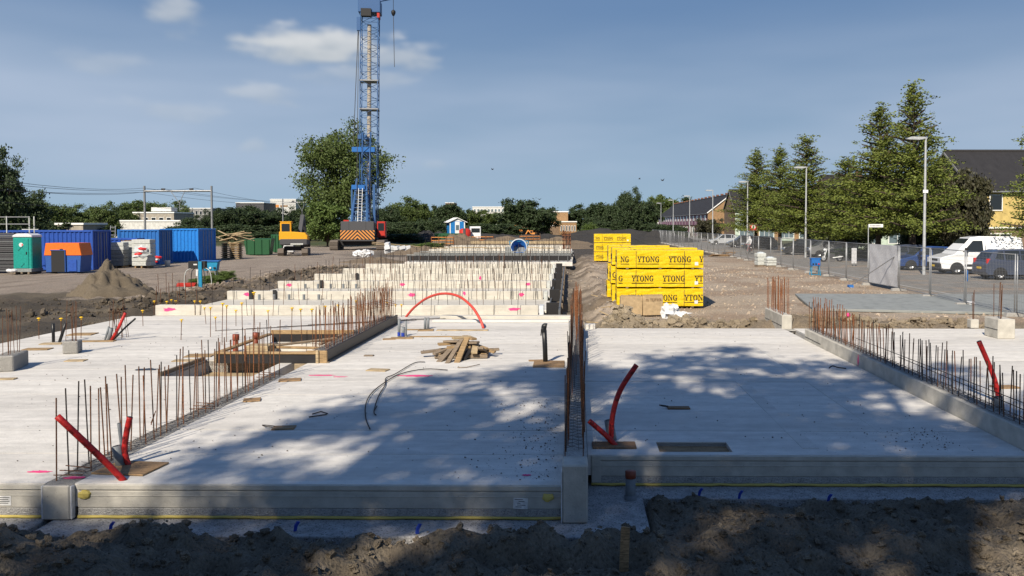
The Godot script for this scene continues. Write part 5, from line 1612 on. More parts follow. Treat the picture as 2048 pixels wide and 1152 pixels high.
func build_crane() -> void:
	var t := thing("piling_crane", "tall blue lattice piling crane with a striped counterweight", "crane", base_at(717, 98.0), 0.12)
	# tracks
	for s in [-1, 1]:
		var x: float = 2.85 * s
		var tr := part(t, "crawler_track", prism([Vector2(-2.6, 0.35), Vector2(-2.3, 0.0), Vector2(2.3, 0.0), Vector2(2.6, 0.35), Vector2(2.45, 0.95), Vector2(2.1, 1.15), Vector2(-2.1, 1.15), Vector2(-2.45, 0.95)], -0.45, 0.45, 0.03), M.track, Transform3D(Basis.from_euler(Vector3(0, PI / 2, 0)), Vector3(x - 0.25 * s, 0, -1.0)))
		for i in 6:
			box(tr, "track_shoe", Vector3(-2.58 + 0.02 * absf(i - 3), 0.18 + 0.15 * i, 0), Vector3(0.08, 0.11, 0.92), M.track)
		box(tr, "side_frame", Vector3(0, 0.55, 0.47 * -s), Vector3(3.8, 0.5, 0.06), M.machine_black)
	box(t, "undercarriage", Vector3(0, 0.85, -1.0), Vector3(4.4, 0.6, 2.2), M.machine_black)
	box(t, "turntable", Vector3(0, 1.2, -1.0), Vector3(2.6, 0.3, 2.6), M.machine_black)
	box(t, "machine_deck", Vector3(0, 1.5, -2.2), Vector3(3.4, 0.4, 5.4), M.machine_black)
	var cw := box(t, "counterweight", Vector3(-0.05, 2.15, 0.2), Vector3(3.75, 2.3, 0.9), M.machine_grey, Vector3.ZERO, 0.06)
	for x in [-0.95, 0.95]:
		box(cw, "seam", Vector3(x, 0.55, 0.452), Vector3(0.03, 1.1, 0.01), M.machine_black, Vector3.ZERO, 0.0)
	var panel := box(t, "warning_panel", Vector3(-0.05, 1.75, 0.67), Vector3(3.85, 1.05, 0.03), M.machine_black, Vector3.ZERO, 0.005)
	for i in 9:
		for s in [-1, 1]:
			var x: float = s * (0.02 + 0.42 * i)
			var pts := PackedVector2Array([Vector2(x, 0.52), Vector2(x + s * 0.21, 0.52), Vector2(x + s * 1.26, -0.52), Vector2(x + s * 1.05, -0.52)])
			for clipped in Geometry2D.intersect_polygons(pts, PackedVector2Array([Vector2(0, -0.52), Vector2(s * 1.92, -0.52), Vector2(s * 1.92, 0.52), Vector2(0, 0.52)])):
				part(panel, "stripe", prism(Array(clipped), 0.016, 0.022), M.machine_orange)
	for i in 2:
		for s in [-1, 1]:
			var x: float = -s * (0.40 + 0.42 * i)
			for clipped in Geometry2D.intersect_polygons(PackedVector2Array([Vector2(x, 0.52), Vector2(x + s * 0.21, 0.52), Vector2(x + s * 1.26, -0.52), Vector2(x + s * 1.05, -0.52)]), PackedVector2Array([Vector2(0, -0.52), Vector2(s * 1.92, -0.52), Vector2(s * 1.92, 0.52), Vector2(0, 0.52)])):
				part(panel, "stripe", prism(Array(clipped), 0.016, 0.022), M.machine_orange)
	box(t, "engine_house", Vector3(-0.1, 2.4, -2.2), Vector3(3.2, 1.6, 3.6), M.crane_blue)
	var cab := box(t, "cab", Vector3(2.35, 2.35, -3.0), Vector3(0.95, 1.9, 1.9), M.crane_red, Vector3.ZERO, 0.05)
	box(cab, "cab_window", Vector3(0.0, 0.3, 0.955), Vector3(0.7, 0.9, 0.02), M.glass_dark)
	box(t, "beacon_box", Vector3(-1.35, 3.38, 0.1), Vector3(0.6, 0.16, 0.4), M.crane_red)
	# back stays and gantry
	var st := st_new()
	for x in [-0.95, 0.85]:
		scyl(st, Vector3(x, 3.2, -1.2), Vector3(x * 0.6, 8.4, -3.6), 0.13, 0.13, 6)
		scyl(st, Vector3(x, 3.2, -3.4), Vector3(x * 0.6, 8.4, -3.6), 0.10, 0.10, 6)
	for i in 8:
		scyl(st, Vector3(-0.75, 3.4 + 0.5 * i, -1.3 - 0.2 * i), Vector3(0.7, 3.4 + 0.5 * i, -1.3 - 0.2 * i), 0.05, 0.05, 5)
	part(t, "gantry", done(st), M.crane_blue)
	st = st_new()
	for s in [-0.22, 0.22]:
		scyl(st, Vector3(s, 3.2, -0.9), Vector3(s, 7.2, -2.2), 0.04, 0.04, 5)
	for i in 12:
		scyl(st, Vector3(-0.22, 3.4 + 0.32 * i, -0.96 - 0.104 * i), Vector3(0.22, 3.4 + 0.32 * i, -0.96 - 0.104 * i), 0.035, 0.035, 5)
	part(t, "ladder", done(st), M.galv)
	box(t, "winch_housing", Vector3(-0.35, 7.35, -3.2), Vector3(1.55, 0.55, 0.9), M.container_mid, Vector3.ZERO, 0.03)
	box(t, "side_frame", Vector3(-1.1, 5.2, -3.0), Vector3(0.18, 4.0, 0.3), M.crane_blue)
	box(t, "side_frame", Vector3(1.45, 5.4, -3.2), Vector3(0.3, 4.6, 0.4), M.crane_blue)
	box(t, "cross_head", Vector3(0.15, 11.9, -4.4), Vector3(2.7, 0.6, 0.9), M.container_mid, Vector3.ZERO, 0.03)
	box(t, "cross_head", Vector3(0.0, 13.4, -4.4), Vector3(1.1, 0.5, 0.8), M.crane_blue, Vector3.ZERO, 0.03)
	# mast
	st = st_new(true)
	lattice(st, Vector3(0.55, 1.2, -5.2), Vector3(0.95, 28.6, -5.2), 2.05, 1.9, 26, 0.05)
	part(t, "mast", done(st), M.crane_blue)
	st = st_new(true)
	lattice(st, Vector3(0.2, 3.0, -4.3), Vector3(0.55, 14.0, -4.3), 0.9, 0.8, 13, 0.055)
	part(t, "lower_mast", done(st), M.crane_blue)
	for y in [16.8, 20.2]:
		box(t, "mast_collar", Vector3(0.80, y, -5.2), Vector3(2.2, 0.16, 2.0), M.galv)
	part(t, "pile_tube", cone_mesh(Vector3(0.60, 3.5, -5.2), Vector3(0.85, 27.0, -5.2), 0.26, 0.24, 12), M.wall_beige)
	box(t, "mast_head", Vector3(0.95, 29.0, -5.2), Vector3(2.6, 1.5, 2.2), M.crane_blue, Vector3.ZERO, 0.05)
	box(t, "head_block", Vector3(0.60, 28.2, -4.3), Vector3(1.2, 0.9, 0.8), M.machine_black)
	box(t, "head_bracket", Vector3(-0.30, 26.9, -4.6), Vector3(0.5, 1.6, 0.5), M.crane_blue)
	box(t, "head_side", Vector3(2.00, 28.3, -4.8), Vector3(0.3, 1.3, 1.2), M.crane_red)
	bar(t, "hoist_rope", Vector3(-0.40, 26.0, -4.4), Vector3(-1.05, 12.2, -4.2), 0.04, M.machine_grey)
	bar(t, "hoist_rope", Vector3(-0.35, 26.0, -4.5), Vector3(-0.50, 3.4, -2.2), 0.035, M.machine_grey)
	bar(t, "jib", Vector3(0.90, 29.6, -5.2), Vector3(4.00, 30.3, -5.2), 0.12, M.crane_blue)
	bar(t, "hook_rope", Vector3(3.70, 30.2, -5.2), Vector3(3.70, 28.8, -5.2), 0.03, M.machine_black)
	part(t, "hook_block", lathe([Vector2(0, 0), Vector2(0.12, 0.05), Vector2(0.26, 0.35), Vector2(0.26, 0.6), Vector2(0.1, 0.75), Vector2(0, 0.78)], 12), M.machine_black, Transform3D(Basis(), Vector3(3.7, 28.1, -5.2)))
	bar(t, "chain", Vector3(3.70, 28.1, -5.2), Vector3(3.78, 22.0, -5.2), 0.035, M.machine_grey)

# ------------------------------------------------------------------ excavators and the like
func excavator(label: String, p: Vector3, turn: float, body: String, s := 1.0, arm_up := true) -> void:
	var t := thing("excavator", label, "excavator", p, turn)
	t.scale = Vector3.ONE * s
	for k in [-1, 1]:
		var tr := part(t, "crawler_track", prism([Vector2(-1.2, 0.25), Vector2(-1.0, 0.0), Vector2(1.0, 0.0), Vector2(1.2, 0.25), Vector2(1.1, 0.6), Vector2(-1.1, 0.6)], -0.25, 0.25, 0.03), M.track, Transform3D(Basis.from_euler(Vector3(0, PI / 2, 0)), Vector3(0.95 * k, 0, 0)))
		box(tr, "side_frame", Vector3(0, 0.3, 0.26 * -k), Vector3(1.8, 0.3, 0.03), M.machine_black)
	box(t, "undercarriage", Vector3(0, 0.6, 0), Vector3(1.5, 0.35, 1.2), M.machine_black)
	box(t, "engine_body", Vector3(0.1, 1.15, 0.45), Vector3(2.2, 0.55, 1.7), M.machine_grey, Vector3.ZERO, 0.08)
	var bon := part(t, "bonnet", prism([Vector2(-1.1, 0), Vector2(1.15, 0), Vector2(1.15, 0.35), Vector2(0.95, 0.6), Vector2(-0.2, 0.7), Vector2(-1.1, 0.7)], -0.75, 0.8, 0.06), M[body], Transform3D(Basis(), Vector3(0.05, 1.3, 0.45)))
	box(bon, "rear_stripe", Vector3(0.35, 0.0, 0.83), Vector3(0.5, 0.1, 0.03), M.lamp_red)
	box(bon, "rear_plate", Vector3(0.3, -0.32, 0.42), Vector3(1.0, 0.12, 0.9), M.block_white)
	var cab := box(t, "cab", Vector3(-0.62, 2.15, -0.25), Vector3(0.9, 1.3, 1.3), M[body], Vector3.ZERO, 0.06)
	box(cab, "rear_window", Vector3(0, 0.08, 0.652), Vector3(0.66, 0.85, 0.02), M.glass_dark)
	box(cab, "side_window", Vector3(0.452, 0.08, 0), Vector3(0.02, 0.85, 1.0), M.glass_dark)
	box(cab, "side_window", Vector3(-0.452, 0.08, 0), Vector3(0.02, 0.85, 1.0), M.glass_dark)
	box(cab, "roof", Vector3(0, 0.67, 0), Vector3(0.94, 0.06, 1.34), M[body])
	var st := st_new()
	var b0 := Vector3(0.35, 1.5, -0.7)
	var b1 := Vector3(0.45, 3.3 if arm_up else 2.9, -2.4)
	var b2 := Vector3(0.5, 1.3 if arm_up else 0.9, -3.6)
	for k in [[b0, b1], [b1, b2]]:
		var mid: Vector3 = (k[0] + k[1]) / 2
		var dir: Vector3 = (k[1] - k[0])
		var bas := Basis.looking_at(dir.normalized(), Vector3.UP)
		sbox(st, mid, Vector3(0.3, 0.42, dir.length()), bas)
	part(t, "boom", done(st), M.machine_grey if s > 0.95 and body == "machine_yellow" else M[body])
	part(t, "bucket", prism([Vector2(0, 0), Vector2(0.6, -0.1), Vector2(0.7, -0.6), Vector2(0.2, -0.7), Vector2(-0.1, -0.4)], -0.4, 0.4, 0.03), M.machine_black, Transform3D(Basis.from_euler(Vector3(0, PI / 2, 0)), b2))
	bar(t, "ram", b0 + Vector3(0.2, -0.1, -0.3), (b0 + b1) / 2 + Vector3(0.2, -0.3, 0), 0.07, M.machine_black)

func build_machines() -> void:
	excavator("yellow tracked excavator seen from behind on the dirt track", base_at(588, 81.0), 0.2, "machine_yellow", 1.14)
	excavator("orange excavator working among the far dark heaps", base_at(1034, 205.0), 1.75, "machine_orange", 0.95, false)
	excavator("small orange loader beside the far excavator", base_at(1066, 190.0), 1.2, "machine_orange", 0.55, false)
	# blue concrete skip with a round mouth
	var t := thing("concrete_skip", "blue steel tub with a dark round mouth by the timber beam", "tub", base_at(1038, 69.0, 0.3))
	t.scale = Vector3.ONE * 0.56
	part(t, "drum", lathe([Vector2(0.0, -0.9), Vector2(0.95, -0.9), Vector2(1.1, 0.9), Vector2(1.2, 1.0), Vector2(1.1, 1.02), Vector2(0.98, 0.9), Vector2(0.85, -0.6), Vector2(0, -0.6)], 24), M.container_mid, Transform3D(Basis.from_euler(Vector3(1.25, 0, 0)), Vector3(0, 1.2, 0)))
	part(t, "rim", lathe([Vector2(1.08, 0.98), Vector2(1.22, 0.96), Vector2(1.24, 1.08), Vector2(1.1, 1.1)], 24), M.plastic_clear, Transform3D(Basis.from_euler(Vector3(1.25, 0, 0)), Vector3(0, 1.2, 0)))
	box(t, "frame_bar", Vector3(0, 2.35, 0.4), Vector3(2.7, 0.12, 0.2), M.cyan_paint)
	box(t, "frame_leg", Vector3(-1.25, 1.75, 0.3), Vector3(0.1, 1.2, 0.12), M.cyan_paint, Vector3(0, 0, 0.3))
	box(t, "frame_leg", Vector3(1.25, 1.75, 0.3), Vector3(0.1, 1.2, 0.12), M.cyan_paint, Vector3(0, 0, -0.3))
	box(t, "cradle", Vector3(0, 0.12, 0), Vector3(1.8, 0.24, 1.4), M.machine_grey)
	var tb := thing("timber_beam", "long pale timber beam laid level in the far foundation", "beam", Vector3(-4.9, 1.02, -85.5))
	box(tb, "beam", Vector3(-0.2, 0.12, 0), Vector3(9.6, 0.26, 0.3), M.timber_pale)
	for i in 7:
		box(tb, "prop", Vector3(-4.6 + 1.5 * i, -0.45, 0), Vector3(0.12, 0.9, 0.12), M.timber_grey)
	var cl := thing("rebar_cage", "rusty upright rebar cage at the right end of the timber beam", "cage", base_at(1133, 72.0))
	for i in 8:
		bar(cl, "rebar", Vector3(-0.3 + 0.09 * i, 0.3, 0.1 * (i % 3)), Vector3(-0.3 + 0.09 * i, 2.4, 0.1 * (i % 3)), 0.03, M.rebar_old)
	for i in 5:
		box(cl, "stirrup", Vector3(0, 0.6 + 0.35 * i, 0.1), Vector3(0.8, 0.03, 0.3), M.rebar_old)
	box(cl, "footing", Vector3(0, 0.2, 0), Vector3(1.2, 0.4, 0.8), M.slab2)
	# heaps of soil far off
	var heaps := [[1225, 150, 15, 6, 2.1, "soil_dark", "widest dark soil heap before the far brick buildings"], [1320, 140, 6, 5, 1.9, "soil_dark", "dark soil heap left of the far street"], [1150, 130, 9, 5, 1.2, "soil_dark", "low dark soil heap left of the widest heap"], [1080, 150, 12, 5, 1.2, "soil_dark", "low dark soil heap under the far excavator"], [980, 150, 12, 5, 1.3, "soil_dark", "dark soil heap left of the far excavator"], [860, 140, 6, 4, 1.9, "soil_dark", "grey-black soil heap beside the blue gabled house"], [920, 112, 5.0, 3.5, 1.7, "soil_brown", "brown soil heap with green weeds left of the timber beam"], [1110, 105, 7, 3.5, 1.3, "soil_brown", "brown heap behind the timber beam"], [1240, 104, 4.5, 3, 1.5, "soil_dark", "small dark heap left of the farthest yellow stack"], [1010, 108, 6, 3.5, 1.4, "soil_brown", "brown heap behind the blue tub"], [748, 66, 2.6, 1.6, 0.45, "soil_brown", "small brown bank below the white foam blocks"], [846, 84, 3.6, 2.2, 0.75, "soil_brown", "brown earth bank right of the crane"]]
	for i in heaps.size():
		var k: Array = heaps[i]
		heap("soil_heap", k[6], base_at(k[0], k[1]), k[2], k[3], k[4], M[k[5]], 20 + i, 0.0)
	for k in [[885, 108, "orange steel edge fence left of the timber beam"], [965, 112, "orange steel barrier behind the timber beam"], [1060, 118, "orange barrier behind the blue tub"]]:
		var b := thing("orange_barrier", k[2], "barrier", base_at(k[0], k[1]), 0.1)
		for i in 3:
			bar(b, "rail", Vector3(-1.4, 0.5 + 0.4 * i, 0), Vector3(1.4, 0.5 + 0.4 * i, 0), 0.05, M.machine_orange)
		for i in 4:
			bar(b, "post", Vector3(-1.4 + 0.93 * i, 0, 0), Vector3(-1.4 + 0.93 * i, 1.4, 0), 0.06, M.rebar_old)
	var rd := thing("red_tank", "red round tank beside the blue gabled house", "tank", base_at(930, 138.0))
	part(rd, "drum", lathe([Vector2(0, 0), Vector2(0.95, 0), Vector2(0.95, 2.0), Vector2(0.6, 2.25), Vector2(0, 2.3)], 16), M.crane_red)
	box(rd, "ladder_rail", Vector3(0, 1.2, 0.98), Vector3(0.4, 2.2, 0.05), M.machine_grey)
	var gs := thing("green_skip", "long low green skip in front of the blue gabled house", "skip", base_at(898, 136.0))
	part(gs, "tub", prism([Vector2(-2.0, 0), Vector2(2.0, 0), Vector2(2.4, 1.5), Vector2(-2.4, 1.5)], -1.2, 0.0, 0.03), M.skip_green)
	for x in [-1.4, 0.0, 1.4]:
		box(gs, "rib", Vector3(x, 0.75, 0.04), Vector3(0.1, 1.4, 0.08), M.skip_green)

# ------------------------------------------------------------------ fence and street
func build_fence() -> void:
	# shared meshes of one panel: 3.5 m wide, 2 m high, in x; foot at the origin end
	var st := st_new(true)
	for x in [0.04, 3.41]:
		scyl(st, Vector3(x, 0.08, 0), Vector3(x, 2.02, 0), 0.021, 0.021, 8)
	for y in [0.14, 2.0]:
		scyl(st, Vector3(0.04, y, 0), Vector3(3.41, y, 0), 0.017, 0.017, 6)
	var frame := done(st)
	st = st_new()
	for i in 33:
		scyl(st, Vector3(0.14 + 0.1 * i, 0.14, 0.0), Vector3(0.14 + 0.1 * i, 2.0, 0.0), 0.0034, 0.0034, 3, false)
	for i in 9:
		scyl(st, Vector3(0.04, 0.3 + 0.19 * i, 0.005), Vector3(3.41, 0.3 + 0.19 * i, 0.005), 0.0034, 0.0034, 3, false)
	var wires := done(st)
	var foot := prism([Vector2(-0.34, 0), Vector2(0.34, 0), Vector2(0.30, 0.13), Vector2(-0.30, 0.13)], -0.11, 0.11, 0.015)
	var n := 37
	for i in range(1, n):
		var z := -20.35 - 3.5 * i
		var x := 14.35 + 0.35 * smoothstep(-20.0, -45.0, z) + 0.1 * sin(i * 1.7)
		var x2 := 14.35 + 0.35 * smoothstep(-20.0, -45.0, z - 3.5) + 0.1 * sin((i + 1) * 1.7)
		var lab := "wire mesh fence panel, %s from the right photo edge" % ordinal(i - 1)
		if i == 5:
			lab = "fence panel covered with a grey-white sheet and braced by a strut"
		var dirv := Vector3(x2 - x, 0, -3.5)
		var t := thing("fence_panel", lab, "fence", Vector3(x, 0.02, z), atan2(-dirv.z, dirv.x), "site fence panels along the street")
		part(t, "frame", frame, M.galv)
		part(t, "wire_mesh", wires, M.galv).set_meta("kind", "stuff")
		part(t, "foot", foot, M.foot, Transform3D(Basis.from_euler(Vector3(0, PI / 2, 0)), Vector3(0, -0.01, 0)))
		if i == 5:
			var cloth := st_new(true)
			for a in 12:
				for b in 8:
					var q := []
					for c in [[0, 0], [0, 1], [1, 1], [1, 0]]:
						var u: float = 0.06 + 3.3 * (a + c[0]) / 12.0
						var v: float = 0.16 + 1.86 * (b + c[1]) / 8.0
						q.append(Vector3(u, v, -0.035 - 0.025 * noise(u, v, 1.3)))
					quad(cloth, q[0], q[1], q[2], q[3])
					for k in 4:
						q[k].z += 0.004
					quad(cloth, q[3], q[2], q[1], q[0])
			cloth.index()
			part(t, "sheet", done(cloth), M.tarp)
			bar(t, "strut", Vector3(0.4, 1.5, -0.06), Vector3(2.4, 0.05, -1.3), 0.025, M.galv)
			part(t, "strut_foot", foot, M.container_mid, Transform3D(Basis().scaled(Vector3(0.5, 0.9, 0.9)), Vector3(2.4, -0.02, -1.3)))
		if i == 3:
			box(t, "blue_clamp", Vector3(0.0, 1.1, 0.05), Vector3(0.16, 0.4, 0.06), M.container_mid)
			part(t, "white_foot", lump(44, 0.6, 0.3), M.plastic_white, Transform3D(Basis().scaled(Vector3(0.4, 0.3, 0.3)), Vector3(0.0, 0.1, 0.2)))
	# things along the fence
	var bx := thing("power_box", "blue power box on a pale trestle beside the fence", "power box", g(1630, 551, 0.0))
	box(bx, "cabinet", Vector3(0, 0.78, 0), Vector3(0.52, 0.42, 0.35), M.container_mid)
	box(bx, "lid", Vector3(0, 1.0, 0), Vector3(0.58, 0.05, 0.4), M.container_mid)
	for i in 3:
		box(bx, "socket", Vector3(-0.16 + 0.16 * i, 0.68, 0.19), Vector3(0.09, 0.09, 0.04), M.machine_black if i != 2 else M.crane_red)
	for x in [-0.2, 0.2]:
		bar(bx, "leg", Vector3(x * 1.35, 0, 0.2), Vector3(x, 0.58, 0.1), 0.025, M.cyan_paint)
		bar(bx, "leg", Vector3(x * 1.35, 0, -0.2), Vector3(x, 0.58, -0.1), 0.025, M.cyan_paint)
	bar(bx, "brace", Vector3(-0.27, 0.06, 0.2), Vector3(0.27, 0.06, 0.2), 0.018, M.cyan_paint)
	for k in [[1521, 533, 0.65, 0.85, "taller clear-wrapped pallet of blocks at the fence"], [1540, 534, 0.68, 0.55, "lower clear-wrapped pallet of blocks at the fence"]]:
		var t := thing("wrapped_pallet", k[4], "pallet", g(k[0], k[1], 0.0), 0.15)
		box(t, "skid", Vector3(0, 0.05, 0), Vector3(k[2], 0.1, 0.7), M.timber_grey)
		for l in 3:
			box(t, "block_layer", Vector3(R.randf_range(-0.02, 0.02), 0.1 + k[3] / 3.0 * (l + 0.5), 0), Vector3(k[2], k[3] / 3.0 - 0.012, 0.7), M.block_white, Vector3(0, R.randf_range(-0.04, 0.04), 0), 0.03)
		part(t, "film", lump(60 + k[0] % 5, 0.9, 0.12, 7, 10), M.plastic_clear, Transform3D(Basis().scaled(Vector3(k[2] * 0.9, 0.3, 0.7)), Vector3(0, k[3] + 0.06, 0)))
	for k in [[1440, 513, 2.2, "brown heap of boards at the fence foot"], [1455, 508, 1.4, "small orange-brown board stack at the fence"]]:
		var t := thing("board_heap", k[3], "boards", g(k[0], k[1], 0.0), 0.2)
		for i in 3:
			box(t, "board", Vector3(0.1 * i, 0.05 + 0.06 * i, 0), Vector3(k[2], 0.05, 0.4), M.ply, Vector3(0, 0.1 * i, 0))
	var ws := thing("blinding_slab", "fresh grey concrete paving strip before the fence", "slab", Vector3(10.0, 0.0, -30.5))
	var a := g(1590, 590, 0.03)
	var b := g(1812, 592, 0.03)
	var c := g(2048, 655, 0.03)
	var d := g(1990, 650, 0.03)
	var e := g(1625, 620, 0.03)
	part(ws, "sheet", prism([Vector2(a.x - 10, -a.z - 30.5), Vector2(13.9, -b.z - 30.5), Vector2(13.9, -5.2), Vector2(9.5, -5.9), Vector2(7.4, -3.2), Vector2(e.x - 10, -e.z - 30.5)], 0.0, 0.09, 0.01), M.wet_concrete, Transform3D(Basis(Vector3(1, 0, 0), Vector3(0, 0, -1), Vector3(0, 1, 0)), Vector3.ZERO))

func build_street() -> void:
	var st := st_new()
	sbox(st, Vector3(23.6, -0.03, -170), Vector3(14.4, 0.08, 420))
	struct("road", done(st), M.asphalt)
	st = st_new()
	sbox(st, Vector3(16.0, 0.005, -170), Vector3(0.16, 0.12, 420))
	struct("kerb", done(st), M.kerb)
	st = st_new()
	sbox(st, Vector3(28.8, 0.02, -170), Vector3(2.2, 0.12, 420))
	struct("pavement", done(st), M.paving)
	# lamp posts
	for i in 11:
		var d: float = 50.0 + 25.8 * i
		var p := Vector3(20.9 + 0.008 * (d - 50.0), 0.01, -d)
		var h := 8.0
		var t := thing("street_lamp", "tall pale street lamp, %s from the right along the road" % ordinal(i), "street lamp", p, 0.0, "street lamps along the road")
		part(t, "pole", cone_mesh(Vector3.ZERO, Vector3(0, h, 0), 0.095, 0.055, 10), M.lamp_post)
		box(t, "arm", Vector3(-0.25, h + 0.02, 0), Vector3(0.7, 0.06, 0.06), M.lamp_post)
		part(t, "lamp_head", prism([Vector2(-1.0, 0.0), Vector2(-0.95, -0.07), Vector2(-0.25, -0.1), Vector2(0.1, -0.03), Vector2(0.1, 0.08), Vector2(-0.7, 0.1)], -0.14, 0.14, 0.02), M.lamp_post, Transform3D(Basis(), Vector3(-0.15, h, 0)))
		box(t, "door_box", Vector3(-0.0, 0.7, 0.09), Vector3(0.1, 0.4, 0.03), M.galv)
		if i == 0:
			box(t, "small_sign", Vector3(0, 4.9, 0.08), Vector3(0.3, 0.18, 0.02), M.frame_white)
	var rs := thing("road_sign", "round red-rimmed road sign on a brown backing at the lamp post", "sign", base_at(1507, 100.0), 0.1)
	bar(rs, "pole", Vector3.ZERO, Vector3(0, 2.9, 0), 0.04, M.galv)
	var circle := []
	var c2 := []
	for i in 24:
		circle.append(Vector2(cos(TAU * i / 24), sin(TAU * i / 24)) * 0.38)
		c2.append(Vector2(cos(TAU * i / 24), sin(TAU * i / 24)) * 0.24)
	box(rs, "backing", Vector3(0, 2.6, -0.02), Vector3(1.1, 0.85, 0.03), M.brick_red, Vector3.ZERO, 0.01)
	part(rs, "disc", prism(circle, 0.0, 0.02), M.sign_red, Transform3D(Basis(), Vector3(0, 2.65, 0.0)))
	part(rs, "face", prism(c2, 0.0, 0.005), M.frame_white, Transform3D(Basis(), Vector3(0, 2.65, 0.021)))
	box(rs, "symbol", Vector3(0, 2.65, 0.028), Vector3(0.16, 0.2, 0.004), M.machine_grey, Vector3.ZERO, 0.0)
	var ns := thing("street_name_sign", "white street name board on a thin post by the fence", "sign", base_at(1737, 58.0))
	bar(ns, "post", Vector3.ZERO, Vector3(0, 2.97, 0), 0.03, M.lamp_post)
	box(ns, "board", Vector3(0.5, 2.88, 0), Vector3(1.0, 0.22, 0.03), M.frame_white)
	for i in 8:
		box(ns, "letter", Vector3(0.15 + 0.09 * i, 2.88, 0.017), Vector3(0.05, 0.09, 0.003), M.machine_grey, Vector3.ZERO, 0.0)
	var gpn := thing("notice_panel", "plain grey notice panel behind the fence near the name board", "panel", base_at(1709, 60.0))
	box(gpn, "panel", Vector3(0, 0.75, 0), Vector3(0.36, 1.1, 0.05), M.tarp)
	bar(gpn, "post", Vector3(0, 0, 0), Vector3(0, 0.3, 0), 0.04, M.galv)
	# hedge and planting strips beside the cars
	for k in [[1700, 72, 4.5, 1.0, 0.8, "low hedge behind the fence below the name board"], [1610, 92, 5.0, 1.2, 1.0, "hedge before the grey van"], [1635, 86, 2.2, 2.0, 1.8, "clipped dark hedge left of the grey van"]]:
		shrub(k[5], base_at(k[0], k[1]), k[2], k[3], k[4], "leaf_dark")

# ------------------------------------------------------------------ vehicles
func loft(profile: Array, wf: Callable, inset := 0.06) -> Mesh:
	# profile in x, y (clockwise or not); half width from wf(x, y); the flanks slightly rounded
	var poly := PackedVector2Array(profile)
	if Geometry2D.is_polygon_clockwise(poly):
		poly.reverse()
	var n := poly.size()
	var cap := PackedVector2Array()
	for i in n:
		var a := (poly[i] - poly[(i - 1 + n) % n]).normalized()
		var b := (poly[(i + 1) % n] - poly[i]).normalized()
		cap.append(poly[i] - (a.orthogonal() + b.orthogonal()).normalized() * inset)
	var ids := Geometry2D.triangulate_polygon(cap)
	var st := st_new()
	var rings := [[], [], [], []]
	for i in n:
		var w: float = wf.call(poly[i].x, poly[i].y)
		rings[0].append(Vector3(cap[i].x, cap[i].y, -w))
		rings[1].append(Vector3(poly[i].x, poly[i].y, -w + inset))
		rings[2].append(Vector3(poly[i].x, poly[i].y, w - inset))
		rings[3].append(Vector3(cap[i].x, cap[i].y, w))
	for k in 3:
		for i in n:
			var j := (i + 1) % n
			quad(st, rings[k][i], rings[k + 1][i], rings[k + 1][j], rings[k][j])
	for i in range(0, ids.size(), 3):
		var a: Vector3 = rings[3][ids[i]]
		var b: Vector3 = rings[3][ids[i + 1]]
		var c: Vector3 = rings[3][ids[i + 2]]
		var s := (b - a).cross(c - a).z > 0.0
		if s:
			tri(st, a, c, b)
			tri(st, rings[0][ids[i]], rings[0][ids[i + 1]], rings[0][ids[i + 2]])
		else:
			tri(st, a, b, c)
			tri(st, rings[0][ids[i]], rings[0][ids[i + 2]], rings[0][ids[i + 1]])
	return done(st)

func wheel(t: Node3D, x: float, z: float, r: float, side: float) -> void:
	var tyre := part(t, "wheel", lathe([Vector2(r * 0.6, -0.1), Vector2(r * 0.94, -0.1), Vector2(r, -0.06), Vector2(r, 0.06), Vector2(r * 0.94, 0.1), Vector2(r * 0.6, 0.1)], 18), M.tyre, Transform3D(Basis.from_euler(Vector3(PI / 2, 0, 0)), Vector3(x, r, z)))
	var rim := part(tyre, "rim", lathe([Vector2(0.0, 0.03), Vector2(r * 0.18, 0.04), Vector2(r * 0.6, 0.02), Vector2(r * 0.66, 0.09)], 14), M.rim, Transform3D(Basis() if side > 0 else Basis.from_euler(Vector3(PI, 0, 0)), Vector3.ZERO))
	for i in 5:
		box(tyre, "spoke_gap", Vector3(cos(TAU * i / 5) * r * 0.42, 0.05 * side, sin(TAU * i / 5) * r * 0.42), Vector3(r * 0.26, 0.03, r * 0.14), M.tyre, Vector3(0, -TAU * i / 5, 0), 0.005)

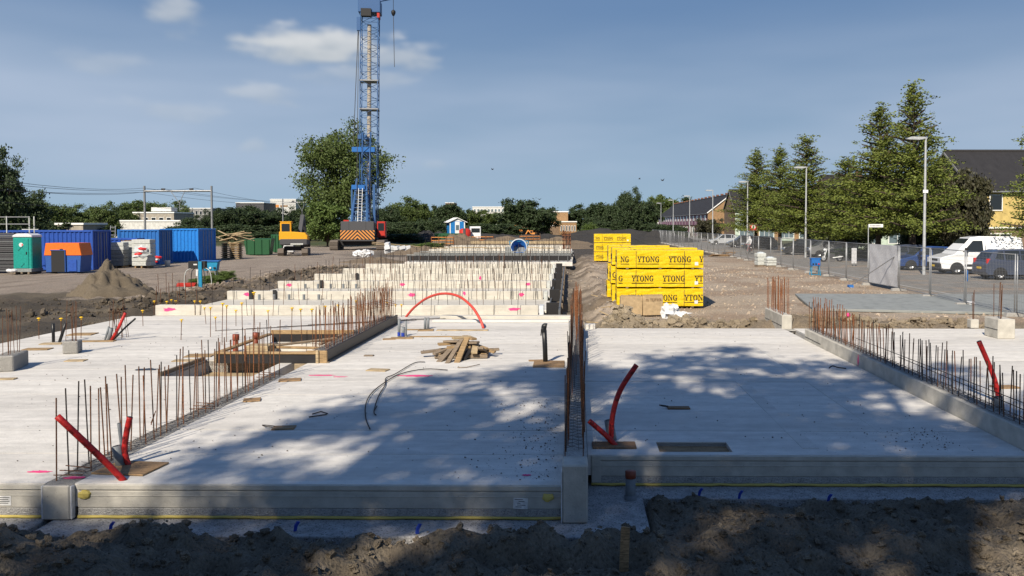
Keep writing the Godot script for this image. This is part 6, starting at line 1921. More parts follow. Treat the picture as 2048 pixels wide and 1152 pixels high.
func car(label: String, p: Vector3, turn: float, body: Array, cabin: Array, glass: Array, w: float, paint: String, wheels: Array, r: float, front: float, rear: float, group := "parked vehicles along the street") -> Node3D:
	var t := thing("parked_car", label, "car", p, turn, group)
	part(t, "body", loft(body, func(x, y): return w / 2 - 0.05 * clampf(y - 0.7, 0.0, 0.5) - 0.05 * clampf(absf(x - (front + rear) / 2) - absf(front - rear) * 0.36, 0.0, 1.0), 0.05), M[paint])
	var belt: float = cabin[0].y
	var wf := func(x, y): return w / 2 - 0.05 - 0.30 * (y - belt)
	part(t, "cabin", loft(cabin, wf, 0.05), M[paint])
	for k in glass:        # side windows: outlines on the flank, and end windows
		var o: Array = k
		for s in [-1, 1]:
			var st := st_new()
			var pts := []
			for q in o:
				pts.append(Vector3(q.x, q.y, s * (wf.call(q.x, q.y) + 0.006)))
			for i in range(1, pts.size() - 1):
				if s > 0:
					tri(st, pts[0], pts[i + 1], pts[i])
				else:
					tri(st, pts[0], pts[i], pts[i + 1])
			part(t, "side_window", done(st), M.glass_dark)
	for s in [-1, 1]:
		for x in wheels:
			var arch := []
			for i in 13:
				arch.append(Vector2(cos(PI * i / 12), sin(PI * i / 12)) * (r + 0.07))
			part(t, "wheel_arch", prism(arch, -0.01, 0.012), M.trim_black, Transform3D(Basis(), Vector3(x, r * 0.95, s * (w / 2 - 0.002))))
			wheel(t, x, s * (w / 2 - 0.085), r, s)
	box(t, "underbody", Vector3((front + rear) / 2, 0.28, 0), Vector3(absf(front - rear) * 0.86, 0.2, w - 0.3), M.trim_black)
	return t

func pane(t: Node3D, called: String, a: Vector2, b: Vector2, wa: float, wb: float, m: Material, off := 0.006) -> void:
	# a window across the car between two points of its profile
	var n := Vector3(b.y - a.y, a.x - b.x, 0).normalized()
	if n.y < 0.0:
		n = -n
	var st := st_new()
	var q := [Vector3(a.x, a.y, -wa) + n * off, Vector3(b.x, b.y, -wb) + n * off, Vector3(b.x, b.y, wb) + n * off, Vector3(a.x, a.y, wa) + n * off]
	if (q[1] - q[0]).cross(q[2] - q[0]).dot(n) > 0.0:
		q.reverse()
	quad(st, q[0], q[1], q[2], q[3])
	part(t, called, done(st), m)

func v2(list: Array) -> Array:
	var o := []
	for k in list:
		o.append(Vector2(k[0], k[1]))
	return o

func hatchback(label: String, p: Vector3, turn: float, paint: String, tall := 1.0) -> Node3D:
	# front at -x
	var h := tall
	var t := car(label, p, turn, v2([[-1.95, 0.25], [-2.02, 0.5], [-1.92, 0.72], [-1.0, 0.95 * h], [1.85, 0.98 * h], [1.98, 0.8], [2.0, 0.4], [1.9, 0.24]]),
		v2([[-1.05, 0.93 * h], [1.9, 0.95 * h], [1.55, 1.42 * h], [1.2, 1.52 * h], [0.0, 1.56 * h], [-0.35, 1.5 * h]]),
		[v2([[-0.85, 0.99 * h], [0.1, 0.99 * h], [0.1, 1.47 * h], [-0.25, 1.45 * h]]), v2([[0.17, 0.99 * h], [0.95, 0.99 * h], [0.95, 1.46 * h], [0.17, 1.47 * h]]), v2([[1.03, 1.0 * h], [1.5, 1.06 * h], [1.3, 1.42 * h], [1.03, 1.45 * h]])],
		1.74, paint, [-1.25, 1.25], 0.31, -2.0, 2.0)
	pane(t, "windscreen", Vector2(-0.98, 0.98 * h), Vector2(-0.4, 1.46 * h), 0.72, 0.6, M.glass_dark)
	pane(t, "rear_window", Vector2(1.86, 1.0 * h), Vector2(1.6, 1.38 * h), 0.68, 0.58, M.glass_dark)
	for s in [-1, 1]:
		box(t, "headlight", Vector3(-1.90, 0.66, s * 0.6), Vector3(0.14, 0.16, 0.34), M.lamp_clear, Vector3(0, 0, 0.2))
		box(t, "tail_light", Vector3(1.86, 0.98, s * 0.72), Vector3(0.16, 0.3, 0.16), M.lamp_red)
		box(t, "mirror", Vector3(-0.8, 1.03 * h, s * 0.93), Vector3(0.12, 0.12, 0.18), M[paint])
	box(t, "number_plate", Vector3(-2.01, 0.42, 0), Vector3(0.02, 0.11, 0.5), M.plate_yellow)
	box(t, "number_plate", Vector3(2.0, 0.62, 0), Vector3(0.02, 0.11, 0.5), M.plate_yellow)
	box(t, "bumper", Vector3(-1.97, 0.38, 0), Vector3(0.1, 0.2, 1.5), M.trim_black)
	return t

func van(label: String, p: Vector3, turn: float, paint: String, s := 1.0) -> void:
	var t := car(label, p, turn, v2([[0.05, 0.35], [-0.02, 0.75], [0.08, 1.02], [0.95, 1.25], [4.95, 1.25], [5.0, 0.45], [4.9, 0.3], [0.2, 0.3]]),
		v2([[0.85, 1.22], [4.96, 1.22], [4.94, 2.1], [4.8, 2.24], [2.4, 2.26], [1.85, 2.18]]),
		[v2([[1.3, 1.32], [2.55, 1.32], [2.55, 2.0], [2.0, 2.0]])],
		1.98, paint, [0.95, 3.95], 0.34, 0.0, 5.0)
	t.name = "parked_van"
	t.set_meta("category", "van")
	t.scale = Vector3.ONE * s
	pane(t, "windscreen", Vector2(0.95, 1.28), Vector2(1.78, 2.12), 0.86, 0.66, M.glass_dark)
	box(t, "lower_bumper", Vector3(0.02, 0.5, 0), Vector3(0.16, 0.34, 1.86), M.trim_black, Vector3.ZERO, 0.04)
	box(t, "grille", Vector3(0.005, 0.86, 0), Vector3(0.06, 0.14, 1.0), M.trim_black)
	for k in [-1, 1]:
		box(t, "headlight", Vector3(0.06, 0.88, k * 0.72), Vector3(0.16, 0.2, 0.36), M.lamp_clear, Vector3(0, 0, 0.1))
		box(t, "mirror", Vector3(1.45, 1.42, k * 1.08), Vector3(0.14, 0.32, 0.2), M.trim_black)
		box(t, "side_moulding", Vector3(2.5, 0.55, k * 0.992), Vector3(2.2, 0.12, 0.02), M.trim_black)
		box(t, "door_seam", Vector3(2.62, 1.15, k * 0.985), Vector3(0.014, 1.3, 0.02), M.trim_black, Vector3.ZERO, 0.0)
	box(t, "number_plate", Vector3(-0.07, 0.5, 0), Vector3(0.02, 0.11, 0.5), M.plate_yellow)

func build_vehicles() -> void:
	van("white panel van parked facing the road at the right", Vector3(22.0, 0.01, -51.2), 0.0, "paint_white")
	van("grey panel van parked by the dark hedge", Vector3(21.6, 0.01, -77.0), 0.0, "paint_grey", 0.86)
	hatchback("dark grey people carrier parked with its rear to the road", Vector3(24.3, 0.01, -46.2), PI, "paint_navy", 1.06)
	hatchback("dark blue car parked left of the white van", Vector3(23.3, 0.01, -55.6), 0.0, "paint_blue")
	hatchback("dark grey car parked second left of the white van", Vector3(23.6, 0.01, -60.2), 0.0, "paint_navy")
	hatchback("black car parked left of the grey van", Vector3(22.8, 0.01, -83.0), 0.0, "paint_black")
	hatchback("black car parked behind the round road sign", Vector3(22.6, 0.01, -101.0), 0.0, "paint_black")
	hatchback("dark grey car parked left of the round road sign", Vector3(22.3, 0.01, -109.0), 0.0, "paint_grey")
	hatchback("silver car parked farthest along behind the fence", Vector3(22.0, 0.01, -121.0), 0.0, "paint_silver")
	# motorcycle
	var t := thing("motorcycle", "dark motorcycle with bright headlamp parked behind the fence", "motorcycle", base_at(1664, 67.5), 0.25)
	for x in [-0.72, 0.72]:
		var w := part(t, "wheel", lathe([Vector2(0.2, -0.05), Vector2(0.3, -0.06), Vector2(0.31, 0.0), Vector2(0.3, 0.06), Vector2(0.2, 0.05)], 18), M.tyre, Transform3D(Basis.from_euler(Vector3(PI / 2, 0, 0)), Vector3(x, 0.31, 0)))
		part(w, "rim", lathe([Vector2(0.0, 0.03), Vector2(0.06, 0.03), Vector2(0.2, 0.02)], 12), M.rim)
	part(t, "tank", lump(50, 0.7, 0.08, 7, 12), M.paint_black, Transform3D(Basis().scaled(Vector3(0.65, 0.42, 0.34)), Vector3(-0.12, 0.86, 0)))
	box(t, "seat", Vector3(0.42, 0.82, 0), Vector3(0.65, 0.12, 0.26), M.trim_black, Vector3(0, 0, 0.12), 0.04)
	box(t, "engine", Vector3(-0.02, 0.48, 0), Vector3(0.5, 0.36, 0.3), M.machine_grey, Vector3.ZERO, 0.04)
	bar(t, "fork", Vector3(-0.72, 0.31, 0.08), Vector3(-0.45, 1.05, 0.08), 0.03, M.chrome)
	bar(t, "fork", Vector3(-0.72, 0.31, -0.08), Vector3(-0.45, 1.05, -0.08), 0.03, M.chrome)
	bar(t, "handlebar", Vector3(-0.42, 1.08, -0.35), Vector3(-0.42, 1.08, 0.35), 0.018, M.trim_black)
	part(t, "headlamp", lump(51, 1.0, 0.05, 7, 10), M.lamp_clear, Transform3D(Basis().scaled(Vector3.ONE * 0.22), Vector3(-0.62, 0.95, 0)))
	bar(t, "exhaust", Vector3(0.0, 0.32, 0.16), Vector3(0.9, 0.42, 0.18), 0.045, M.chrome)

# ------------------------------------------------------------------ houses
func window(t: Node3D, c: Vector3, w: float, h: float, facing: String, bars := 1, m := "glass_dark") -> void:
	# facing z: towards +z; facing x: towards -x
	var turn := Vector3.ZERO if facing == "z" else Vector3(0, -PI / 2, 0)
	var f := part(t, "window", bevel_box(Vector3(w, h, 0.08), 0.01), M.frame_white, Transform3D(Basis.from_euler(turn), c))
	for i in bars:
		var pw := (w - 0.1) / bars - 0.06
		box(f, "pane", Vector3(-w / 2 + 0.08 + (pw + 0.06) * i + pw / 2, 0, 0.042), Vector3(pw, h - 0.18, 0.012), M[m], Vector3.ZERO, 0.0)

func gable_house(label: String, x0: float, x1: float, zn: float, zf: float, eave: float, ridge: float, along: String, wall: String, gable: String, category := "house") -> Node3D:
	var c := Vector3((x0 + x1) / 2, 0, (zn + zf) / 2)
	var t := thing("row_house", label, category, c)
	var lx := x1 - x0
	var lz := zn - zf
	box(t, "wall", Vector3(0, eave / 2, 0), Vector3(lx, eave, lz), M[wall], Vector3.ZERO, 0.01)
	var half := (lx if along == "z" else lz) / 2
	var span := lz if along == "z" else lx
	var bas := Basis() if along == "z" else Basis.from_euler(Vector3(0, PI / 2, 0))
	part(t, "gable_wall", prism([Vector2(-half, 0), Vector2(half, 0), Vector2(0, ridge - eave - 0.12)], -span / 2, span / 2), M[gable], Transform3D(bas, Vector3(0, eave, 0)))
	var rise := ridge - eave
	for s in [-1, 1]:
		var roof := part(t, "roof", prism([Vector2(0, rise + 0.02), Vector2(s * (half + 0.4), -0.4 * rise / half + 0.02), Vector2(s * (half + 0.4), -0.4 * rise / half - 0.16), Vector2(0, rise - 0.16)], -span / 2 - 0.25, span / 2 + 0.25, 0.02), M.roof_tile, Transform3D(bas, Vector3(0, eave, 0)))
		box(roof, "gutter", Vector3(s * (half + 0.42), -0.4 * rise / half - 0.1, 0), Vector3(0.14, 0.12, span + 0.5), M.galv)
		var ang := atan2(rise, half)
		var len := Vector2(rise, half).length() + 0.4
		for e in [-1, 1]:
			box(roof, "verge_board", Vector3(s * (half + 0.1) / 2, rise / 2 - 0.14, e * (span / 2 + 0.28)), Vector3(len, 0.2, 0.05), M.frame_white if e > 0 and along == "z" else M.wall_grey, Vector3(0, 0, -s * ang))
	part(t, "ridge_cap", tube_mesh([Vector3(0, 0, -span / 2 - 0.2), Vector3(0, 0, span / 2 + 0.2)], 0.14, 8), M.roof_tile, Transform3D(bas, Vector3(0, ridge + 0.03, 0)))
	return t

func build_houses() -> void:
	# yellow house at the right
	var t := gable_house("yellow panelled house with a long dark tiled roof at the right edge", 33.3, 58.0, -70.0, -80.5, 6.0, 9.4, "x", "brick_brown", "brick_brown")
	var o := t.position
	box(t, "yellow_panel", Vector3(0, 4.35, 5.29), Vector3(24.6, 3.2, 0.08), M.panel_yellow)
	box(t, "white_band", Vector3(0, 2.68, 5.31), Vector3(24.6, 0.14, 0.1), M.frame_white)
	box(t, "fascia", Vector3(0, 5.85, 5.3), Vector3(24.6, 0.3, 0.1), M.trim_black)
	for i in 8:
		var x := -10.6 + 3.1 * i
		window(t, Vector3(x, 4.75, 5.36), 1.5 if i % 2 else 1.1, 1.35, "z", 2 if i % 2 else 1)
		window(t, Vector3(x + 0.4, 1.5, 5.28), 1.9, 1.5, "z", 2)
	for i in 3:
		box(t, "roof_window", Vector3(-6.0 + 5 * i, 7.9, 2.62), Vector3(0.9, 0.06, 1.1), M.glass_light, Vector3(0.57, 0, 0))
	# second house between the trees
	t = gable_house("dark roofed house half hidden behind the conical trees", 32.7, 52.0, -105.0, -115.0, 5.9, 9.2, "x", "wall_mint", "brick_brown")
	for i in 6:
		window(t, Vector3(-8.0 + 3.1 * i, 4.4, 5.02), 1.6, 1.3, "z", 2)
		window(t, Vector3(-8.0 + 3.1 * i, 1.4, 5.02), 2.2, 1.7, "z", 2, "glass_light")
	for i in 2:
		box(t, "chimney", Vector3(-5.0 + 9.0 * i, 9.3, 0), Vector3(0.7, 0.9, 0.6), M.brick_red)
	# third: pale facade behind the left conical trees
	t = gable_house("grey gabled house with a pale green-white front behind the left conical trees", 29.9, 58.0, -153.0, -163.5, 5.9, 9.3, "x", "wall_mint", "brick_brown")
	box(t, "side_wall", Vector3(-14.08, 2.95, 0), Vector3(0.1, 5.9, 10.4), M.brick_brown)
	for i in 7:
		window(t, Vector3(-12.0 + 3.6 * i, 4.3, 5.27), 2.4, 1.4, "z", 3, "glass_light")
		window(t, Vector3(-12.0 + 3.6 * i, 1.4, 5.27), 2.6, 1.9, "z", 3, "glass_light")
		box(t, "brick_pier", Vector3(-10.2 + 3.6 * i, 1.4, 5.3), Vector3(0.8, 2.8, 0.1), M.brick_orange)
	# long terrace along the street
	t = gable_house("long terrace with mauve and rose panels and a brown gable end", 31.0, 41.0, -190.0, -292.0, 5.7, 9.6, "z", "brick_brown", "brick_orange")
	for i in 17:
		var z := 48.0 - 6.0 * i
		box(t, "front_panel", Vector3(-5.04, 4.2, z), Vector3(0.08, 2.9, 3.0), M.panel_mauve)
		box(t, "front_panel", Vector3(-5.05, 4.2, z - 3.0), Vector3(0.08, 2.9, 2.9), M.panel_rose)
		window(t, Vector3(-5.12, 4.4, z), 1.9, 1.3, "x", 2, "glass_light")
		window(t, Vector3(-5.06, 1.5, z - 0.5), 2.4, 1.7, "x", 2, "glass_light")
		box(t, "front_door", Vector3(-5.05, 1.1, z - 2.8), Vector3(0.08, 2.2, 1.0), M.frame_white if i % 2 else M.panel_mauve)
		box(t, "chimney", Vector3(0.3, 9.7, z - 3.0), Vector3(0.6, 0.9, 0.6), M.brick_red)
	box(t, "gable_face", Vector3(0, 2.85, 51.03), Vector3(9.9, 5.7, 0.06), M.brick_orange)

func block(called: String, label: String, px0: float, px1: float, top: float, d: float, deep: float, wall: String, rows: int, cols: int, win := "glass_dark", category := "building") -> Node3D:
	var a := base_at(px0, d)
	var b := base_at(px1, d)
	var h := 3.0 + (448.0 - top) / FOCAL * d
	var w := a.distance_to(b)
	var t := thing(called, label, category, (a + b) / 2, atan2(-(b - a).z, (b - a).x))
	box(t, "wall", Vector3(0, h / 2, -deep / 2), Vector3(w, h, deep), M[wall], Vector3.ZERO, 0.02)
	box(t, "roof_edge", Vector3(0, h + 0.08, -deep / 2), Vector3(w + 0.3, 0.28, deep + 0.3), M.frame_white, Vector3.ZERO, 0.02)
	for r in rows:
		for c in cols:
			var ww := w / (cols + 0.3)
			window(t, Vector3(-w / 2 + ww * (c + 0.65), h - 1.7 - 3.0 * r, 0.02), ww * 0.62, 1.5, "z", 1, win)
	return t

func build_far_buildings() -> void:
	var t := block("flat_office", "beige flat-roofed office left of the first catenary mast", 267, 348, 426, 190.0, 10, "wall_beige", 1, 5)
	box(t, "roof_unit", Vector3(1.0, 6.3, -3), Vector3(4.5, 0.9, 3.0), M.wall_white)
	t = block("low_white_building", "long white low building behind the blue containers", 228, 362, 442.5, 165.0, 8, "wall_white", 0, 0)
	block("carport_building", "small white-roofed shed left of the containers", 112, 166, 449, 120.0, 6, "wall_beige", 0, 0)
	block("far_office", "grey far office with a dark window band right of the mast", 362, 425, 417, 330.0, 14, "wall_grey", 1, 7)
	block("dark_office", "dark flat roof block behind the trees left of the crane", 472, 528, 406, 340.0, 14, "machine_grey", 0, 0)
	t = block("white_tower_block", "white block with a small orange sign left of the crane", 541, 592, 399, 360.0, 14, "wall_white", 0, 0)
	box(t, "orange_sign", Vector3(-2.6, 10.6, 0.06), Vector3(1.6, 1.2, 0.1), M.machine_orange)
	box(t, "sign_strip", Vector3(0.4, 10.6, 0.06), Vector3(3.2, 0.6, 0.1), M.brick_orange)
	block("long_white_building", "long white building with brown bands on the horizon", 945, 1010, 414, 420.0, 16, "wall_white", 1, 9, "glass_light")
	block("red_roof_block", "small red block top above the far trees", 891, 908, 406, 400.0, 10, "brick_red", 0, 0)
	t = block("brick_hall", "tall windowless orange brick hall in the far centre", 1092, 1136, 424, 235.0, 12, "brick_orange", 0, 0)
	t = block("brick_wing", "low orange brick wing left of the tall brick hall", 1042, 1078, 444, 230.0, 10, "brick_orange", 0, 0)
	t = block("brick_wing", "low orange brick wing right of the tall brick hall", 1119, 1153, 444, 226.0, 10, "brick_orange", 1, 6)
	block("brick_link", "low brick link between the left wing and the brick hall", 1072, 1120, 452, 229.0, 9, "brick_brown", 0, 0)
	block("white_shed", "white shed behind the far street lamps", 1282, 1318, 446, 300.0, 10, "wall_white", 0, 0)
	# blue gabled house
	var a := base_at(911, 150.0)
	var b := thing("blue_house", "bright blue gabled house with white bands and roof edge", "house", a, 0.35)
	b.scale = Vector3.ONE * 0.82
	box(b, "wall", Vector3(0, 2.1, 0), Vector3(3.2, 4.2, 3.6), M.house_blue)
	part(b, "gable_wall", prism([Vector2(-1.6, 0), Vector2(1.6, 0), Vector2(0, 0.7)], -1.8, 1.8), M.frame_white, Transform3D(Basis(), Vector3(0, 4.2, 0)))
	for s in [-1, 1]:
		part(b, "roof", prism([Vector2(0, 0.85), Vector2(s * 2.1, -0.12), Vector2(s * 2.1, -0.26), Vector2(0, 0.7)], -2.1, 2.1), M.frame_white, Transform3D(Basis(), Vector3(0, 4.2, 0)))
	for x in [-1.55, 0.0, 1.55]:
		box(b, "white_strip", Vector3(x, 2.6, 1.82), Vector3(0.22 if x != 0.0 else 1.0, 3.0, 0.05), M.frame_white)
	box(b, "front_window", Vector3(0, 2.9, 1.86), Vector3(0.7, 1.1, 0.04), M.glass_light)
	box(b, "side_panel", Vector3(1.62, 2.4, 0), Vector3(0.05, 2.6, 2.8), M.glass_dark)
	var lv := thing("white_vehicle", "white lorry cab beside the red tank", "lorry", base_at(950, 140.0), 0.2)
	part(lv, "cab", prism([Vector2(-0.9, 0.4), Vector2(0.9, 0.4), Vector2(0.85, 2.6), Vector2(-0.85, 2.6)], -1.0, 1.0, 0.08), M.paint_white)
	box(lv, "windscreen", Vector3(0, 1.95, 1.01), Vector3(1.4, 0.7, 0.03), M.glass_dark)
	box(lv, "bumper", Vector3(0, 0.55, 1.02), Vector3(1.7, 0.3, 0.1), M.machine_grey)
	for x in [-0.75, 0.75]:
		wheel(lv, x, 0.6, 0.42, 1.0)
	# railway catenary portals and wires
	var portals := [[290, 424, 372, 118.0], [566, 640, 398, 170.0], [779, 836, 420, 215.0], [816, 868, 427, 265.0]]
	var names := ["largest grey catenary portal over the railway at the left", "catenary portal left of the crane before the bright bush", "thin catenary portal right of the crane", "farthest thin catenary portal right of the crane"]
	for i in portals.size():
		var k: Array = portals[i]
		var p0 := base_at(k[0], k[3])
		var p1 := base_at(k[1], k[3])
		var h: float = 3.0 + (448.0 - k[2]) / FOCAL * k[3]
		var c := thing("catenary_portal", names[i], "mast", p0, 0.0, "catenary portals of the railway")
		var w := p1 - p0
		for q in [Vector3.ZERO, w]:
			bar(c, "mast", q, q + Vector3(0, h, 0), 0.15 if i == 0 else 0.13, M.galv)
		bar(c, "beam", Vector3(0, h - 0.7, 0), w + Vector3(0, h - 0.7, 0), 0.13, M.galv)
		bar(c, "hanger", w * 0.39 + Vector3(0, h - 0.7, 0), w * 0.52 + Vector3(0, h - 2.4, 0), 0.045, M.galv)
		bar(c, "hanger", w * 0.60 + Vector3(0, h - 0.7, 0), w * 0.52 + Vector3(0, h - 2.4, 0), 0.045, M.galv)
		bar(c, "hanger", w * 0.52 + Vector3(0, h - 2.4, 0), w * 0.52 + Vector3(0, h - 3.4, 0), 0.045, M.galv)
		for f in [0.28, 0.7]:
			box(c, "insulator", w * f + Vector3(0, h - 0.45, 0), Vector3(0.5, 0.22, 0.22), M.machine_grey)
	var lines := [[[-60, 352, 60], [289, 376, 118], [600, 404, 172]], [[-60, 360, 60], [330, 378, 119], [620, 405, 172]], [[-60, 371, 60], [289, 384, 118], [590, 410, 172]], [[-60, 378, 60], [390, 376, 118], [620, 411, 172]], [[-60, 396, 60], [289, 412, 118], [600, 428, 172]]]
	for i in lines.size():
		var w := thing("overhead_wire", "thin overhead railway wire, %s from the top at the left edge" % ordinal(i), "wire", at(lines[i][0][0], lines[i][0][1], lines[i][0][2]), 0.0, "railway overhead wires")
		var pts := []
		for s in 2:
			var p := at(lines[i][s][0], lines[i][s][1], lines[i][s][2]) - w.position
			var q := at(lines[i][s + 1][0], lines[i][s + 1][1], lines[i][s + 1][2]) - w.position
			for k in 9 if s == 1 else 8:
				var f := k / 8.0
				pts.append(p.lerp(q, f) - Vector3.UP * 0.5 * 4.0 * f * (1 - f))
		part(w, "cable", tube_mesh(pts, 0.02, 5), M.machine_black)

# ------------------------------------------------------------------ trees
var crowns := {}

func leaf(st: SurfaceTool, r: RandomNumberGenerator, p: Vector3, s: float, tone: float, flat := 0.0, squash := 1.0) -> void:
	var u := Vector3(r.randf_range(-1, 1), r.randf_range(-1, 1) * (1.0 - flat), r.randf_range(-1, 1)).normalized()
	var v := u.cross(Vector3(r.randf_range(-1, 1), r.randf_range(-1, 1), r.randf_range(-1, 1))).normalized()
	var n := u.cross(v)
	var c := Color(tone * r.randf_range(0.9, 1.15), tone, tone * r.randf_range(0.75, 1.1))
	st.set_color(c)
	var q := Vector3(1, squash, 1)
	u *= q
	v *= q
	n *= q
	var a := p - u * s
	var b := p + v * s * 0.55 + n * s * 0.12
	var d := p - v * s * 0.55 + n * s * 0.12
	var e := p + u * s
	tri(st, a, b, e)
	tri(st, a, e, d)

func crown(kind: String, seed_: int) -> Mesh:
	var key := kind + str(seed_)
	if crowns.has(key):
		return crowns[key]
	var r := RandomNumberGenerator.new()
	r.seed = seed_ * 101 + 7
	var st := st_new()
	if kind == "cone":        # tiers of upswept branches; radius 1, height 1, about 3.2 times as tall as wide when placed
		var tiers := 38
		for i in tiers:
			var f := (i + 0.4) / tiers
			var reach := (pow(1.0 - f, 0.66) + 0.02) * r.randf_range(0.72, 1.08)
			var nb := int(lerpf(11.0, 4.0, f))
			for b in nb:
				var a := r.randf() * TAU
				var len := reach * r.randf_range(0.5, 1.12)
				var up := lerpf(0.015, 0.05, f) * r.randf_range(0.2, 1.6)
				var base := Vector3(0, f * 0.96 + r.randf_range(-0.012, 0.012), 0)
				var tufts := maxi(2, int(len * 9.0))
				var tone := r.randf_range(0.75, 1.25)
				for k in tufts:
					var q := (k + 0.9) / tufts
					var c := base + Vector3(cos(a) * len * q, up * q * 1.6, sin(a) * len * q)
					for l in 20:
						var o := Vector3(r.randfn(0, 0.065), r.randfn(-0.006, 0.010), r.randfn(0, 0.065)) * (1.2 - 0.45 * f)
						leaf(st, r, c + o, r.randf_range(0.016, 0.035), tone * r.randf_range(0.75, 1.3), 0.4, 0.32)
	else:
		var look_of: Array = {"round": [180, 130, 0.025, 0.048], "dense": [120, 130, 0.033, 0.062], "open": [210, 150, 0.016, 0.031], "canopy": [54, 150, 0.020, 0.045]}[kind]
		var clumps: int = look_of[0]
		var per: int = look_of[1]
		for i in clumps:
			var d := Vector3(r.randf_range(-1, 1), r.randf_range(-0.9, 1), r.randf_range(-1, 1))
			if d.length() > 1.0 or d.length() < 0.25:
				d = d.normalized() * r.randf_range(0.55, 0.95)
			var bulge := 0.86 + 0.3 * N.get_noise_3d(d.x * 1.6 + seed_ * 7.0, d.y * 1.6, d.z * 1.6)
			d *= bulge
			var cr := r.randf_range(0.12, 0.24) if kind != "canopy" else r.randf_range(0.09, 0.22)
			for k in per:
				var o := Vector3(r.randfn(), r.randfn(), r.randfn()) * cr * 0.5
				o.y *= 0.7
				leaf(st, r, d + o, r.randf_range(look_of[2], look_of[3]), r.randf_range(0.7, 1.35))
	st.generate_normals()
	var m := st.commit()
	crowns[key] = m
	return m

func branches(seed_: int) -> Mesh:      # limbs for a crown of radius 1 centred at the origin
	var key := "limbs" + str(seed_)
	if crowns.has(key):
		return crowns[key]
	var r := RandomNumberGenerator.new()
	r.seed = seed_
	var st := st_new(true)
	for i in 9:
		var a := TAU * i / 9 + r.randf()
		var e := r.randf_range(0.1, 1.0)
		var tip := Vector3(cos(a) * cos(e), sin(e), sin(a) * cos(e)) * r.randf_range(0.6, 0.85)
		var root := Vector3(0, r.randf_range(-0.9, -0.4), 0)
		stube(st, curve([root, root.lerp(tip, 0.5) + Vector3(0, 0.08, 0), tip], 3), 0.03, 5, 0.008)
	var m := done(st)
	crowns[key] = m
	return m

func cone_limbs() -> Mesh:      # upswept side branches of a conical tree, radius 1, height 1
	if crowns.has("cone_limbs"):
		return crowns["cone_limbs"]
	var r := RandomNumberGenerator.new()
	r.seed = 5
	var st := st_new(true)
	for i in 70:
		var f := i / 72.0
		var a := i * 2.4
		var len := pow(1.0 - f, 0.66) * r.randf_range(0.6, 0.9)
		scyl(st, Vector3(0, f * 0.96, 0), Vector3(cos(a) * len, f * 0.96 + 0.05, sin(a) * len), 0.012, 0.004, 4, false)
	var m := done(st)
	crowns["cone_limbs"] = m
	return m

func tree(called: String, label: String, p: Vector3, h: float, w: float, kind: String, leafm: String, seed_: int, low := 0.18, group := "") -> void:
	# h total height, w crown width, low: where the crown begins
	var t := thing(called, label, "tree" if called != "bush" else "bush", p, seed_ * 1.3, group)
	if kind == "cone":
		part(t, "trunk", cone_mesh(Vector3(0, -0.2, 0), Vector3(0, h * 0.97, 0), 0.022 * h, 0.01, 8), M.bark)
		part(t, "limbs", cone_limbs(), M.bark, Transform3D(Basis().scaled(Vector3(w / 2, h * (1.0 - low), w / 2)), Vector3(0, h * low, 0)))
		part(t, "crown", crown("cone", seed_ % 4), M[leafm], Transform3D(Basis().scaled(Vector3(w / 2, h * (1.0 - low), w / 2)), Vector3(0, h * low, 0)))
		return
	var ch := h * (1.0 - low)
	var c := Vector3(0, h * low + ch / 2, 0)
	part(t, "trunk", tube_mesh([Vector3(0, -0.3, 0), Vector3(0.02 * h * 0.3, h * low * 0.6, 0), Vector3(0, c.y, 0)], 0.028 * h, 8, 0.012 * h), M.bark)
	var bas := Basis().scaled(Vector3(w / 2, ch / 2, w / 2) * 1.1)
	part(t, "limbs", branches(seed_ % 3), M.bark, Transform3D(bas, c))
	part(t, "crown", crown(kind, seed_ % 4), M[leafm], Transform3D(bas, c))

func shrub(label: String, p: Vector3, w: float, h: float, d: float, leafm: String) -> void:
	var t := thing("hedge" if w > h * 1.6 else "bush", label, "bush", p)
	part(t, "stem", cone_mesh(Vector3(0, -0.1, 0), Vector3(0, h * 0.5, 0), 0.06 * h, 0.02, 6), M.bark)
	part(t, "crown", crown("dense", int(absf(p.x)) % 3), M[leafm], Transform3D(Basis().scaled(Vector3(w / 2 * 1.08, h / 2 * 1.1, d / 2 * 1.1)), Vector3(0, h / 2, 0)))

func top_h(py: float, d: float) -> float:
	return 3.0 + (448.0 - py) / FOCAL * d

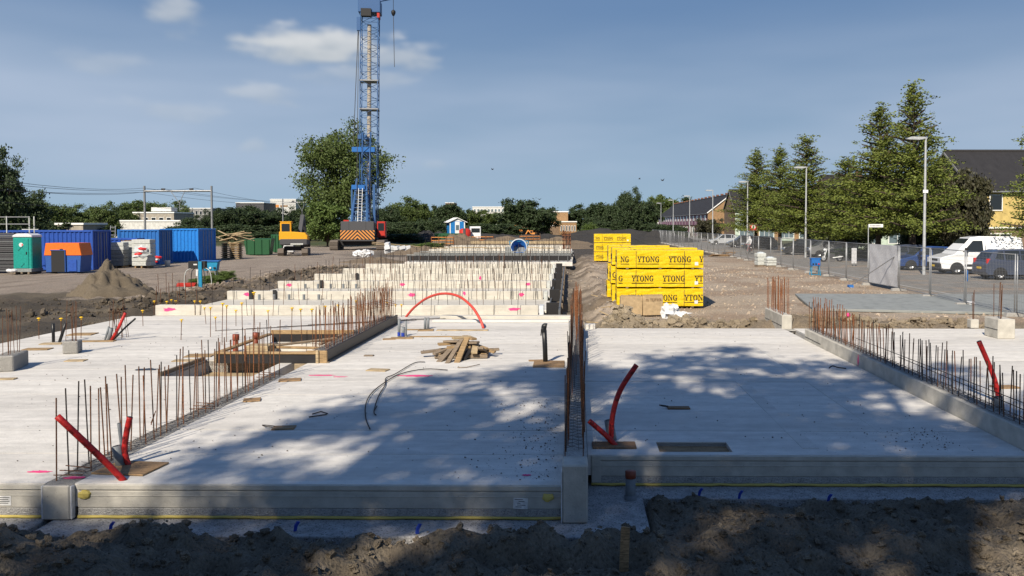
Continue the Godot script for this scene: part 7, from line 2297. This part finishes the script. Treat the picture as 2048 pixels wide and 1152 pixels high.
func build_trees() -> void:
	# the big open tree behind the crane
	tree("broad_tree", "large open-crowned tree standing behind the crane mast", base_at(690, 120.0), top_h(250, 120.0), 13.0, "open", "leaf_round", 1, 0.16)
	tree("bush", "bright green bush left of the crane's counterweight", base_at(655, 112.0), top_h(400, 112.0), 6.0, "dense", "leaf_bright", 2, 0.02)
	tree("bush", "dark round bush right of the crane beside the blue house", base_at(860, 150.0), top_h(436, 150.0), 4.6, "dense", "leaf_dark", 1, 0.0)
	# conical trees along the street
	var cones := [[1825, 172, 62.0, 8.2, "tallest conical tree, just left of the nearest street lamp"], [1757, 214, 66.0, 8.8, "second tallest conical tree, left of the tallest"], [1612, 276, 86.0, 9.0, "rightmost of the three conical trees by the road sign"], [1560, 297, 96.0, 8.6, "middle of the three conical trees by the road sign"], [1512, 302, 104.0, 9.2, "leftmost of the three conical trees by the road sign"], [1690, 318, 76.0, 9.0, "lower conical tree filling the gap before the dark roof"], [1872, 322, 70.0, 7.0, "short conical tree before the right house gable"]]
	for i in cones.size():
		var k: Array = cones[i]
		tree("conical_tree", k[4], base_at(k[0], k[2]), top_h(k[1], k[2]), k[3], "cone", "leaf_spruce", i, 0.19, "conical street trees")
	tree("broad_tree", "dark brownish tree before the yellow house", base_at(1930, 66.0), top_h(335, 66.0), 4.0, "dense", "leaf_red", 2, 0.06)
	tree("broad_tree", "dark tree behind the white van", base_at(1865, 70.0), top_h(372, 70.0), 6.0, "round", "leaf_dark", 3, 0.05)
	tree("broad_tree", "dark tree behind the grey van", base_at(1715, 84.0), top_h(375, 84.0), 6.4, "round", "leaf_dark", 1, 0.05)
	tree("broad_tree", "dark green tree behind the black car", base_at(1655, 98.0), top_h(385, 98.0), 6.5, "round", "leaf_dark", 2, 0.06)
	tree("conical_tree", "tree branches reaching in at the right photo edge", base_at(2105, 50.0), top_h(170, 50.0), 6.6, "cone", "leaf_spruce", 3, 0.2)
	tree("bush", "purple-leaved round bush before the terrace's brown gable", base_at(1416, 150.0), top_h(434, 150.0), 4.8, "dense", "leaf_red", 1, 0.0)
	tree("bush", "small green bush before the terrace front", base_at(1364, 160.0), top_h(452, 160.0), 2.6, "dense", "leaf_dark", 2, 0.0)
	# belt of trees on the horizon, left to right
	var belt := [[-12, 300, 100, 92, "dark"], [40, 372, 90, 110, "dark"], [100, 404, 66, 150, "round"], [150, 411, 62, 160, "round"], [208, 406, 58, 140, "round"], [250, 418, 60, 190, "round"], [290, 400, 96, 205, "round"], [345, 404, 74, 200, "round"], [392, 432, 56, 160, "dark"], [446, 414, 62, 165, "dark"], [500, 410, 84, 175, "dark"], [556, 418, 70, 180, "dark"], [610, 408, 60, 200, "dark"], [640, 420, 60, 180, "dark"],
		[770, 412, 60, 190, "dark"], [822, 397, 74, 200, "round"], [866, 414, 48, 240, "dark"], [899, 404, 62, 230, "dark"], [936, 420, 56, 240, "round"], [975, 421, 62, 250, "round"], [1036, 394, 80, 220, "dark"], [1078, 410, 66, 215, "dark"], [1110, 420, 50, 260, "dark"], [1163, 410, 64, 250, "dark"], [1206, 404, 64, 240, "dark"], [1236, 402, 50, 225, "dark"], [1260, 378, 50, 200, "dark"], [1292, 398, 60, 215, "dark"], [1328, 388, 58, 310, "round"], [1365, 396, 66, 320, "dark"], [1400, 402, 60, 330, "dark"], [1186, 430, 40, 210, "dark"], [1180, 446, 26, 190, "bright"]]
	belt.sort_custom(func(p, q): return p[0] < q[0])
	for i in belt.size():
		var k: Array = belt[i]
		var w: float = k[2] / FOCAL * k[3] * 1.12
		var m: String = {"dark": "leaf_dark", "round": "leaf_round", "bright": "leaf_bright"}[k[4]]
		tree("broad_tree", "far %s tree on the skyline, %s from the left" % [{"dark": "dark green", "round": "mid green", "bright": "light green"}[k[4]], ordinal(i)], base_at(k[0], k[3]), top_h(k[1], k[3]), w, "round" if k[3] < 210 else "dense", m, i, 0.06, "trees on the skyline")
	# low undergrowth between them
	var low := [[470, 446, 90, 150, "low dark shrubs left of the yellow excavator"], [560, 448, 90, 155, "low dark shrubs directly behind the yellow excavator"], [620, 446, 80, 150, "low dark shrubs between the excavator and the bright bush"], [760, 444, 70, 160, "low dark shrubs just right of the crane"], [800, 440, 90, 170, "low dark shrubs under the thin catenary portal"], [850, 446, 80, 180, "low dark shrubs left of the dark round bush"], [965, 445, 80, 190, "low dark shrubs right of the blue house"], [1010, 446, 70, 195, "low dark shrubs left of the far excavator"], [380, 448, 90, 140, "low dark shrubs between the sky blue container and the timber"], [90, 440, 90, 120, "low dark shrubs behind the guard rail"], [20, 430, 90, 100, "low dark shrubs at the left photo edge"], [180, 446, 80, 125, "low dark shrubs behind the portable toilet's container"], [1220, 440, 80, 205, "low dark shrubs right of the tall brick hall"], [1290, 444, 90, 200, "low dark shrubs before the far street lamps"], [1330, 448, 60, 190, "low dark shrubs at the foot of the far lamps"], [710, 446, 60, 150, "low dark shrubs behind the crane mast foot"], [535, 462, 80, 130, "low dark shrubs low behind the green skip"], [790, 466, 100, 135, "low dark shrubs low right of the crane before the railway"]]
	for i in low.size():
		var k: Array = low[i]
		shrub(k[4], base_at(k[0], k[3]), k[2] / FOCAL * k[3] * 1.2, top_h(k[1], k[3]), 5.0, "leaf_dark")
	# trees behind the camera; their shade falls over the slabs
	var behind := [[-8.5, 7.5, 20.0, 6.4], [-4.6, 6.3, 20.0, 8.2], [-1.9, 7.3, 19.6, 7.4], [-5.7, 12.7, 20.4, 5.8], [-0.4, 13.0, 20.0, 6.0], [-12.4, 13.6, 19.6, 4.4], [-9.4, 13.2, 19.8, 5.6]]
	for i in behind.size():
		var k: Array = behind[i]
		tree("broad_tree", "leafy tree behind the viewer, its shade falling on the slabs", Vector3(k[0], -0.1, k[1]), k[2], k[3], "canopy", "leaf_round", 10 + i, 0.70, "trees behind the viewer")

func build_small_things() -> void:
	# weeds
	for k in [[392, 573, 0.8, 0.4], [425, 570, 1.2, 0.5], [448, 563, 1.3, 0.6], [860, 500, 3.5, 0.9], [910, 490, 3.0, 1.2]]:
		var names := {392: "green weeds left of the cyan post", 425: "green weeds between the two power stands", 448: "green weeds right of the blue power box", 860: "green weeds on the bank right of the crane", 910: "yellow-green weeds on the brown heap"}
		shrub(names[k[0]], g(k[0], k[1], 0.0) + Vector3(0, 0.4 if k[0] == 910 else 0.0, 0), k[2], k[3], k[2] * 0.6, "leaf_bright")
	# birds
	for k in [[1325, 361, 90, 0.5], [985, 339, 110, -0.4], [1279, 358, 120, 0.2], [1079, 399, 120, 0.9]]:
		var p := at(k[0], k[1], k[2])
		var t := thing("bird", {1325: "bird high right of the far trees, nearest of four", 985: "bird left of the far centre", 1279: "bird left of the nearest bird", 1079: "lowest bird above the round dark tree"}[k[0]], "bird", p, k[3], "birds in the sky")
		part(t, "body", lump(4, 0.6, 0.1), M.bird, Transform3D(Basis().scaled(Vector3(0.34, 0.16, 0.14)), Vector3.ZERO))
		for s in [-1, 1]:
			part(t, "wing", prism([Vector2(-0.08, 0), Vector2(0.1, 0), Vector2(0.0, 0.42)], -0.008, 0.008), M.bird, Transform3D(Basis.from_euler(Vector3(s * 1.1, 0, 0)), Vector3.ZERO))
	# cyclist behind the fence
	var c := thing("bicycle", "bicycle ridden along the road behind the fence", "bicycle", base_at(1500, 84.0), 0.9)
	for x in [-0.52, 0.52]:
		var ring := []
		for i in 19:
			ring.append(Vector3(x + 0.33 * cos(TAU * i / 18), 0.34 + 0.33 * sin(TAU * i / 18), 0))
		part(c, "wheel", tube_mesh(ring, 0.02, 6), M.tyre)
	var st := st_new(true)
	for k in [[[-0.52, 0.34], [-0.4, 0.95]], [[-0.42, 0.85], [0.1, 0.35]], [[0.1, 0.35], [0.2, 0.85]], [[-0.42, 0.85], [0.2, 0.8]], [[0.1, 0.35], [0.52, 0.34]], [[0.2, 0.8], [0.52, 0.34]]]:
		scyl(st, Vector3(k[0][0], k[0][1], 0), Vector3(k[1][0], k[1][1], 0), 0.02, 0.02, 6)
	scyl(st, Vector3(-0.38, 1.0, -0.28), Vector3(-0.38, 1.0, 0.28), 0.016, 0.016, 6)
	part(c, "frame", done(st), M.sign_red)
	box(c, "saddle", Vector3(0.22, 0.9, 0), Vector3(0.26, 0.06, 0.16), M.trim_black)
	var who := thing("person", "cyclist in a white top and dark trousers behind the fence", "person", c.position, 0.9)
	part(who, "body", body_mesh([[[0.2, 0.95, 0], [0.02, 1.42, 0], 0.15, 0.17], [[0.02, 1.42, 0], [-0.02, 1.56, 0], 0.07, 0.06], [[-0.03, 1.58, 0], [-0.05, 1.72, 0], 0.10, 0.10], [[0.02, 1.4, 0.17], [-0.18, 1.18, 0.22], 0.055, 0.045], [[-0.18, 1.18, 0.22], [-0.38, 1.02, 0.24], 0.042, 0.035], [[0.02, 1.4, -0.17], [-0.18, 1.18, -0.22], 0.055, 0.045], [[-0.18, 1.18, -0.22], [-0.38, 1.02, -0.24], 0.042, 0.035]]), M.plastic_white)
	part(who, "trousers", body_mesh([[[0.2, 0.95, 0.09], [-0.2, 0.8, 0.1], 0.10, 0.075], [[-0.2, 0.8, 0.1], [0.05, 0.42, 0.1], 0.065, 0.05], [[0.2, 0.95, -0.09], [-0.1, 0.62, -0.1], 0.10, 0.075], [[-0.1, 0.62, -0.1], [0.14, 0.25, -0.1], 0.065, 0.05], [[0.14, 0.25, -0.1], [0.0, 0.2, -0.1], 0.05, 0.04], [[0.05, 0.42, 0.1], [-0.1, 0.38, 0.1], 0.05, 0.04]]), M.machine_grey)
	part(who, "hair", body_mesh([[[-0.02, 1.70, 0], [-0.04, 1.76, 0], 0.105, 0.09]]), M.brown_pipe)

func body_mesh(bones: Array) -> Mesh:      # tapered capsules joined into one smooth surface
	var lo := Vector3.ONE * 99.0
	var hi := -lo
	for b in bones:
		for k in 2:
			var p := Vector3(b[k][0], b[k][1], b[k][2])
			lo = lo.min(p - Vector3.ONE * (b[2 + k] + 0.06))
			hi = hi.max(p + Vector3.ONE * (b[2 + k] + 0.06))
	var s := 0.03
	var n := Vector3i(((hi - lo) / s).ceil()) + Vector3i.ONE
	var f := PackedFloat32Array()
	f.resize(n.x * n.y * n.z)
	for z in n.z:
		for y in n.y:
			for x in n.x:
				var p := lo + Vector3(x, y, z) * s
				var acc := 0.0
				for b in bones:
					var a := Vector3(b[0][0], b[0][1], b[0][2])
					var d := Vector3(b[1][0], b[1][1], b[1][2]) - a
					var t := clampf((p - a).dot(d) / d.length_squared(), 0.0, 1.0)
					acc += exp(-((p - a - d * t).length() - lerpf(b[2], b[3], t)) * 45.0)
				f[(z * n.y + y) * n.x + x] = -log(maxf(acc, 1e-9)) / 45.0
	var id := {}
	var verts := []
	var st := SurfaceTool.new()
	st.begin(Mesh.PRIMITIVE_TRIANGLES)
	st.set_smooth_group(0)
	var at_ := func(x, y, z): return f[(z * n.y + y) * n.x + x]
	for z in n.z - 1:
		for y in n.y - 1:
			for x in n.x - 1:
				var sum := Vector3.ZERO
				var cnt := 0
				for e in [[0, 0, 0, 1, 0, 0], [0, 1, 0, 1, 1, 0], [0, 0, 1, 1, 0, 1], [0, 1, 1, 1, 1, 1], [0, 0, 0, 0, 1, 0], [1, 0, 0, 1, 1, 0], [0, 0, 1, 0, 1, 1], [1, 0, 1, 1, 1, 1], [0, 0, 0, 0, 0, 1], [1, 0, 0, 1, 0, 1], [0, 1, 0, 0, 1, 1], [1, 1, 0, 1, 1, 1]]:
					var a: float = at_.call(x + e[0], y + e[1], z + e[2])
					var b: float = at_.call(x + e[3], y + e[4], z + e[5])
					if (a < 0.0) != (b < 0.0):
						sum += Vector3(x + e[0], y + e[1], z + e[2]).lerp(Vector3(x + e[3], y + e[4], z + e[5]), a / (a - b))
						cnt += 1
				if cnt:
					id[Vector3i(x, y, z)] = verts.size()
					verts.append(lo + sum / cnt * s)
					st.add_vertex(verts[-1])
	for z in range(1, n.z - 1):
		for y in range(1, n.y - 1):
			for x in range(1, n.x - 1):
				var a: float = at_.call(x, y, z)
				for k in 3:
					var d: Vector3i = [Vector3i(1, 0, 0), Vector3i(0, 1, 0), Vector3i(0, 0, 1)][k]
					var b: float = at_.call(x + d.x, y + d.y, z + d.z)
					if (a < 0.0) == (b < 0.0):
						continue
					var u: Vector3i = [Vector3i(0, 1, 0), Vector3i(0, 0, 1), Vector3i(1, 0, 0)][k]
					var v: Vector3i = [Vector3i(0, 0, 1), Vector3i(1, 0, 0), Vector3i(0, 1, 0)][k]
					var c := Vector3i(x, y, z)
					var q := [id[c - u - v], id[c - v], id[c], id[c - u]]
					if a < 0.0:
						q.reverse()
					for i in [0, 1, 2, 0, 2, 3]:
						st.add_index(q[i])
	st.generate_normals()
	return st.commit()
